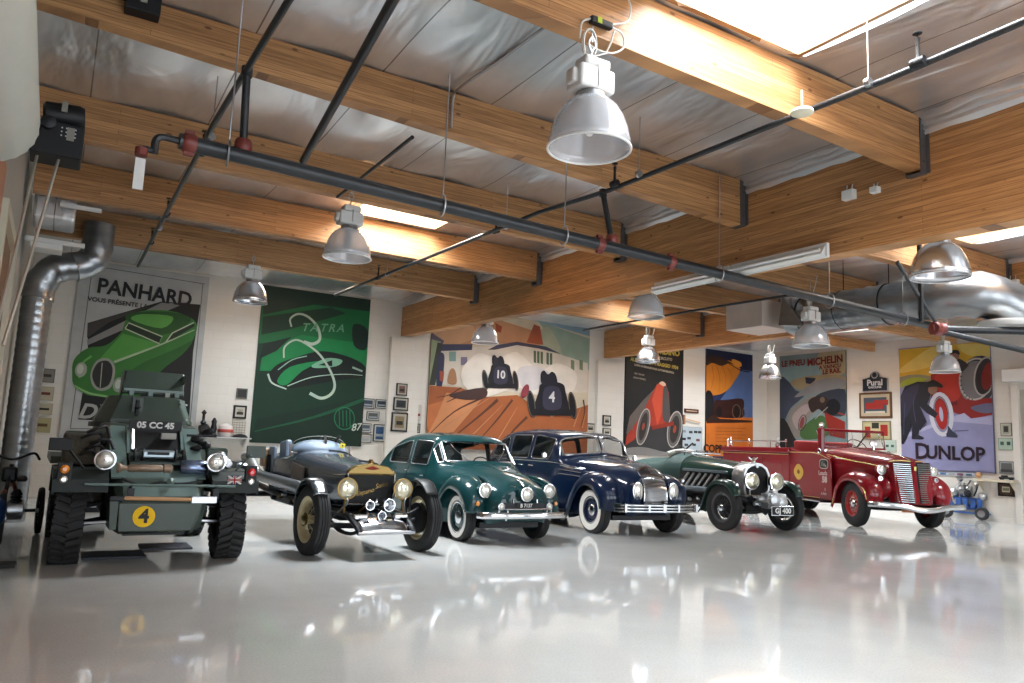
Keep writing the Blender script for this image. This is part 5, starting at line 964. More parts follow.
seats(t,[(-.36,2.1,.55,.55,.6),(.36,2.1,.55,.55,.6),(0,3.7,.55,1.3,.65)],mat('tan_leather',(.22,.11,.05),.5)); steering(t,(.36,1.62,1.12),.21,.4)
NR=mat('navy_rim',(.008,.015,.06),.3,coat=.8)
w=wheel(.385,.20,.215,'disc',NR,CHROME,-1,ww=.66)
put(w,t,-.76,0,.385,first=True); put(w,t,.76,0,.385,mirror=True); put(w,t,-.74,3.75,.385); put(w,t,.74,3.75,.385,mirror=True)
# ================================================================ SCOUT ARMOURED CAR
ARM=mat('armour_green',(.045,.062,.05),.42,.1,coat=.1,spec=.3,noise=.25,nscale=5,bump=.05,bscale=25)
ARM2=mat('armour_lit_green',(.13,.19,.175),.4,.1,noise=.2,nscale=5)  # lighter copy of the armour green, sky light put into the colour
ROPE=mat('olive_canvas',(.06,.05,.035),.85,noise=.4,bump=.5,bscale=30)
t=thing('armoured_car','small dark green armoured scout car with raised turret hatch and a yellow 4 disc','armoured car',(1.06,9.35,0),R(1))
FDK=mat('fender_shade_green',(.018,.024,.022),.5,spec=.25,noise=.2)  # armour green darkened, shade on the fenders put into the colour
def hexa(m,a,b): # a bottom ring 4 pts, b top ring 4 pts
    return m.add(list(a)+list(b),[(3,2,1,0),(4,5,6,7),(0,1,5,4),(1,2,6,5),(2,3,7,6),(3,0,4,7)])
m=MB()  # hull: faceted shell
L=[(-.60,.66,.40),(-.55,.38,.30)]
def ringp(y,pts): return [Vector((x,y,z)) for x,z in pts]+[Vector((-x,y,z)) for x,z in pts[::-1]]
m.rings([ringp(-.62,[(.33,.38),(.38,.52),(.40,.64),(.36,.68)]),ringp(-.40,[(.36,.33),(.42,.55),(.44,.80),(.38,.86)]),ringp(.10,[(.38,.32),(.50,.62),(.50,1.0),(.40,1.12)]),ringp(.55,[(.38,.32),(.60,.68),(.60,1.15),(.46,1.45)]),ringp(.9,[(.38,.34),(.62,.70),(.62,1.2),(.50,1.47)]),ringp(2.4,[(.38,.36),(.62,.72),(.62,1.2),(.50,1.46)]),ringp(3.05,[(.34,.5),(.52,.74),(.52,1.05),(.44,1.12)])])
m.build('hull',ARM,t,bevel=.012)
m=MB(); hexa(m,[(-.385,-.66,.38),(.30,-.66,.38),(.30,-.60,.38),(-.385,-.60,.38)],[(-.40,-.65,.665),(.40,-.65,.665),(.40,-.60,.665),(-.40,-.60,.665)]); o=m.build('nose_plate',ARM,t,bevel=.008)
m=MB(); m.lathe([(.105,0),(.105,.006)],(-.16,-.664,.53),(0,-1,0),36); d=m.build('number_disc',mat('yellow_disc',(.85,.52,.0),.4,spec=.2),o); m=MB(); m.text('4',.19,Matrix(((1,0,0,-.16),(0,0,-1,-.672),(0,1,0,.53),(0,0,0,1))),bold=.006); m.build('lettering',BLACK,d)
m=MB(); hexa(m,[(-.46,-.64,.40),(-.40,-.64,.40),(-.40,-.2,.4),(-.46,-.2,.4)],[(-.48,-.64,.68),(-.40,-.64,.68),(-.40,-.2,.72),(-.48,-.2,.72)]); m.build('nose_flange',ARM,t)
m=MB(); hexa(m,[(.28,-.63,.34),(.42,-.50,.40),(.42,-.1,.40),(.28,-.1,.34)],[(.40,-.63,.66),(.47,-.5,.70),(.47,-.1,.7),(.40,-.1,.7)]); m.build('nose_side',ARM,t)
# driver opening: black sheet painted for the shade inside, and its frame
m=MB(); m.add([(-.28,.42,1.43),(.26,.42,1.43),(.26,.14,1.15),(-.28,.14,1.15)],[(0,1,2,3)]); m.build('driver_opening_shade',mat('opening_shade',(.004,.004,.004),.9),t); 
for a,b in (((-.29,.41,1.44),(-.29,.12,1.13)),((.27,.41,1.44),(.27,.12,1.13)),((-.29,.12,1.13),(.27,.12,1.13))): m=MB(); m.tube([a,b],.022,4); m.build('opening_frame',ARM2,t)
m=MB(); m.tube([(-.25,.36,1.39),(-.25,.18,1.17)],.03,8); m.build('periscope_tube',STEEL,t); m=MB(); m.box((.12,.25,1.34),(.16,.1,.07)); m.build('vision_block',mat('block_white',(.4,.4,.38),.5),t,bevel=.01)
m=MB(); m.box((-.02,.30,1.475),(.56,.05,.012)); 
o=MB(); o.box((-.01,.36,1.455),(.56,.02,.105)); o=o.build('number_plate',BLACK,t,bevel=.004); q=MB(); q.text('05 CC 45',.095,Matrix(((1,0,0,-.01),(0,0,-1,.347),(0,1,0,1.455),(0,0,0,1))),bold=.004,sx=1.05); q.build('lettering',WHITE,o)
# folded visor flap with vision port
m=MB(); M=Matrix.Rotation(.35,3,'X'); m.box((-.01,.0,1.09),(.56,.34,.03),M); m.build('visor_flap',ARM,t,bevel=.008)
m=MB(); m.box((-.01,-.04,1.14),(.36,.12,.09)); m.build('vision_port',mat('port_steel',(.25,.3,.33),.3,.6),t,bevel=.02)
m=MB(); m.box((-.01,-.105,1.15),(.22,.02,.03)); m.build('port_slit',BLACK,t)
for x in (-.25,-.17,.16,.24):
    m=MB(); m.tube(cr([(x,-.08,1.07),(x,-.12,1.13),(x+.01,-.05,1.19),(x,.03,1.16)],4),.014,6); m.box((x,-.03,1.1),(.05,.08,.05)); m.build('port_clamp',DARK,t)
for x0,x1,nm in ((-.47,-.315,'glacis_lit_strip'),(.30,.46,'glacis_lit_strip')):
    m=MB(); m.rings([[Vector((x0,y,z)),Vector((x1,y,z))] for y,z in ((-.36,.895),(.10,1.14),(.50,1.43))],cap=False,closed_ring=False); m.build(nm,ARM2,t,solid=.02)  # added plates that carry the lit tone of the sloping front
m=MB(); m.rings([[Vector((-.36,y,z)),Vector((.36,y,z))] for y,z in ((-.60,.72),(-.40,.875),(-.22,.97))],cap=False,closed_ring=False); m.build('lower_glacis_lit',ARM2,t,solid=.015)  # added plate, skylit tone of the lower slope put into its colour
# fenders
for s in (-1,1):
    m=MB(); y=-.0
    rg=[[Vector((s*x,yy,z)) for x in (.5,.99)] for yy,z in ((-.53,.76),(-.52,.88),(-.36,.97),(.38,.98),(.55,.90),(.6,.7))]
    m.rings(rg,cap=False,closed_ring=False); m.build('front_fender',FDK,t,solid=.02)
    m=MB(); m.prism([(s*.5,-.53,.76),(s*.5,-.36,.97),(s*.5,.38,.98),(s*.5,.38,.75)],(s*.02,0,0)); m.build('fender_cheek',ARM,t)
    m=MB(); m.prism([(s*.99,-.53,.74),(s*.99,-.52,.88),(s*.99,-.36,.97),(s*.99,.38,.98),(s*.99,.5,.9),(s*.99,.3,.9),(s*.99,-.3,.88)],(-s*.02,0,0)); m.build('fender_edge',FDK,t)
    m=MB(); m.bbox(s*.62,s*1.0,.9,2.9,.98,1.06); m.build('side_shelf',ARM,t)
    headlamp(t,(s*.545,-.40,1.08),.098,.14,DARK,name='headlamp',ring=CHROME,post=(s*.545,-.3,.95))
    m=MB(); m.box((s*.545,-.32,.98),(.10,.1,.1)); m.build('lamp_bracket',DARK,t)
    m=MB(); m.box((s*.90,-.50,.93),(.13,.06,.25)); o=m.build('lamp_panel',BLACK,t,bevel=.01)
    m=MB(); m.lathe([(.038,0),(.042,.02),(.02,.04)],(s*.90,-.53,.985),(0,-1,0),16); m.build('upper_lamp',AMBER if s<0 else REDL,o,smooth=True)
    m=MB(); m.lathe([(.034,0),(.036,.015),(.02,.03)],(s*.90,-.53,.885),(0,-1,0),16); m.build('lower_lamp',LENS,o,smooth=True)
    # suspension arms
    for z,y in ((.40,-.12),(.40,.12),(.58,0)): m=MB(); m.tube([(s*.34,y,z+.06),(s*.70,y*.3,z)],.028,8); m.build('suspension_arm',DARK,t,smooth=True)
    m=MB(); m.tube([(s*.44,.0,.46),(s*.44,0,.86)],.07,10); m.build('coil_spring',BLACK,t)
    m=MB(); m.tube([(s*.34,-.28,.45),(s*.66,-.24,.43)],.018,6); m.build('track_rod',STEEL,t)
# mirror left, square mirror right
m=MB(); m.tube([(-.72,-.3,.98),(-.86,-.25,1.16)],.014,6); m.box((-.95,-.22,1.22),(.21,.03,.13)); m.build('side_mirror',BLACK,t,bevel=.01)
m=MB(); m.tube([(.80,-.2,.98),(.98,-.1,1.16)],.014,6); m.box((1.04,-.08,1.20),(.22,.03,.14)); m.build('side_mirror',ARM,t,bevel=.01)
# flag plate
m=MB(); m.box((.72,-.545,.90),(.15,.012,.09)); f=m.build('flag_plate',H('1d2a66'),t)
Mf=Matrix(((1,0,0,.72),(0,0,-1,-.553),(0,1,0,.90),(0,0,0,1)))
def fl(c,pts,k,nm):
    m=MB()
    for q in pts: m.poly([Mf@Vector((a,b,k)) for a,b in q])
    m.keep=True; m.build(nm,H(c),f)
fl('e6e2dc',[[(-.075,.045),(-.055,.045),(.075,-.033),(.075,-.045),(.055,-.045),(-.075,.033)],[(.075,.045),(.055,.045),(-.075,-.033),(-.075,-.045),(-.055,-.045),(.075,.033)]],.001,'saltire'); fl('e6e2dc',[[(-.075,-.014),(.075,-.014),(.075,.014),(-.075,.014)],[(-.014,-.045),(.014,-.045),(.014,.045),(-.014,.045)]],.002,'white_cross'); fl('b01a24',[[(-.075,-.008),(.075,-.008),(.075,.008),(-.075,.008)],[(-.008,-.045),(.008,-.045),(.008,.045),(-.008,.045)]],.003,'red_cross')
# rod, shovel, canisters
m=MB(); m.tube([(-.72,-.62,.845),(.72,-.62,.835)],.013,8); m.build('tow_rod',ARM2,t,smooth=True)
for x in (-.30,.52): m=MB(); m.tube([(x,-.45,.78),(x,-.63,.84)],.016,6); m.box((x,-.64,.76),(.06,.03,.1)); m.build('tool_clamp',DARK,t)
m=MB(); m.tube([(-.36,-.68,.715),(.28,-.68,.70)],.019,10); o=m.build('shovel_handle',WOODH,t,smooth=True); m=MB(); m.box((.40,-.68,.695),(.26,.02,.075)); m.build('shovel_blade',STEEL,o,bevel=.01)
m=MB(); m.box((-.42,-.68,.71),(.14,.03,.05)); m.build('shovel_grip',DARK,o,bevel=.01)
m=MB(); m.lathe([(.05,0),(.055,.02),(.03,.05),(.026,.1),(.04,.12),(.04,.42),(.03,.44),(.045,.45),(.045,.52),(.02,.54)],(-.43,-.38,1.0),(1,0,0),16); m.build('pioneer_tool',mat('bronze_tool',(.28,.2,.14),.45,.4,noise=.4,nscale=20),t,smooth=True)
m=MB(); m.lathe([(.07,0),(.085,.02),(.085,.26),(.07,.28)],(.20,-.24,1.01),(1,0,0),20); m.build('canister',mat('blue_steel_can',(.16,.2,.3),.2,.8),t,smooth=True)
m=MB(); m.tube(cr([(-.38,-.45,.9),(-.2,-.47,.83),(0,-.47,.86),(.2,-.47,.85),(.4,-.45,.88)],5),.012,6); m.build('tow_cable',DARK,t,smooth=True)
m=MB(); m.lathe([(.03,0),(.04,.02),(.0,.05)],(.08,-.5,.87),(0,-1,0.2),10); m.build('tow_eye',ARM2,t)
# stowage on the sides
for x,y,w_,d_,h_ in ((-.74,.35,.34,.5,.34),(-.72,1.1,.3,.7,.36),(.74,.9,.26,.6,.22)):
    m=MB(); m.box((x,y,.98+h_/2+.02),(w_,d_,h_)); m.build('stowage_box',ROPE if y<1 and x<0 else ARM,t,bevel=.03)
for k in range(5):
    m=MB(); x=-.66+.05*(k%3); z=1.16+.06*k; m.tube(cr([(x-.1,.05,z-.05),(x,.02,z),(x+.08,.08,z-.06+.02*k),(x+.12,.05,z-.1)],4),.018,6); m.build('stowed_strap',DARK,t,smooth=True)
for k,(x,y,z,r) in enumerate(((.38,.30,1.33,.045),(.46,.25,1.25,.05),(.36,.2,1.2,.035),(.50,.32,1.38,.04))):
    m=MB(); m.lathe([(r*.6,0),(r,.02),(r,.1),(r*.5,.13)],(x,y,z),(.8,-.5,.2*(k-1)),12); m.build('smoke_discharger',DARK,t,smooth=True)
m=MB(); m.tube([(.30,.15,1.36),(.62,.1,1.36)],.014,6); m.build('discharger_bar',DARK,t)
for k in range(3): m=MB(); m.lathe([(.05,0),(.055,.03),(.055,.06),(.04,.08)],(.62+.05*k,-.12+.05*k,1.14-.045*k),(.3,-1,0),16); m.build('horn_ring',STEEL,t,smooth=True)
# turret
m=MB(); 
lo=[(-.42,1.22),(.44,1.22),(.58,1.6),(.58,2.0),(.42,2.3),(-.42,2.3),(-.56,2.0),(-.56,1.6)]; hi=[(-.31,1.32),(.34,1.32),(.44,1.65),(.44,1.95),(.34,2.15),(-.34,2.15),(-.42,1.95),(-.42,1.65)]
m.rings([[Vector((x,y,1.46)) for x,y in lo],[Vector((x,y,1.52)) for x,y in lo],[Vector((x,y,1.82)) for x,y in hi]]); m.build('turret',ARM,t,bevel=.01)
m=MB(); m.lathe([(.62,1.42),(.62,1.48)],(0,1.75,0),(0,0,1),36); m.build('turret_ring',DARK,t)
m=MB(); m.box((-.13,1.25,1.67),(.045,.05,.2)); m.build('gun_slot',BLACK,t,bevel=.01); m=MB(); m.box((-.13,1.265,1.67),(.13,.02,.27)); m.build('slot_collar',ARM,t,bevel=.01)
m=MB(); m.tube([(-.13,1.3,1.66),(-.13,.95,1.67)],.014,8); m.build('gun_barrel',BLACK,t,smooth=True)
m=MB(); M=Matrix.Rotation(-.5,3,'X'); m.box((.06,1.5,2.0),(.72,.04,.34),M); m.build('turret_hatch',ARM,t,bevel=.008)
for s in (-1,1): m=MB(); m.prism([(.06+s*.36,1.36,2.13),(.06+s*.36,1.62,1.86),(.06+s*.36,1.9,1.83),(.06+s*.36,1.75,2.1)],(-s*.02,0,0)); m.build('hatch_side',ARM,t)
m=MB(); m.box((.06,1.37,1.90),(.70,.03,.03)); m.build('hatch_rail',ARM2,t)
for x in (-.2,.02,.22,.33): m=MB(); m.box((x,1.4,1.86),(.06,.05,.07)); m.build('hatch_clip',ARM2 if x!=.22 else mat('block_white',(0,0,0)),t,bevel=.008)
m=MB(); m.prism([(.36,1.25,1.5),(.50,1.4,1.5),(.42,1.45,1.80),(.34,1.31,1.80)],(.02,-.01,0)); m.build('turret_cheek',ARM2,t)
for x,z in ((.38,1.55),(.46,1.55),(.37,1.74),(.44,1.74)): m=MB(); m.lathe([(.014,0),(.014,.02)],(x,1.27+(x-.36)*.6,z),(.4,-1,.1),8); m.build('cheek_bolt',STEEL,t)
m=MB(); m.bbox(-.30,.30,-.3,2.9,.30,.36); m.build('belly_plate',DARK,t)
w=wheel(.455,.27,.23,'truck',ARM,ARM,-1,lugs=True)
put(w,t,-.79,0,.45,steer=-3,lean=1.5,first=True); put(w,t,.79,0,.45,steer=-3,mirror=True,lean=1.5); put(w,t,-.79,2.29,.45); put(w,t,.79,2.29,.45,mirror=True)
# plates lying beneath on the floor
m=MB(); m.box((0,0,.012),(.55,.5,.02)); tag(m.build('drip_tray',H('5a5c64'),loc=(1.35,10.3,0)),'grey drip tray lying on the floor under the armoured car','tray')
m=MB(); m.box((0,0,.012),(.62,.5,.02)); tag(m.build('floor_mat',H('4a4e58'),loc=(.75,9.75,0)),'thin dark mat on the floor by the armoured car\'s left wheel','mat')

# ================================================================ BIG OPEN ROADSTER WITH BRASS RADIATOR
BLU=mat('polished_blue_grey',(.07,.09,.125),.25,.5,coat=.6,noise=.1,nscale=3)
t=thing('open_racing_roadster','dark blue-grey open racing roadster with gold topped radiator and three horns','car',(3.55,9.3,0),R(1))
CRM=mat('cream_wire',(.78,.68,.42),.35,.3)
net=[[(.24,.06,.56),(.30,.06,.7),(.33,.06,.86),(.325,.06,.96),(.24,.06,1.04),(.12,.06,1.07),(0,.06,1.08)],
 [(.27,.5,.54),(.33,.5,.7),(.355,.5,.86),(.345,.5,.98),(.26,.5,1.07),(.13,.5,1.10),(0,.5,1.11)],
 [(.30,1.2,.52),(.37,1.2,.7),(.40,1.2,.88),(.39,1.2,1.01),(.30,1.2,1.11),(.15,1.2,1.15),(0,1.2,1.16)],
 [(.33,1.9,.50),(.41,1.9,.7),(.44,1.9,.9),(.43,1.9,1.06),(.34,1.9,1.17),(.17,1.9,1.22),(0,1.9,1.23)]]
Sf,b=body(t,net,BLU,(),nu=6,nv=3,name='bonnet',caps=False)
for u in (1.0,2.75): strip(t,[Sf.pt(u,v,1)+Vector((.008,0,.004)) for v in (1.5,2.2,3,4,5,6)]+[Sf.pt(u,12-v,1)+Vector((-.008,0,.004)) for v in (7,8,9,9.8,10.5)],.014,BLACK,'bonnet_strap',up=(0,1,0),sub=2)
m=MB(); rr=[]
for y,k,zt in ((1.9,1,1.23),(2.15,1.06,1.25),(2.5,1.1,1.1),(2.9,1.1,1.05),(3.3,1.05,1.02),(3.5,.95,.95)):
    rr.append([Vector((x*k,y,min(z,zt))) for x,z in ((.33,.5),(.42,.7),(.44,.9),(.43,1.06),(.34,1.17),(.0,1.22),(-.34,1.17),(-.43,1.06),(-.44,.9),(-.42,.7),(-.33,.5))])
m.rings(rr); m.build('cockpit_body',BLU,t,smooth=True,bevel=.01)
m=MB(); m.prism([(-.46,1.35,.72),(-.47,1.9,.72),(-.47,1.9,1.04),(-.45,1.4,.98)],(.02,0,0)); m.build('side_panel',mat('bare_brown_panel',(.12,.09,.075),.35,.5,noise=.3),t,bevel=.01)
PALE=mat('pale_blue_cover',(.20,.26,.34),.5,noise=.15,bump=.3,bscale=12)
m=MB(); m.ell((0,2.15,1.20),(.42,.30,.17),24,10); m.build('tonneau_cover',PALE,t,smooth=True)
m=MB(); rg=[]
for i in range(17):
    a=PI*i/16; x=-.45*math.cos(a); h=.24*math.sin(a)**.55; rg.append([Vector((x,1.92+.18*abs(math.cos(a))**2,1.17)),Vector((x*.97,1.96+.18*abs(math.cos(a))**2,1.17+h*.5+.0)),Vector((x*.93,2.0+.18*abs(math.cos(a))**2,1.18+h))])
m.rings(rg,cap=False,closed_ring=False); m.build('windscreen',GLASS,t,smooth=True)
strip(t,[r_[2] for r_ in rg],.005,mat('screen_edge',(.35,.36,.33),.2),'screen_rim',sub=0); strip(t,[r_[0] for r_ in rg],.009,CHROME,'screen_base',sub=0)
strip(t,[(.02,1.90,1.17),(.02,1.93,1.30),(.02,1.98,1.43)],.02,CHROME,'screen_post',flat_=.4)
for s in (-1,1): strip(t,[(s*.45,2.08,1.12),(s*.455,2.1,1.28)],.014,CHROME,'screen_bracket',sub=0)
m=MB(); m.box((.27,1.9,1.29),(.075,.008,.075),Matrix.Rotation(.3,3,'Y')); o=m.build('yellow_tag',mat('yellow_tag',(.8,.65,.02),.5),t); m=MB(); m.lathe([(.012,0),(.012,.004)],(.27,1.893,1.29),(0,-1,0),8); m.build('tag_mark',BLACK,o)
m=MB(); m.box((-.34,2.72,1.12),(.10,.36,.42),Matrix.Rotation(-.1,3,'X')); m.build('seat_back',PALE,t,bevel=.03); m=MB(); m.box((.25,2.72,1.12),(.4,.12,.34)); m.build('seat_back',PALE,t,bevel=.03)
m=MB(); m.box((-.46,3.0,.98),(.05,.3,.5)); m.build('side_plate',PALE,t,bevel=.02); m=MB(); m.box((-.50,3.25,1.05),(.14,.2,.28)); m.build('leather_trunk',mat('tan_trunk',(.28,.17,.09),.5,noise=.3),t,bevel=.02)
for y in (3.0,3.12): strip(t,[(-.50,y,.72),(-.50,y,1.1)],.014,DARK,'trunk_strap',sub=0)
steering(t,(.22,2.35,1.24),.2,.4)
m=MB(); m.ell((0,3.85,.85),(.36,.5,.28),18,10); m.build('fuel_tank',BLU,t,smooth=True)
# exhaust
strip(t,[(-.46,.9,.66),(-.54,1.3,.72),(-.56,2.2,.74),(-.57,3.1,.76)],.085,mat('exhaust_steel',(.22,.24,.27),.3,.8,noise=.2),'exhaust_pipe',n=16)
strip(t,[(-.57,3.05,.76),(-.58,3.35,.79),(-.62,3.55,.92),(-.64,3.68,1.03),(-.66,3.9,1.03)],.082,mat('pale_exhaust',(.42,.42,.42),.35,.6),'exhaust_elbow',n=16)
# radiator
m=MB(); m.prism([(-.30,0,.60),(.30,0,.60),(.31,0,.98),(.22,0,1.06),(0,0,1.085),(-.22,0,1.06),(-.31,0,.98)],(0,.1,0)); m.build('radiator_shell',DARK,t,bevel=.01)
m=MB(); m.prism([(-.315,-.012,.965),(.315,-.012,.965),(.31,-.012,1.0),(.22,-.012,1.065),(0,-.012,1.10),(-.22,-.012,1.065),(-.31,-.012,1.0)],(0,.13,0)); m.build('radiator_top',BRASS,t,bevel=.01)
for s in (-1,1): strip(t,[(s*.305,-.01,.6),(s*.315,-.01,.98)],.014,CHROME,'radiator_side',sub=0)
strip(t,[(-.31,-.015,.965),(.31,-.015,.965)],.01,BRASS,'radiator_rail',sub=0); strip(t,[(-.31,-.015,.60),(.31,-.015,.60)],.014,CHROME,'radiator_foot',sub=0); strip(t,[(-.5,-.02,.955),(-.34,-.02,.96)],.006,CHROME,'stay_rod',sub=0)
m=MB(); m.prism([(-.275,-.006,.63),(.275,-.006,.63),(.28,-.006,.95),(-.28,-.006,.95)],(0,-.004,0)); o=m.build('radiator_mesh',mat('radiator_core',(.01,.01,.01),.7,bump=.5,bscale=90),t)
Mx=lambda x,y,z,a=0:Matrix(((1,0,0,x),(0,0,-1,y),(0,1,0,z),(0,0,0,1)))@Matrix.Rotation(a,4,'Z')
m=MB(); m.text('Hispano',.085,Mx(-.10,-.016,.74,.25),shear=.4); m.text('Suiza',.085,Mx(.13,-.016,.83,.25),shear=.4); m.build('script_badge',BRASS,o)
m=MB(); m.prism([(-.10,-.016,1.035),(-.03,-.016,1.02),(.03,-.016,1.02),(.10,-.016,1.035),(.03,-.016,1.06),(0,-.016,1.075),(-.03,-.016,1.06)],(0,-.008,0)); m.build('wing_emblem',H('a8452c'),t)
m=MB(); m.lathe([(.04,0),(.04,.03),(.02,.06)],(0,.05,1.09),(0,0,1),14); m.build('filler_cap',BRASS,t,smooth=True)
GLB=mat('brass_lens',(.6,.56,.42),.08,.6,noise=.25,nscale=25)
for s in (-1,1):
    headlamp(t,(s*.365-.02,-.22,.80),.125,.17,BRASS if s<0 else STEEL,lens=GLB,ring=BRASS,post=(s*.39,-.16,.5))
for x,z,r_ in ((-.16,.615,.055),(.09,.615,.072),(.0,.49,.052)):
    m=MB(); m.lathe([(r_,0),(r_*.86,-.012),(r_*.55,-.06),(r_*.35,-.1)],(x,-.42,z),(0,-1,0),20,cap=False); m.lathe([(r_,0),(r_*1.06,-.01),(r_*.75,-.07),(r_*.4,-.15),(r_*.35,-.3)],(x,-.42,z),(0,-1,0),20,cap=False); m.lathe([(r_*.36,-.1),(.001,-.1)],(x,-.42,z),(0,-1,0),12); o=m.build('horn',CHROME,t,smooth=True); m=MB(); m.tube([(x+r_*math.cos(a),-.42,z+r_*math.sin(a)) for a in [2*PI*i/20 for i in range(20)]],.007,6,closed=True); m.build('horn_ring',CHROME,o,smooth=True)
# polished front apron, dumb irons, axle
m=MB(); m.rings([[Vector((x,y,z+.03*math.cos(x*5))) for x in [-.33+.66*k/10 for k in range(11)]] for y,z in ((-.12,.50),(-.3,.47),(-.45,.40),(-.55,.33),(-.57,.28))],cap=False,closed_ring=False); m.build('front_apron',CHROME,t,smooth=True,solid=.01)
for s in (-1,1):
    m=MB(); m.box((s*.26,-.3,.48),(.18,.22,.06)); m.build('shock_cover',CHROME,t,bevel=.02)
    strip(t,[(s*.37,1.2,.5),(s*.37,.2,.5),(s*.36,-.2,.48),(s*.35,-.5,.38),(s*.34,-.6,.31)],.035,DARK,'frame_rail',up=(0,0,1))
    strip(t,[(s*.37,.4,.36),(s*.37,0,.28),(s*.36,-.35,.28),(s*.35,-.58,.33)],.022,BLACK,'leaf_spring',flat_=1.5)
    strip(t,[(s*.2,-.1,.40),(s*.5,-.16,.50),(s*.66,-.06,.56)],.018,DARK,'steering_arm')
    strip(t,[(s*.5,-.02,.42),(s*.38,-.2,.62),(s*.39,-.22,.70)],.012,STEEL,'lamp_stay')
strip(t,[(-.36,-.6,.31),(.36,-.6,.31)],.02,STEEL,'front_crossbar',sub=0)
strip(t,[(-.66,0,.40),(-.4,-.02,.34),(.4,-.02,.34),(.66,0,.40)],.034,DARK,'front_axle')
for k in range(4): strip(t,[(-.2+.12*k,-.12,.5+.03*k),(-.1+.1*k,-.2,.62),(-.05+.1*k,-.1,.66)],.012,(BRASS,STEEL,DARK,STEEL)[k],'hose')
for k in range(6): m=MB(); m.lathe([(.03,0),(.035,.03),(.02,.07)],(-.44-.03*(k%2),1.2+k*.28,.55-.04*(k%3)),(-1,0,.2),10); m.build('engine_fitting',(STEEL,BRASS,DARK)[k%3],t,smooth=True)
for s in (-1,1): strip(t,[(s*.37,1.1,.5),(s*.40,2.5,.5),(s*.40,3.6,.56),(s*.40,4.4,.6)],.05,BLACK,'chassis_rail',up=(0,0,1))
strip(t,[(-.66,4.15,.42),(.66,4.15,.42)],.05,DARK,'rear_axle',sub=0); m=MB(); m.bbox(-.3,.3,.3,3.6,.36,.5); m.build('sump_tray',BLACK,t,bevel=.05)
POL=mat('polished_dark_aluminium',(.2,.21,.23),.18,.9)
for s in (-1,1):
    fender(t,[(-.30,.74,.75,.5),(-.12,.88,.9,.6),(.1,.905,1,.6),(.32,.80,1,.6),(.45,.58,.95,.6),(.49,.36,.7,.6)],s*.73,.11,.06,POL if s<0 else mat('cream_alu',(.5,.47,.4),.3,.6),out=s,name='front_cycle_fender')
    strip(t,[(s*.56,0,.42),(s*.58,.05,.70),(s*.66,.08,.86)],.02,mat('cream_alu',(0,0,0)),'fender_stay')
    fender(t,[(3.78,.80,.8,.6),(3.95,.93,1,.6),(4.2,.96,1,.6),(4.5,.85,1,.6),(4.65,.6,.9,.6)],s*.70,.14,.08,POL,out=s,name='rear_cycle_fender')
    strip(t,[(s*.5,4.0,.95),(s*.6,3.9,1.08),(s*.68,3.8,1.1)],.010,CHROME,'lamp_stalk')
w=wheel(.415,.185,.27,'wire',CRM,BRASS,-1)
put(w,t,-.73,0,.415,steer=4,lean=2,first=True); put(w,t,.73,0,.415,steer=4,mirror=True,lean=-2); put(w,t,-.70,4.2,.415); put(w,t,.70,4.2,.415,mirror=True)
# ================================================================ GREEN SUPERCHARGED TOURER
BRG=carpaint('racing_green',(.004,.03,.022))
FAB=mat('green_fabric',(.01,.04,.034),.6,noise=.2,bump=.15,bscale=60)
t=thing('vintage_tourer','dark racing green vintage tourer with chrome radiator arch and front blower','car',(11.68,10.3,0),R(-9))
def arch(hw,z0,z1,n=7,sh=.75):
    pts=[(hw*.86,z0),(hw*.97,z0+(z1-z0)*.2),(hw,z0+(z1-z0)*.45),(hw*.97,z0+(z1-z0)*.68),(hw*.78,z0+(z1-z0)*.87),(hw*.42,z0+(z1-z0)*.97),(0,z1)]
    return pts
def anet(st): return [[(x,y,z) for x,z in arch(hw,z0,z1)] for y,hw,z0,z1 in st]
net=anet([(.28,.31,.60,1.255),(.7,.34,.58,1.29),(1.3,.38,.56,1.33),(1.85,.42,.54,1.36)])
Sf,b=body(t,net,BRG,(),nu=6,nv=3,name='bonnet',caps=False)
for u in (.35,2.5): strip(t,[Sf.pt(u,v,1)+Vector((.008,0,.004)) for v in (2.2,3,4,5,6)]+[Sf.pt(u,12-v,1)+Vector((-.008,0,.004)) for v in (7,8,9,9.8)],.016,STEEL,'bonnet_strap',up=(0,1,0),sub=2)
net2=anet([(1.86,.43,.50,1.37),(2.3,.52,.46,1.40),(2.6,.56,.44,1.30),(3.4,.58,.44,1.26),(3.9,.52,.5,1.2),(4.3,.36,.6,1.05)])
body(t,net2,FAB,(),nu=6,nv=3,name='fabric_body')
strip(t,[(-.42,2.35,1.36),(-.2,2.32,1.42),(.1,2.32,1.43),(.42,2.35,1.36)],.055,mat('white_wrap',(.55,.53,.48),.7,noise=.2,bump=.5),'wrapped_roll',n=10)
strip(t,[(-.45,1.2,1.33),(-.3,1.9,1.42)],.01,CHROME,'stay',sub=0)
# folded flat screen along the bonnet top
m=MB(); m.tube([(-.36,1.55,1.405),(.36,1.55,1.405),(.36,2.15,1.43),(-.36,2.15,1.43)],.013,6,closed=True); m.build('folded_screen',CHROME,t)
for x in (-.3,0,.3): m=MB(); m.tube([(x,1.9,1.36),(x,1.88,1.47)],.012,6); m.build('screen_clamp',CHROME,t)
steering(t,(.2,2.75,1.38),.2,.5)
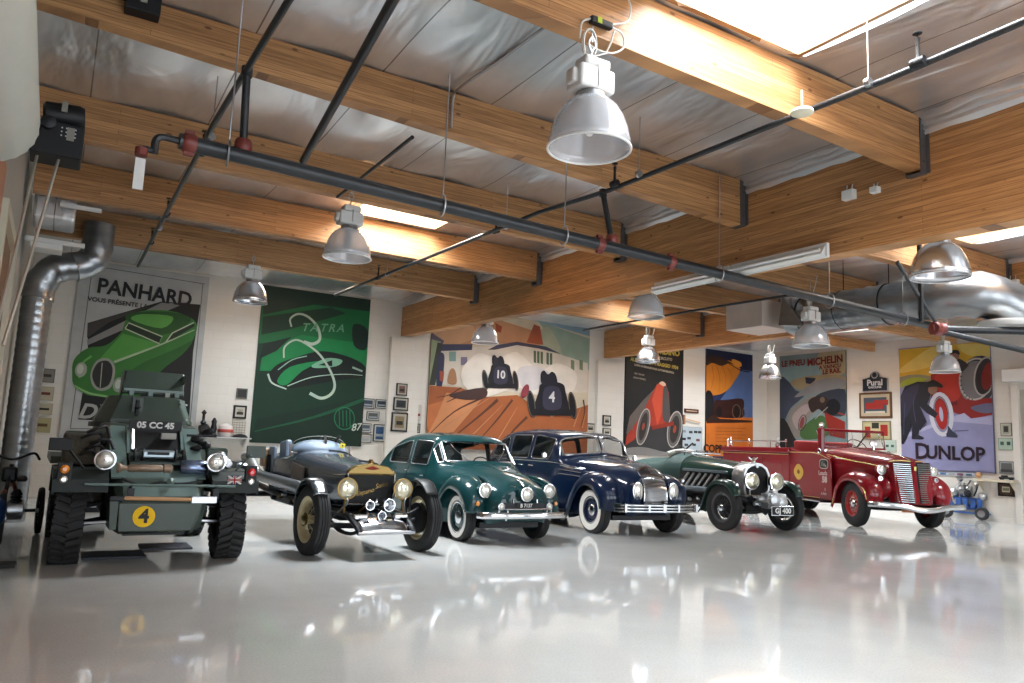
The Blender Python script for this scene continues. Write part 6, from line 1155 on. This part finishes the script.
# radiator
P=arch(.325,.60,1.275); pts=[(x,z) for x,z in P]+[(-x,z) for x,z in P[-2::-1]]
def ringy(y,k,dz=0): return [Vector((x*k,y,.92+(z-.92)*k+dz)) for x,z in pts]
m=MB(); m.rings([ringy(.30,.97),ringy(.27,1.0),ringy(-.01,1.0),ringy(-.05,.97),ringy(-.05,.84),ringy(-.02,.80)],cap=False); m.build('radiator_shell',mat('nickel',(.55,.56,.57),.3,.85),t,smooth=True,angle=60)
m=MB(); m.prism(ringy(-.022,.82),(0,-.004,0)); m.build('radiator_mesh',mat('radiator_core',(0,0,0)),t)
m=MB(); m.lathe([(.045,0),(.045,.04),(.03,.06),(.02,.1)],(0,.05,1.27),(0,0,1),16); c_=m.build('radiator_cap',CHROME,t,smooth=True)
for s in (-1,1): m=MB(); m.prism([(s*.02,.05,1.33),(s*.11,.05,1.38),(s*.10,.05,1.35),(s*.02,.05,1.30)],(0,.012,0)); m.build('winged_mascot',CHROME,c_)
m=MB(); m.lathe([(.035,0),(.035,.012)],(0,-.055,1.205),(0,-1,0),16); m.build('radiator_badge',STEEL,t)
for s in (-1,1):
    headlamp(t,(s*.29,-.27,.93),.155,.18,CHROME,lens=GLB,post=(s*.28,-.2,.66))
strip(t,[(-.44,-.2,.66),(.44,-.2,.66)],.016,CHROME,'lamp_bar',sub=0)
# blower
ALB=mat('cast_aluminium',(.42,.43,.44),.35,.8,noise=.2,nscale=20)
m=MB(); m.lathe([(.10,-.26),(.135,-.24),(.135,-.02),(.12,0),(.12,.03),(.06,.05)],(-.05,-.62,.60),(0,-1,0),24); m.lathe([(.10,-.26),(.135,-.24),(.135,-.02),(.12,0),(.12,.03),(.06,.05)],(.09,-.62,.56),(0,-1,0),24); m.build('supercharger',ALB,t,smooth=True)
for k in range(7): m=MB(); m.box((.02,-.40-.03*k,.585),(.42,.009,.27)); m.build('cooling_fin',ALB,t,bevel=.003)
m=MB(); m.box((-.0,-.5,.74),(.12,.14,.08)); m.build('blower_manifold',ALB,t,bevel=.02); m=MB(); m.lathe([(.03,0),(.05,.02),(.05,.05),(.02,.08)],(0,-.5,.76),(0,0,1),14); m.build('relief_valve',CHROME,t,smooth=True)
for k,z in enumerate((.62,.52)):
    m=MB(); m.lathe([(.045,0),(.05,.03),(.05,.12),(.03,.16)],(-.22,-.5+.1*k,z),(-1,-.2,0),14); m.build('carburettor',ALB,t,smooth=True)
for k in range(5): strip(t,[(-.34+.03*k,-.3,.50+.04*k),(-.26,-.46,.56+.02*k),(-.18,-.5,.6)],.010,(STEEL,DARK,CHROME)[k%3],'fuel_pipe')
m=MB(); m.lathe([(.055,0),(.06,.02),(.05,.05)],(-.38,-.3,.62),(0,-1,0),16); m.build('spot_horn',BLACK,t,smooth=True)
m=MB(); m.box((-.04,-.79,.43),(.50,.01,.17)); m.build('plate_border',STEEL,t,bevel=.004); pplate(t,'GJ 400',(-.04,-.80,.43),.47,.14,BLACK,WHITE,.13)
strip(t,[(-.30,-.79,.51),(.22,-.79,.51)],.008,CHROME,'plate_rail',sub=0)
for s in (-1,1):
    strip(t,[(s*.36,1.5,.55),(s*.36,.3,.56),(s*.34,-.2,.55),(s*.33,-.5,.45),(s*.32,-.68,.38)],.04,BLACK,'frame_rail',up=(0,0,1))
    strip(t,[(s*.34,.5,.42),(s*.34,0,.34),(s*.33,-.4,.36),(s*.32,-.66,.42)],.024,BLACK,'leaf_spring',flat_=1.5)
    strip(t,[(s*.3,-.05,.42),(s*.62,-.05,.45)],.018,STEEL,'track_rod',sub=0)
    fender(t,[(-.42,.66,.75,.6),(-.34,.82,.9,.8),(-.14,.93,1,1),(.14,.93,1,1),(.36,.82,1,1),(.52,.62,1,1),(.62,.40,.9,.8),(.72,.30,.7,.6)],s*.72,.125,.09,BRG,out=s,name='front_fender')
    strip(t,[(s*.45,.05,.6),(s*.6,.0,.8),(s*.68,0,.9)],.014,BLACK,'fender_stay')
    m=MB(); m.lathe([(.03,-.03),(.036,0),(.02,.02)],(s*.72,-.36,.86),(0,-1,0),12); m.build('side_lamp',CHROME,t,smooth=True)
    fender(t,[(2.75,.40,.8,.6),(2.9,.75,.9,.8),(3.15,.93,1,1),(3.5,.96,1,1),(3.8,.80,1,1),(3.95,.5,.9,.8)],s*.72,.125,.09,BRG,out=s,name='rear_fender')
    m=MB(); m.bbox(s*.5,s*.82,.8,2.7,.36,.40); m.build('running_board',BLACK,t,bevel=.01)
# louvre slats and side tube on the left
for s in (-1,1):
    for k in range(6):
        y=.62+.20*k; m=MB(); M=Matrix.Rotation(R(40),3,'X'); m.tube([(s*.47,y-.12,1.0),(s*.50,y+.12,.74)],.026,8); m.build('exhaust_slat',mat('nickel',(0,0,0)),t,smooth=True)
    strip(t,[(s*.50,.35,.70),(s*.52,.8,.70),(s*.52,1.9,.68)],.05,mat('grey_tube',(.12,.15,.17),.3,.5),'side_tube',n=12)
    m=MB(); m.bbox(s*.38,s*.44,.3,1.85,.6,1.02); m.build('side_valance',BLACK,t)
    m=MB(); m.box((s*.44,1.0,1.06),(.10,1.4,.05)); m.build('side_shelf',mat('grey_tube',(0,0,0)),t,bevel=.02)
strip(t,[(-.66,0,.42),(-.4,0,.36),(.4,0,.36),(.66,0,.42)],.036,BLACK,'front_axle'); m=MB(); m.bbox(-.3,.3,-.1,3.4,.34,.5); m.build('undertray',BLACK,t,bevel=.04)
for k in range(4): m=MB(); m.lathe([(.03,0),(.04,.02),(.03,.06)],(-.44,.55+.3*k,.5-.03*(k%2)),(-1,0,0),10); m.build('chassis_fitting',(CHROME,STEEL)[k%2],t,smooth=True)
w=wheel(.42,.17,.27,'wire',mat('grey_wire',(.10,.10,.11),.35,.4),CHROME,-1)
put(w,t,-.72,0,.42,steer=5,first=True); put(w,t,.72,0,.42,steer=5,mirror=True); put(w,t,-.72,3.35,.42); put(w,t,.72,3.35,.42,mirror=True)

# ================================================================ RED FIRE ENGINE
RED=carpaint('fire_red',(.22,.003,.009)); DRED=RED
t=thing('fire_engine','bright red open-cab fire engine with ribbed chrome grille','fire engine',(15.88,10.2,0),R(-19.5)); t.scale=(1.05,1,1)
net=[
 [(.34,-.72,.52),(.37,-.73,.72),(.385,-.71,.95),(.39,-.66,1.15),(.34,-.60,1.33),(.18,-.55,1.41),(0,-.55,1.43)],
 [(.40,-.58,.50),(.44,-.58,.72),(.46,-.56,.98),(.47,-.50,1.20),(.40,-.42,1.40),(.21,-.38,1.475),(0,-.38,1.49)],
 [(.46,-.1,.50),(.50,-.1,.75),(.53,-.1,1.02),(.54,-.1,1.26),(.45,-.1,1.46),(.23,-.1,1.53),(0,-.1,1.545)],
 [(.52,.5,.50),(.58,.5,.78),(.62,.5,1.05),(.64,.5,1.33),(.53,.5,1.53),(.27,.5,1.60),(0,.5,1.615)],
 [(.62,1.0,.48),(.74,1.0,.78),(.77,1.0,1.08),(.77,1.0,1.42),(.62,1.0,1.60),(.31,1.0,1.66),(0,1.0,1.67)],
 [(.76,1.35,.46),(.84,1.35,.78),(.85,1.35,1.10),(.84,1.35,1.46),(.68,1.35,1.63),(.34,1.35,1.69),(0,1.35,1.70)]]
Sf,b=body(t,net,RED,(),nu=8,nv=4,name='bonnet',cut=[arch_cut(net,0,.47,.50,1.4)])
for vv in (3.25,): 
    for s in (-1,1): strip(t,[Sf.pt(u,vv,s)+Vector((s*.006,0,.004)) for u in (1,2,3,4,5)],.007,GOLD,'gold_line',sub=4)
strip(t,[(0,-.56,1.44),(0,-.38,1.50),(0,-.1,1.555),(0,.5,1.625),(0,1.3,1.705)],.010,CHROME,'bonnet_hinge')
# grille halves
for s in (-1,1):
    for k in range(19):
        z=.58+.043*k; f=k/18; x1=.39+.045*f; y1=-.66+.06*f
        m=MB(); m.tube([(s*.075,-.775+.10*f,z),(s*.2,-.755+.10*f,z),(s*x1,y1-.03,z+.004)],.0125,6,flatk=.8); m.build('grille_bar',mat('dull_chrome',(.38,.39,.40),.2,1),t,smooth=True)
    m=MB(); m.add([(s*.06,-.75,.55),(s*.37,-.67,.55),(s*.41,-.59,1.40),(s*.06,-.64,1.40)],[(0,1,2,3)]); m.build('grille_backing',DARK,t)
    strip(t,[(s*.375,-.70,.55),(s*.40,-.66,1.0),(s*.42,-.60,1.40)],.014,RED,'grille_edge')
m=MB(); m.prism([(-.055,-.77,.54),(.055,-.77,.54),(.05,-.66,1.44),(-.05,-.66,1.44)],(0,.05,.0)); m.build('grille_divider',RED,t,bevel=.015)
m=MB(); m.box((0,-.72,1.27),(.05,.02,.09)); m.build('nose_badge',GOLD,t,bevel=.008)
for s in (-1,1):
    m=MB(); m.tube(cr([(s*.06,-.66,1.42),(s*.25,-.60,1.43),(s*.42,-.48,1.40)],4),.011,6); m.build('gold_scroll',GOLD,t,smooth=True)
    fender(t,[(-.58,.52,.7,.6),(-.60,.74,.9,.9),(-.50,.96,1,1),(-.26,1.11,1,1),(.08,1.15,1,1),(.38,1.06,1,1),(.60,.84,1,1.1),(.72,.58,.95,1.1),(.80,.42,.9,1.)],s*.78,.235,.20,RED,out=s,name='front_fender')
    P=cr([(-.55,.60,0),(-.50,.76,0),(-.38,.88,0),(-.18,.98,0),(.06,1.0,0),(.28,.93,0),(.47,.76,0),(.58,.54,0),(.62,.42,0)],5); m=MB(); m.tube([(s*1.0,p.x,p.y) for p in P],.008,6); m.build('gold_edge',GOLD,t,smooth=True)
    m=MB(); m.ell((s*.52,-.30,.86),(.18,.34,.26),16,10); m.build('fender_fairing',RED,t,smooth=True)
    headlamp(t,(s*.60,-.50,1.22),.098,.22,RED,ring=CHROME); m=MB(); m.tube([(s*.60,-.4,1.2),(s*.62,-.32,1.02)],.035,8); m.build('lamp_stand',RED,t,smooth=True)
    m=MB(); m.lathe([(.045,-.04),(.05,0),(.03,.0),(.028,-.02)],(s*.64,-.52,1.04),(0,-1,0),16); m.build('horn_ring',CHROME,t,smooth=True)
# bumper
m=MB(); P=cr([(-1.08,-.72,.52),(-.95,-.90,.52),(-.5,-1.0,.50),(-.15,-1.04,.44),(.15,-1.04,.44),(.5,-1.0,.50),(.95,-.90,.52),(1.08,-.72,.52)],6); m.tube(P,.055,10,flatk=.35,up=(0,0,1)); m.build('front_bumper',CHROME,t,smooth=True)
for s in (-1,1): m=MB(); m.box((s*.42,-.82,.48),(.07,.3,.07)); m.build('bumper_iron',DARK,t)
m=MB(); m.box((-.3,-.86,.40),(.26,.04,.05)); m.build('tow_plate',H('c8886a'),t)
# cab sides, seat, windscreen
for s in (-1,1):
    m=MB(); m.prism([(s*.86,.82,.46),(s*.86,2.55,.46),(s*.86,2.55,1.62),(s*.86,2.05,1.56),(s*.86,1.5,1.56),(s*.86,1.25,1.58),(s*.86,.9,1.42)],(-s*.05,0,0)); o=m.build('cab_door',RED,t,bevel=.02)
    strip(t,[(s*.868,.92,1.40),(s*.868,1.4,1.52),(s*.868,2.0,1.53),(s*.868,2.55,1.53)],.007,GOLD,'gold_line')
    m=MB(); m.tube([(s*.875,1.28+.055*math.cos(a),1.58+.055*math.sin(a)) for a in [2*PI*i/20 for i in range(20)]],.012,6,closed=True); m.build('grab_ring',CHROME,t,smooth=True)
    strip(t,[(s*.79,1.30,1.66),(s*.79,1.40,1.85),(s*.79,1.52,2.06)],.014,CHROME,'screen_stay',sub=0)
    if s<0: m=MB(); m.bbox(s*.86,s*.76,1.22,1.38,1.5,2.12); m.build('cab_post',RED,t,bevel=.03)
m=MB(); m.tube([(-.80,1.30,1.68),(.80,1.30,1.68),(.80,1.36,2.08),(-.80,1.36,2.08)],.022,6,closed=True); m.build('screen_frame',RED,t,smooth=True)
m=MB(); m.tube([(-.80,1.36,2.08),(.80,1.36,2.08)],.032,8); m.build('screen_top_rail',RED,t,smooth=True)
m=MB(); m.add([(-.79,1.30,1.69),(.79,1.30,1.69),(.79,1.36,2.07),(-.79,1.36,2.07)],[(0,1,2,3)]); m.build('windscreen_glass',GLASS,t)
m=MB(); m.tube([(0,1.30,1.69),(0,1.36,2.07)],.01,6); m.build('screen_divider',CHROME,t)
steering(t,(-.02+.42,1.75,1.72),.23,.7)
m=MB(); m.lathe([(.03,-.14),(.07,-.1),(.085,0),(.08,.02)],(.40,1.15,1.80),(-.5,-1,0),18); o=m.build('siren_light',RED,t,smooth=True); m=MB(); m.tube([(.40,1.15,1.8),(.40,1.15,1.66)],.03,8); m.build('siren_stand',CHROME,o,smooth=True); m=MB(); m.lathe([(.078,.02),(.07,.03),(.001,.035)],(.40,1.15,1.80),(-.5,-1,0),18); m.build('siren_lens',LENS,o,smooth=True)
m=MB(); m.lathe([(.03,-.08),(.06,-.04),(.065,0),(.03,.02)],(-.80,1.28,2.19),(0,-1,0),14); m.build('cab_spotlight',CHROME,t,smooth=True)
m=MB(); m.box((0,2.25,1.25),(1.5,.5,.14)); m.box((0,2.5,1.55),(1.5,.14,.55)); m.build('bench_seat',mat('red_leather',(.35,.02,.02),.5),t,bevel=.04)
# badge, text, cross on the left side (faces -x)
ML=Matrix(((0,0,-1,-.868),(-1,0,0,0),(0,1,0,0),(0,0,0,1)))
def side(y,z): return ML@Matrix.Translation((-y,z,0))
m=MB(); q=rrect(-.17,.17,-.115,.115,.35,4); m.poly([side(1.12,1.28)@Vector((a,b,.002)) for a,b in q]); m.keep=True; o=m.build('side_badge',H('c8b8b0'),t); m=MB(); q=rrect(-.145,.145,-.09,.09,.35,4); m.poly([side(1.12,1.28)@Vector((a,b,.004)) for a,b in q]); m.keep=True; m.build('badge_centre',H('1c1a1c'),o)
for k,(a,b,w_,h_) in enumerate(((-.06,.0,.05,.1),(.02,-.02,.06,.07),(.08,-.04,.03,.05),(-.01,.05,.09,.02))):
    m=MB(); m.poly([side(1.12,1.28)@Vector((a+x*w_/2,b+y*h_/2,.006)) for x,y in ((-1,-1),(1,-1),(1,1),(-1,1))]); m.keep=True; m.build('badge_figure',H(('8a9088','a8a098','c8c0b8','6a7070')[k]),o)
for tx,sz,yy,zz,bo in (('Leads',.15,1.16,1.07,.002),('58',.19,1.10,.92,.01),('S',.08,1.08,.70,.002),('A FDN',.07,1.14,.60,.002)): m=MB(); m.text(tx,sz,side(yy,zz),bold=bo); m.build('side_lettering',H('e0c8c4'),t)
m=MB(); pts=[]
for k in range(32):
    a=2*PI*k/32; r=.17*(1-.07*abs(math.sin(2*a))**4); pts.append(side(2.15,1.06)@Vector((r*1.2*math.sin(a),r*1.12*math.cos(a),.002)))
m.poly(pts); m.keep=True; o=m.build('fire_cross_emblem',mat('emblem_gold',(.62,.38,.06),.5),t)
m=MB(); m.lathe([(.055,0),(.055,.003)],side(2.15,1.06)@Vector((0,0,.004)),(-1,0,0),18); m.build('emblem_centre',H('9a5a2a'),o); m=MB(); m.text('L',.08,side(2.15,1.06)@Matrix.Translation((0,0,.009)),bold=.002); m.build('lettering',H('3a1a10'),o)
# rear body
m=MB(); m.bbox(-.86,.86,2.58,6.1,.62,1.50); m.build('rear_body',RED,t,bevel=.03)
m=MB(); m.bbox(-.90,-.80,2.58,6.2,1.50,1.64); m.bbox(.80,.90,2.58,6.2,1.50,1.64); m.bbox(-.90,.90,6.1,6.2,1.5,1.64); m.bbox(-.9,.9,2.56,2.66,1.5,1.64); m.build('body_rail',DRED,t,bevel=.03)
for z in (1.47,): strip(t,[(-.868,2.6,z),(-.868,6.1,z)],.007,GOLD,'gold_line',sub=0); 
strip(t,[(-.868,1.3,.50),(-.868,2.6,.50)],.008,GOLD,'gold_line',sub=0)
for a,b in ((2.9,3.7),(3.85,4.7)): m=MB(); m.bbox(-.872,-.862,a,b,.75,1.36); m.build('locker_door',RED,t,bevel=.008)
m=MB(); m.bbox(-.5,.5,2.9,5.9,1.45,1.56); m.build('hose_bed',mat('hose_canvas',(.35,.32,.26),.8,bump=.4,bscale=20),t,bevel=.03)
strip(t,[(-.84,2.7,1.80),(-.84,5.9,1.80)],.014,CHROME,'hand_rail',sub=0)
for y in (2.75,3.5,4.6,5.85): m=MB(); m.tube([(-.84,y,1.62),(-.84,y,1.82)],.012,6); m.lathe([(.02,0),(.028,.015),(.0,.04)],(-.84,y,1.82),(0,0,1),8); m.build('rail_post',CHROME,t)
for y in (3.4,5.95): m=MB(); m.lathe([(.04,0),(.055,.02),(.055,.1),(.02,.15)],(-.7,y,1.64),(0,0,1),12); m.tube([(-.7,y,1.75),(-.7,y,1.92)],.018,6); m.build('deck_lamp',CHROME,t,smooth=True)
for s in (-1,1):
    m=MB(); m.bbox(s*.82,s*1.14,.85,4.1,.42,.46); m.build('running_board',BLACK,t,bevel=.01); strip(t,[(s*1.145,.85,.44),(s*1.145,4.1,.44)],.014,CHROME,'board_edge',sub=0)
    fender(t,[(3.85,.45,.9,1),(3.95,.75,1,1),(4.2,1.0,1,1),(4.6,1.08,1,1),(5.0,.98,1,1),(5.25,.7,1,1),(5.35,.45,.9,1)],s*.90,.2,.14,RED,out=s,name='rear_fender')
    strip(t,[(s*.40,-.9,.50),(s*.42,-.3,.50),(s*.45,2,.55),(s*.45,5.8,.6)],.05,BLACK,'chassis_rail',up=(0,0,1))
strip(t,[(-.8,0,.46),(-.4,0,.40),(.4,0,.40),(.8,0,.46)],.05,BLACK,'front_axle'); strip(t,[(-.8,4.6,.47),(.8,4.6,.47)],.07,BLACK,'rear_axle',sub=0)
RRM=mat('red_rim',(.36,.015,.015),.3,coat=.8)
w=wheel(.475,.205,.265,'truck',RRM,CHROME,-1)
put(w,t,-.86,0,.475,steer=-7,first=True); put(w,t,.86,0,.475,steer=-7,mirror=True); put(w,t,-.86,4.6,.475); put(w,t,.86,4.6,.475,mirror=True)

# ================================================================ SMALL THINGS
# blue engine cart at right
p=onZ(972,519,0); t=thing('engine_cart','small blue wheeled cart carrying a grey engine beside the right wall','cart',(p.x+.15,p.y+.15,0),R(-80))
CB=mat('cart_blue',(.02,.08,.28),.4,coat=.3)
for y in (-.28,.28): m=MB(); m.tube([(-.55,y,.16),(.55,y,.16)],.03,4); m.build('cart_rail',CB,t)
for x in (-.5,-.1,.3,.55): m=MB(); m.tube([(x,-.3,.16),(x,.3,.16)],.026,4); m.build('cart_crossbar',CB,t)
for x,y in ((-.4,-.25),(.4,-.25),(.4,.25),(-.4,.25)): m=MB(); m.tube([(x,y,.18),(x*.7,y*.8,.52)],.02,4); m.build('cart_upright',CB,t)
m=MB(); m.bbox(-.35,.35,-.22,.22,.50,.54); m.build('cart_deck',CB,t)
m=MB(); m.lathe([(.06,-.06),(.15,-.05),(.165,-.03),(.165,.03),(.15,.05),(.06,.06)],(0,0,0),(0,1,0),24); w=m.build('cart_wheel',RUBBER,t,smooth=True); w.location=(-.42,-.36,.165)
m=MB(); m.lathe([(.02,-.07),(.09,-.062),(.09,.062),(.02,.07)],(0,0,0),(0,1,0),16); m.build('wheel_hub',STEEL,w,smooth=True)
for x,y in ((.42,-.36),(-.42,.36),(.42,.36)): dup(w,t,(x,y,.165))
m=MB(); m.lathe([(.12,0),(.16,.02),(.16,.3),(.12,.33)],(-.2,0,.70),(1,0,0),18); o=m.build('engine_block',mat('engine_grey',(.25,.26,.26),.4,.6,noise=.4,nscale=20),t,smooth=True)
for k in range(4): m=MB(); m.lathe([(.07,0),(.07,.02),(.05,.025),(.05,.04),(.07,.045),(.07,.065),(.05,.07),(.05,.09),(.07,.095),(.07,.13),(.03,.17)],(-.18+.12*k,0,.84),(0,.2,1),14); m.build('engine_cylinder',(STEEL,DARK)[k%2],o)
m=MB(); m.lathe([(.02,0),(.14,.01),(.14,.03),(.02,.04)],(.2,0,.85),(1,0,0),20); m.build('flywheel',STEEL,o,smooth=True)
for k in range(5): m=MB(); m.box((-.34+.17*k,-.24+.02*(k%2),.40),(.12,.04,.22)); m.build('side_bracket',CB,t,bevel=.01)
for k,(x,y,z,r) in enumerate(((.36,-.1,.62,.10),(-.36,.05,.66,.12),(.05,-.2,.66,.09),(-.12,-.2,1.02,.08),(.3,.05,.88,.09))): m=MB(); m.lathe([(r*.6,0),(r,.03),(r,.12),(r*.5,.17)],(x,y,z),(.3,-1,.2*(k-2)),14); m.build('engine_accessory',(STEEL,ALB,DARK)[k%3],t,smooth=True)
for k in range(3): m=MB(); m.tube(cr([(-.3+.25*k,-.2,.6),(-.2+.25*k,-.26,.8),(-.1+.2*k,-.1,1.0)],4),.02,6); m.build('intake_pipe',(STEEL,CHROME,DARK)[k],t,smooth=True)
m=MB(); m.box((0,0,.3),(.7,.3,.12)); m.build('battery_tray',CB,t,bevel=.02)
m=MB(); m.tube([(.1,0,.9),(.12,0,1.32)],.014,6); m.build('steering_column',DARK,t); m=MB(); m.box((.05,0,1.34),(.5,.05,.03)); m.build('handle_bar',STEEL,t)
# wall shelf at right with small items
a=onX(975,479,XR-.2); b=onX(1016,484,XR-.2)
t=thing('wall_shelf','beige wall shelf at right below the landscape photo','shelf',(XR-.15,(a.y+b.y)/2,a.z)); ln=abs(a.y-b.y)
m=MB(); m.bbox(-.15,.15,-ln/2,ln/2,-.05,.02); m.build('shelf_board',mat('shelf_beige',(.5,.44,.33),.5),t,bevel=.005)
for k in (-.4,.4): m=MB(); m.prism([(.15,k*ln,-.05),(-.1,k*ln,-.05),(.15,k*ln,-.28)],(0,.03,0)); m.build('shelf_bracket',mat('shelf_beige',(0,0,0)),t)
zs=a.z+.02
t=thing('model_car','small dark model car standing on the wall shelf at right','model',(XR-.14,(a.y+b.y)/2-.25,zs)); m=MB(); m.box((0,0,.05),(.1,.34,.05)); m.box((0,.05,.09),(.08,.14,.05)); m.build('model_body',DARK,t,bevel=.015)
for x,y in ((-.05,-.11),(.05,-.11),(-.05,.11),(.05,.11)): m=MB(); m.lathe([(.03,-.01),(.03,.01)],(x,y,.03),(1,0,0),12); m.build('model_wheel',BLACK,t)
t=thing('wooden_ball','round brown wooden ornament at the end of the right wall shelf','ornament',(XR-.16,(a.y+b.y)/2+ln*.42,zs)); m=MB(); m.lathe([(.04,0),(.06,.01),(.05,.03),(.07,.06),(.075,.1),(.05,.15),(.001,.165)],n=16); m.build('ornament_body',WOODH,t,smooth=True)
# shelf between posters with models and a trophy plate
a=onY(200,436,YB-.2); b=onY(250,436,YB-.2)
t=thing('wall_shelf','thin grey shelf on the back wall left of the dark green poster','shelf',((a.x+b.x)/2,YB-.2,a.z)); ln=b.x-a.x
m=MB(); m.bbox(-ln/2,ln/2,-.18,.2,-.03,0); m.build('shelf_board',mat('shelf_grey',(.4,.4,.4),.4),t,bevel=.004)
for k in (-.4,.4): m=MB(); m.prism([(k*ln,.2,-.03),(k*ln,-.1,-.03),(k*ln,.2,-.22)],(.03,0,0)); m.build('shelf_bracket',mat('shelf_grey',(0,0,0)),t)
zs=a.z
def ornament(lab,u,parts,nm,cat):
    q=onY(u,436,YB-.22); t=thing(nm,lab,cat,(q.x,YB-.22,zs))
    for n_,mt,prof,o,ax in parts: m=MB(); m.lathe(prof,o,ax,16); m.build(n_,mt,t,smooth=True)
DB=mat('dark_bronze',(.03,.028,.03),.35,.6)
ornament('dark bronze model engine with a tall stack, left end of the grey shelf',203,[('base',DB,[(.11,0),(.11,.04),(.08,.06)],(0,0,0),(0,0,1)),('stack',DB,[(.05,0),(.04,.2),(.07,.24),(.03,.3),(.03,.42),(.06,.46),(.01,.52)],(-.02,0,.05),(0,0,1)),('cylinder_body',DB,[(.08,0),(.1,.04),(.1,.18),(.05,.22)],(-.1,0,.14),(.5,0,.1))],'model_engine','model')
ornament('smaller dark bronze figure on the grey shelf, right of the model engine',213,[('base',DB,[(.07,0),(.07,.05),(.05,.08)],(0,0,0),(0,0,1)),('figure_body',DB,[(.05,0),(.07,.1),(.05,.2),(.06,.26),(.02,.34)],(0,0,.07),(0,0,1))],'bronze_figure','figure')
ornament('round striped helmet-like ball on the grey shelf, beside the calendar',225,[('shell',mat('helmet_white',(.55,.5,.48),.35,coat=.5),[(.11,0),(.155,.06),(.17,.14),(.14,.24),(.06,.29),(.001,.3)],(0,0,0),(0,0,1)),('stripe_band',mat('helmet_red',(.35,.05,.04),.4),[(.166,.10),(.175,.12),(.175,.15),(.168,.17)],(0,0,0),(0,0,1))],'display_helmet','helmet')
ornament('flat dark cap resting at the right end of the grey shelf',240,[('cap_body',BLACK,[(.17,0),(.17,.02),(.12,.06),(.001,.09)],(0,0,0),(0,0,1))],'flat_cap','cap')
# old cycle-like machine at far left, by the duct
t=thing('vintage_motor_tricycle','old dark motor tricycle with raised handlebars parked by the left wall','tricycle',(-.30,11.2,0),R(4))
def wspk(x,y,r,nm):
    m=MB(); m.lathe([(r-.045,-.02),(r-.01,-.03),(r,0),(r-.01,.03),(r-.045,.02)],(x,y,r),(1,0,0),32,cap=False); o=m.build(nm,RUBBER,t,smooth=True)
    m=MB()
    for k in range(16): a=2*PI*k/16; m.tube([(x,y,r),(x,y+(r-.04)*math.cos(a),r+(r-.04)*math.sin(a))],.003,4)
    m.lathe([(.03,-.05),(.03,.05)],(x,y,r),(1,0,0),10); m.build('spokes',STEEL,o)
wspk(-.1,-.3,.3,'front_wheel'); wspk(-.25,.7,.3,'rear_wheel'); wspk(.35,.7,.3,'rear_wheel')
strip(t,[(-.1,-.3,.3),(-.08,-.15,.6),(-.05,-.05,.92)],.022,DARK,'front_fork'); strip(t,[(-.32,.1,1.02),(-.28,-.05,1.06),(-.05,-.05,.98),(.16,-.05,1.06),(.24,.1,.98)],.015,DARK,'handlebar'); strip(t,[(-.05,-.05,.85),(.05,.3,.5),(.05,.7,.35)],.022,mat('red_brown_frame',(.22,.06,.03),.4),'frame_tube'); strip(t,[(-.1,-.2,.6),(0,.2,.7),(.05,.5,.62)],.022,mat('red_brown_frame',(0,0,0)),'frame_tube')
strip(t,[(-.25,.7,.3),(.35,.7,.3)],.02,DARK,'rear_axle',sub=0)
m=MB(); m.lathe([(.08,-.1),(.12,-.08),(.12,.08),(.08,.1)],(.05,.25,.35),(1,0,0),18); m.build('motor_case',STEEL,t,smooth=True); m=MB(); m.lathe([(.055,0),(.07,.02),(.05,.04),(.07,.06),(.05,.08),(.07,.1),(.03,.16)],(.05,.22,.45),(0,-.2,1),14); m.build('motor_cylinder',DARK,t); m=MB(); m.box((-.06,-.05,.80),(.16,.12,.18)); m.build('lamp_box',BLACK,t,bevel=.03)
m=MB(); m.box((.05,.55,.72),(.22,.32,.07)); m.build('saddle',LEATH,t,bevel=.03)
t=thing('storage_trunk','low black trunk with steel strap on the floor behind the armoured car\'s left wheel','trunk',(.55,14.6,0)); m=MB(); m.box((0,0,.2),(.8,.4,.34)); m.build('trunk_body',BLACK,t,bevel=.02); m=MB(); m.lathe([(.16,-.3),(.2,-.28),(.2,.28),(.16,.3)],(0,0,.38),(1,0,0),18); m.build('rolled_tarp',DARK,t,smooth=True); m=MB(); m.box((0,-.21,.13),(.7,.02,.03)); m.build('steel_strap',STEEL,t)
# made-up stand for an unclear dark blue shape at the extreme left edge
p=onZ(-16,569,0); t=thing('edge_stand','dark blue round object on a flat black base at the left edge of the floor','stand',(p.x,p.y+.12,0)); m=MB(); m.box((0,0,.015),(.5,.3,.03)); m.build('base_plate',BLACK,t); m=MB(); m.tube([(-.08,0,.03),(-.08,0,.7)],.02,8); m.build('stand_post',DARK,t); m=MB(); m.ell((-.06,0,.52),(.18,.10,.21),18,12); m.build('round_head',NAVY,t,smooth=True)
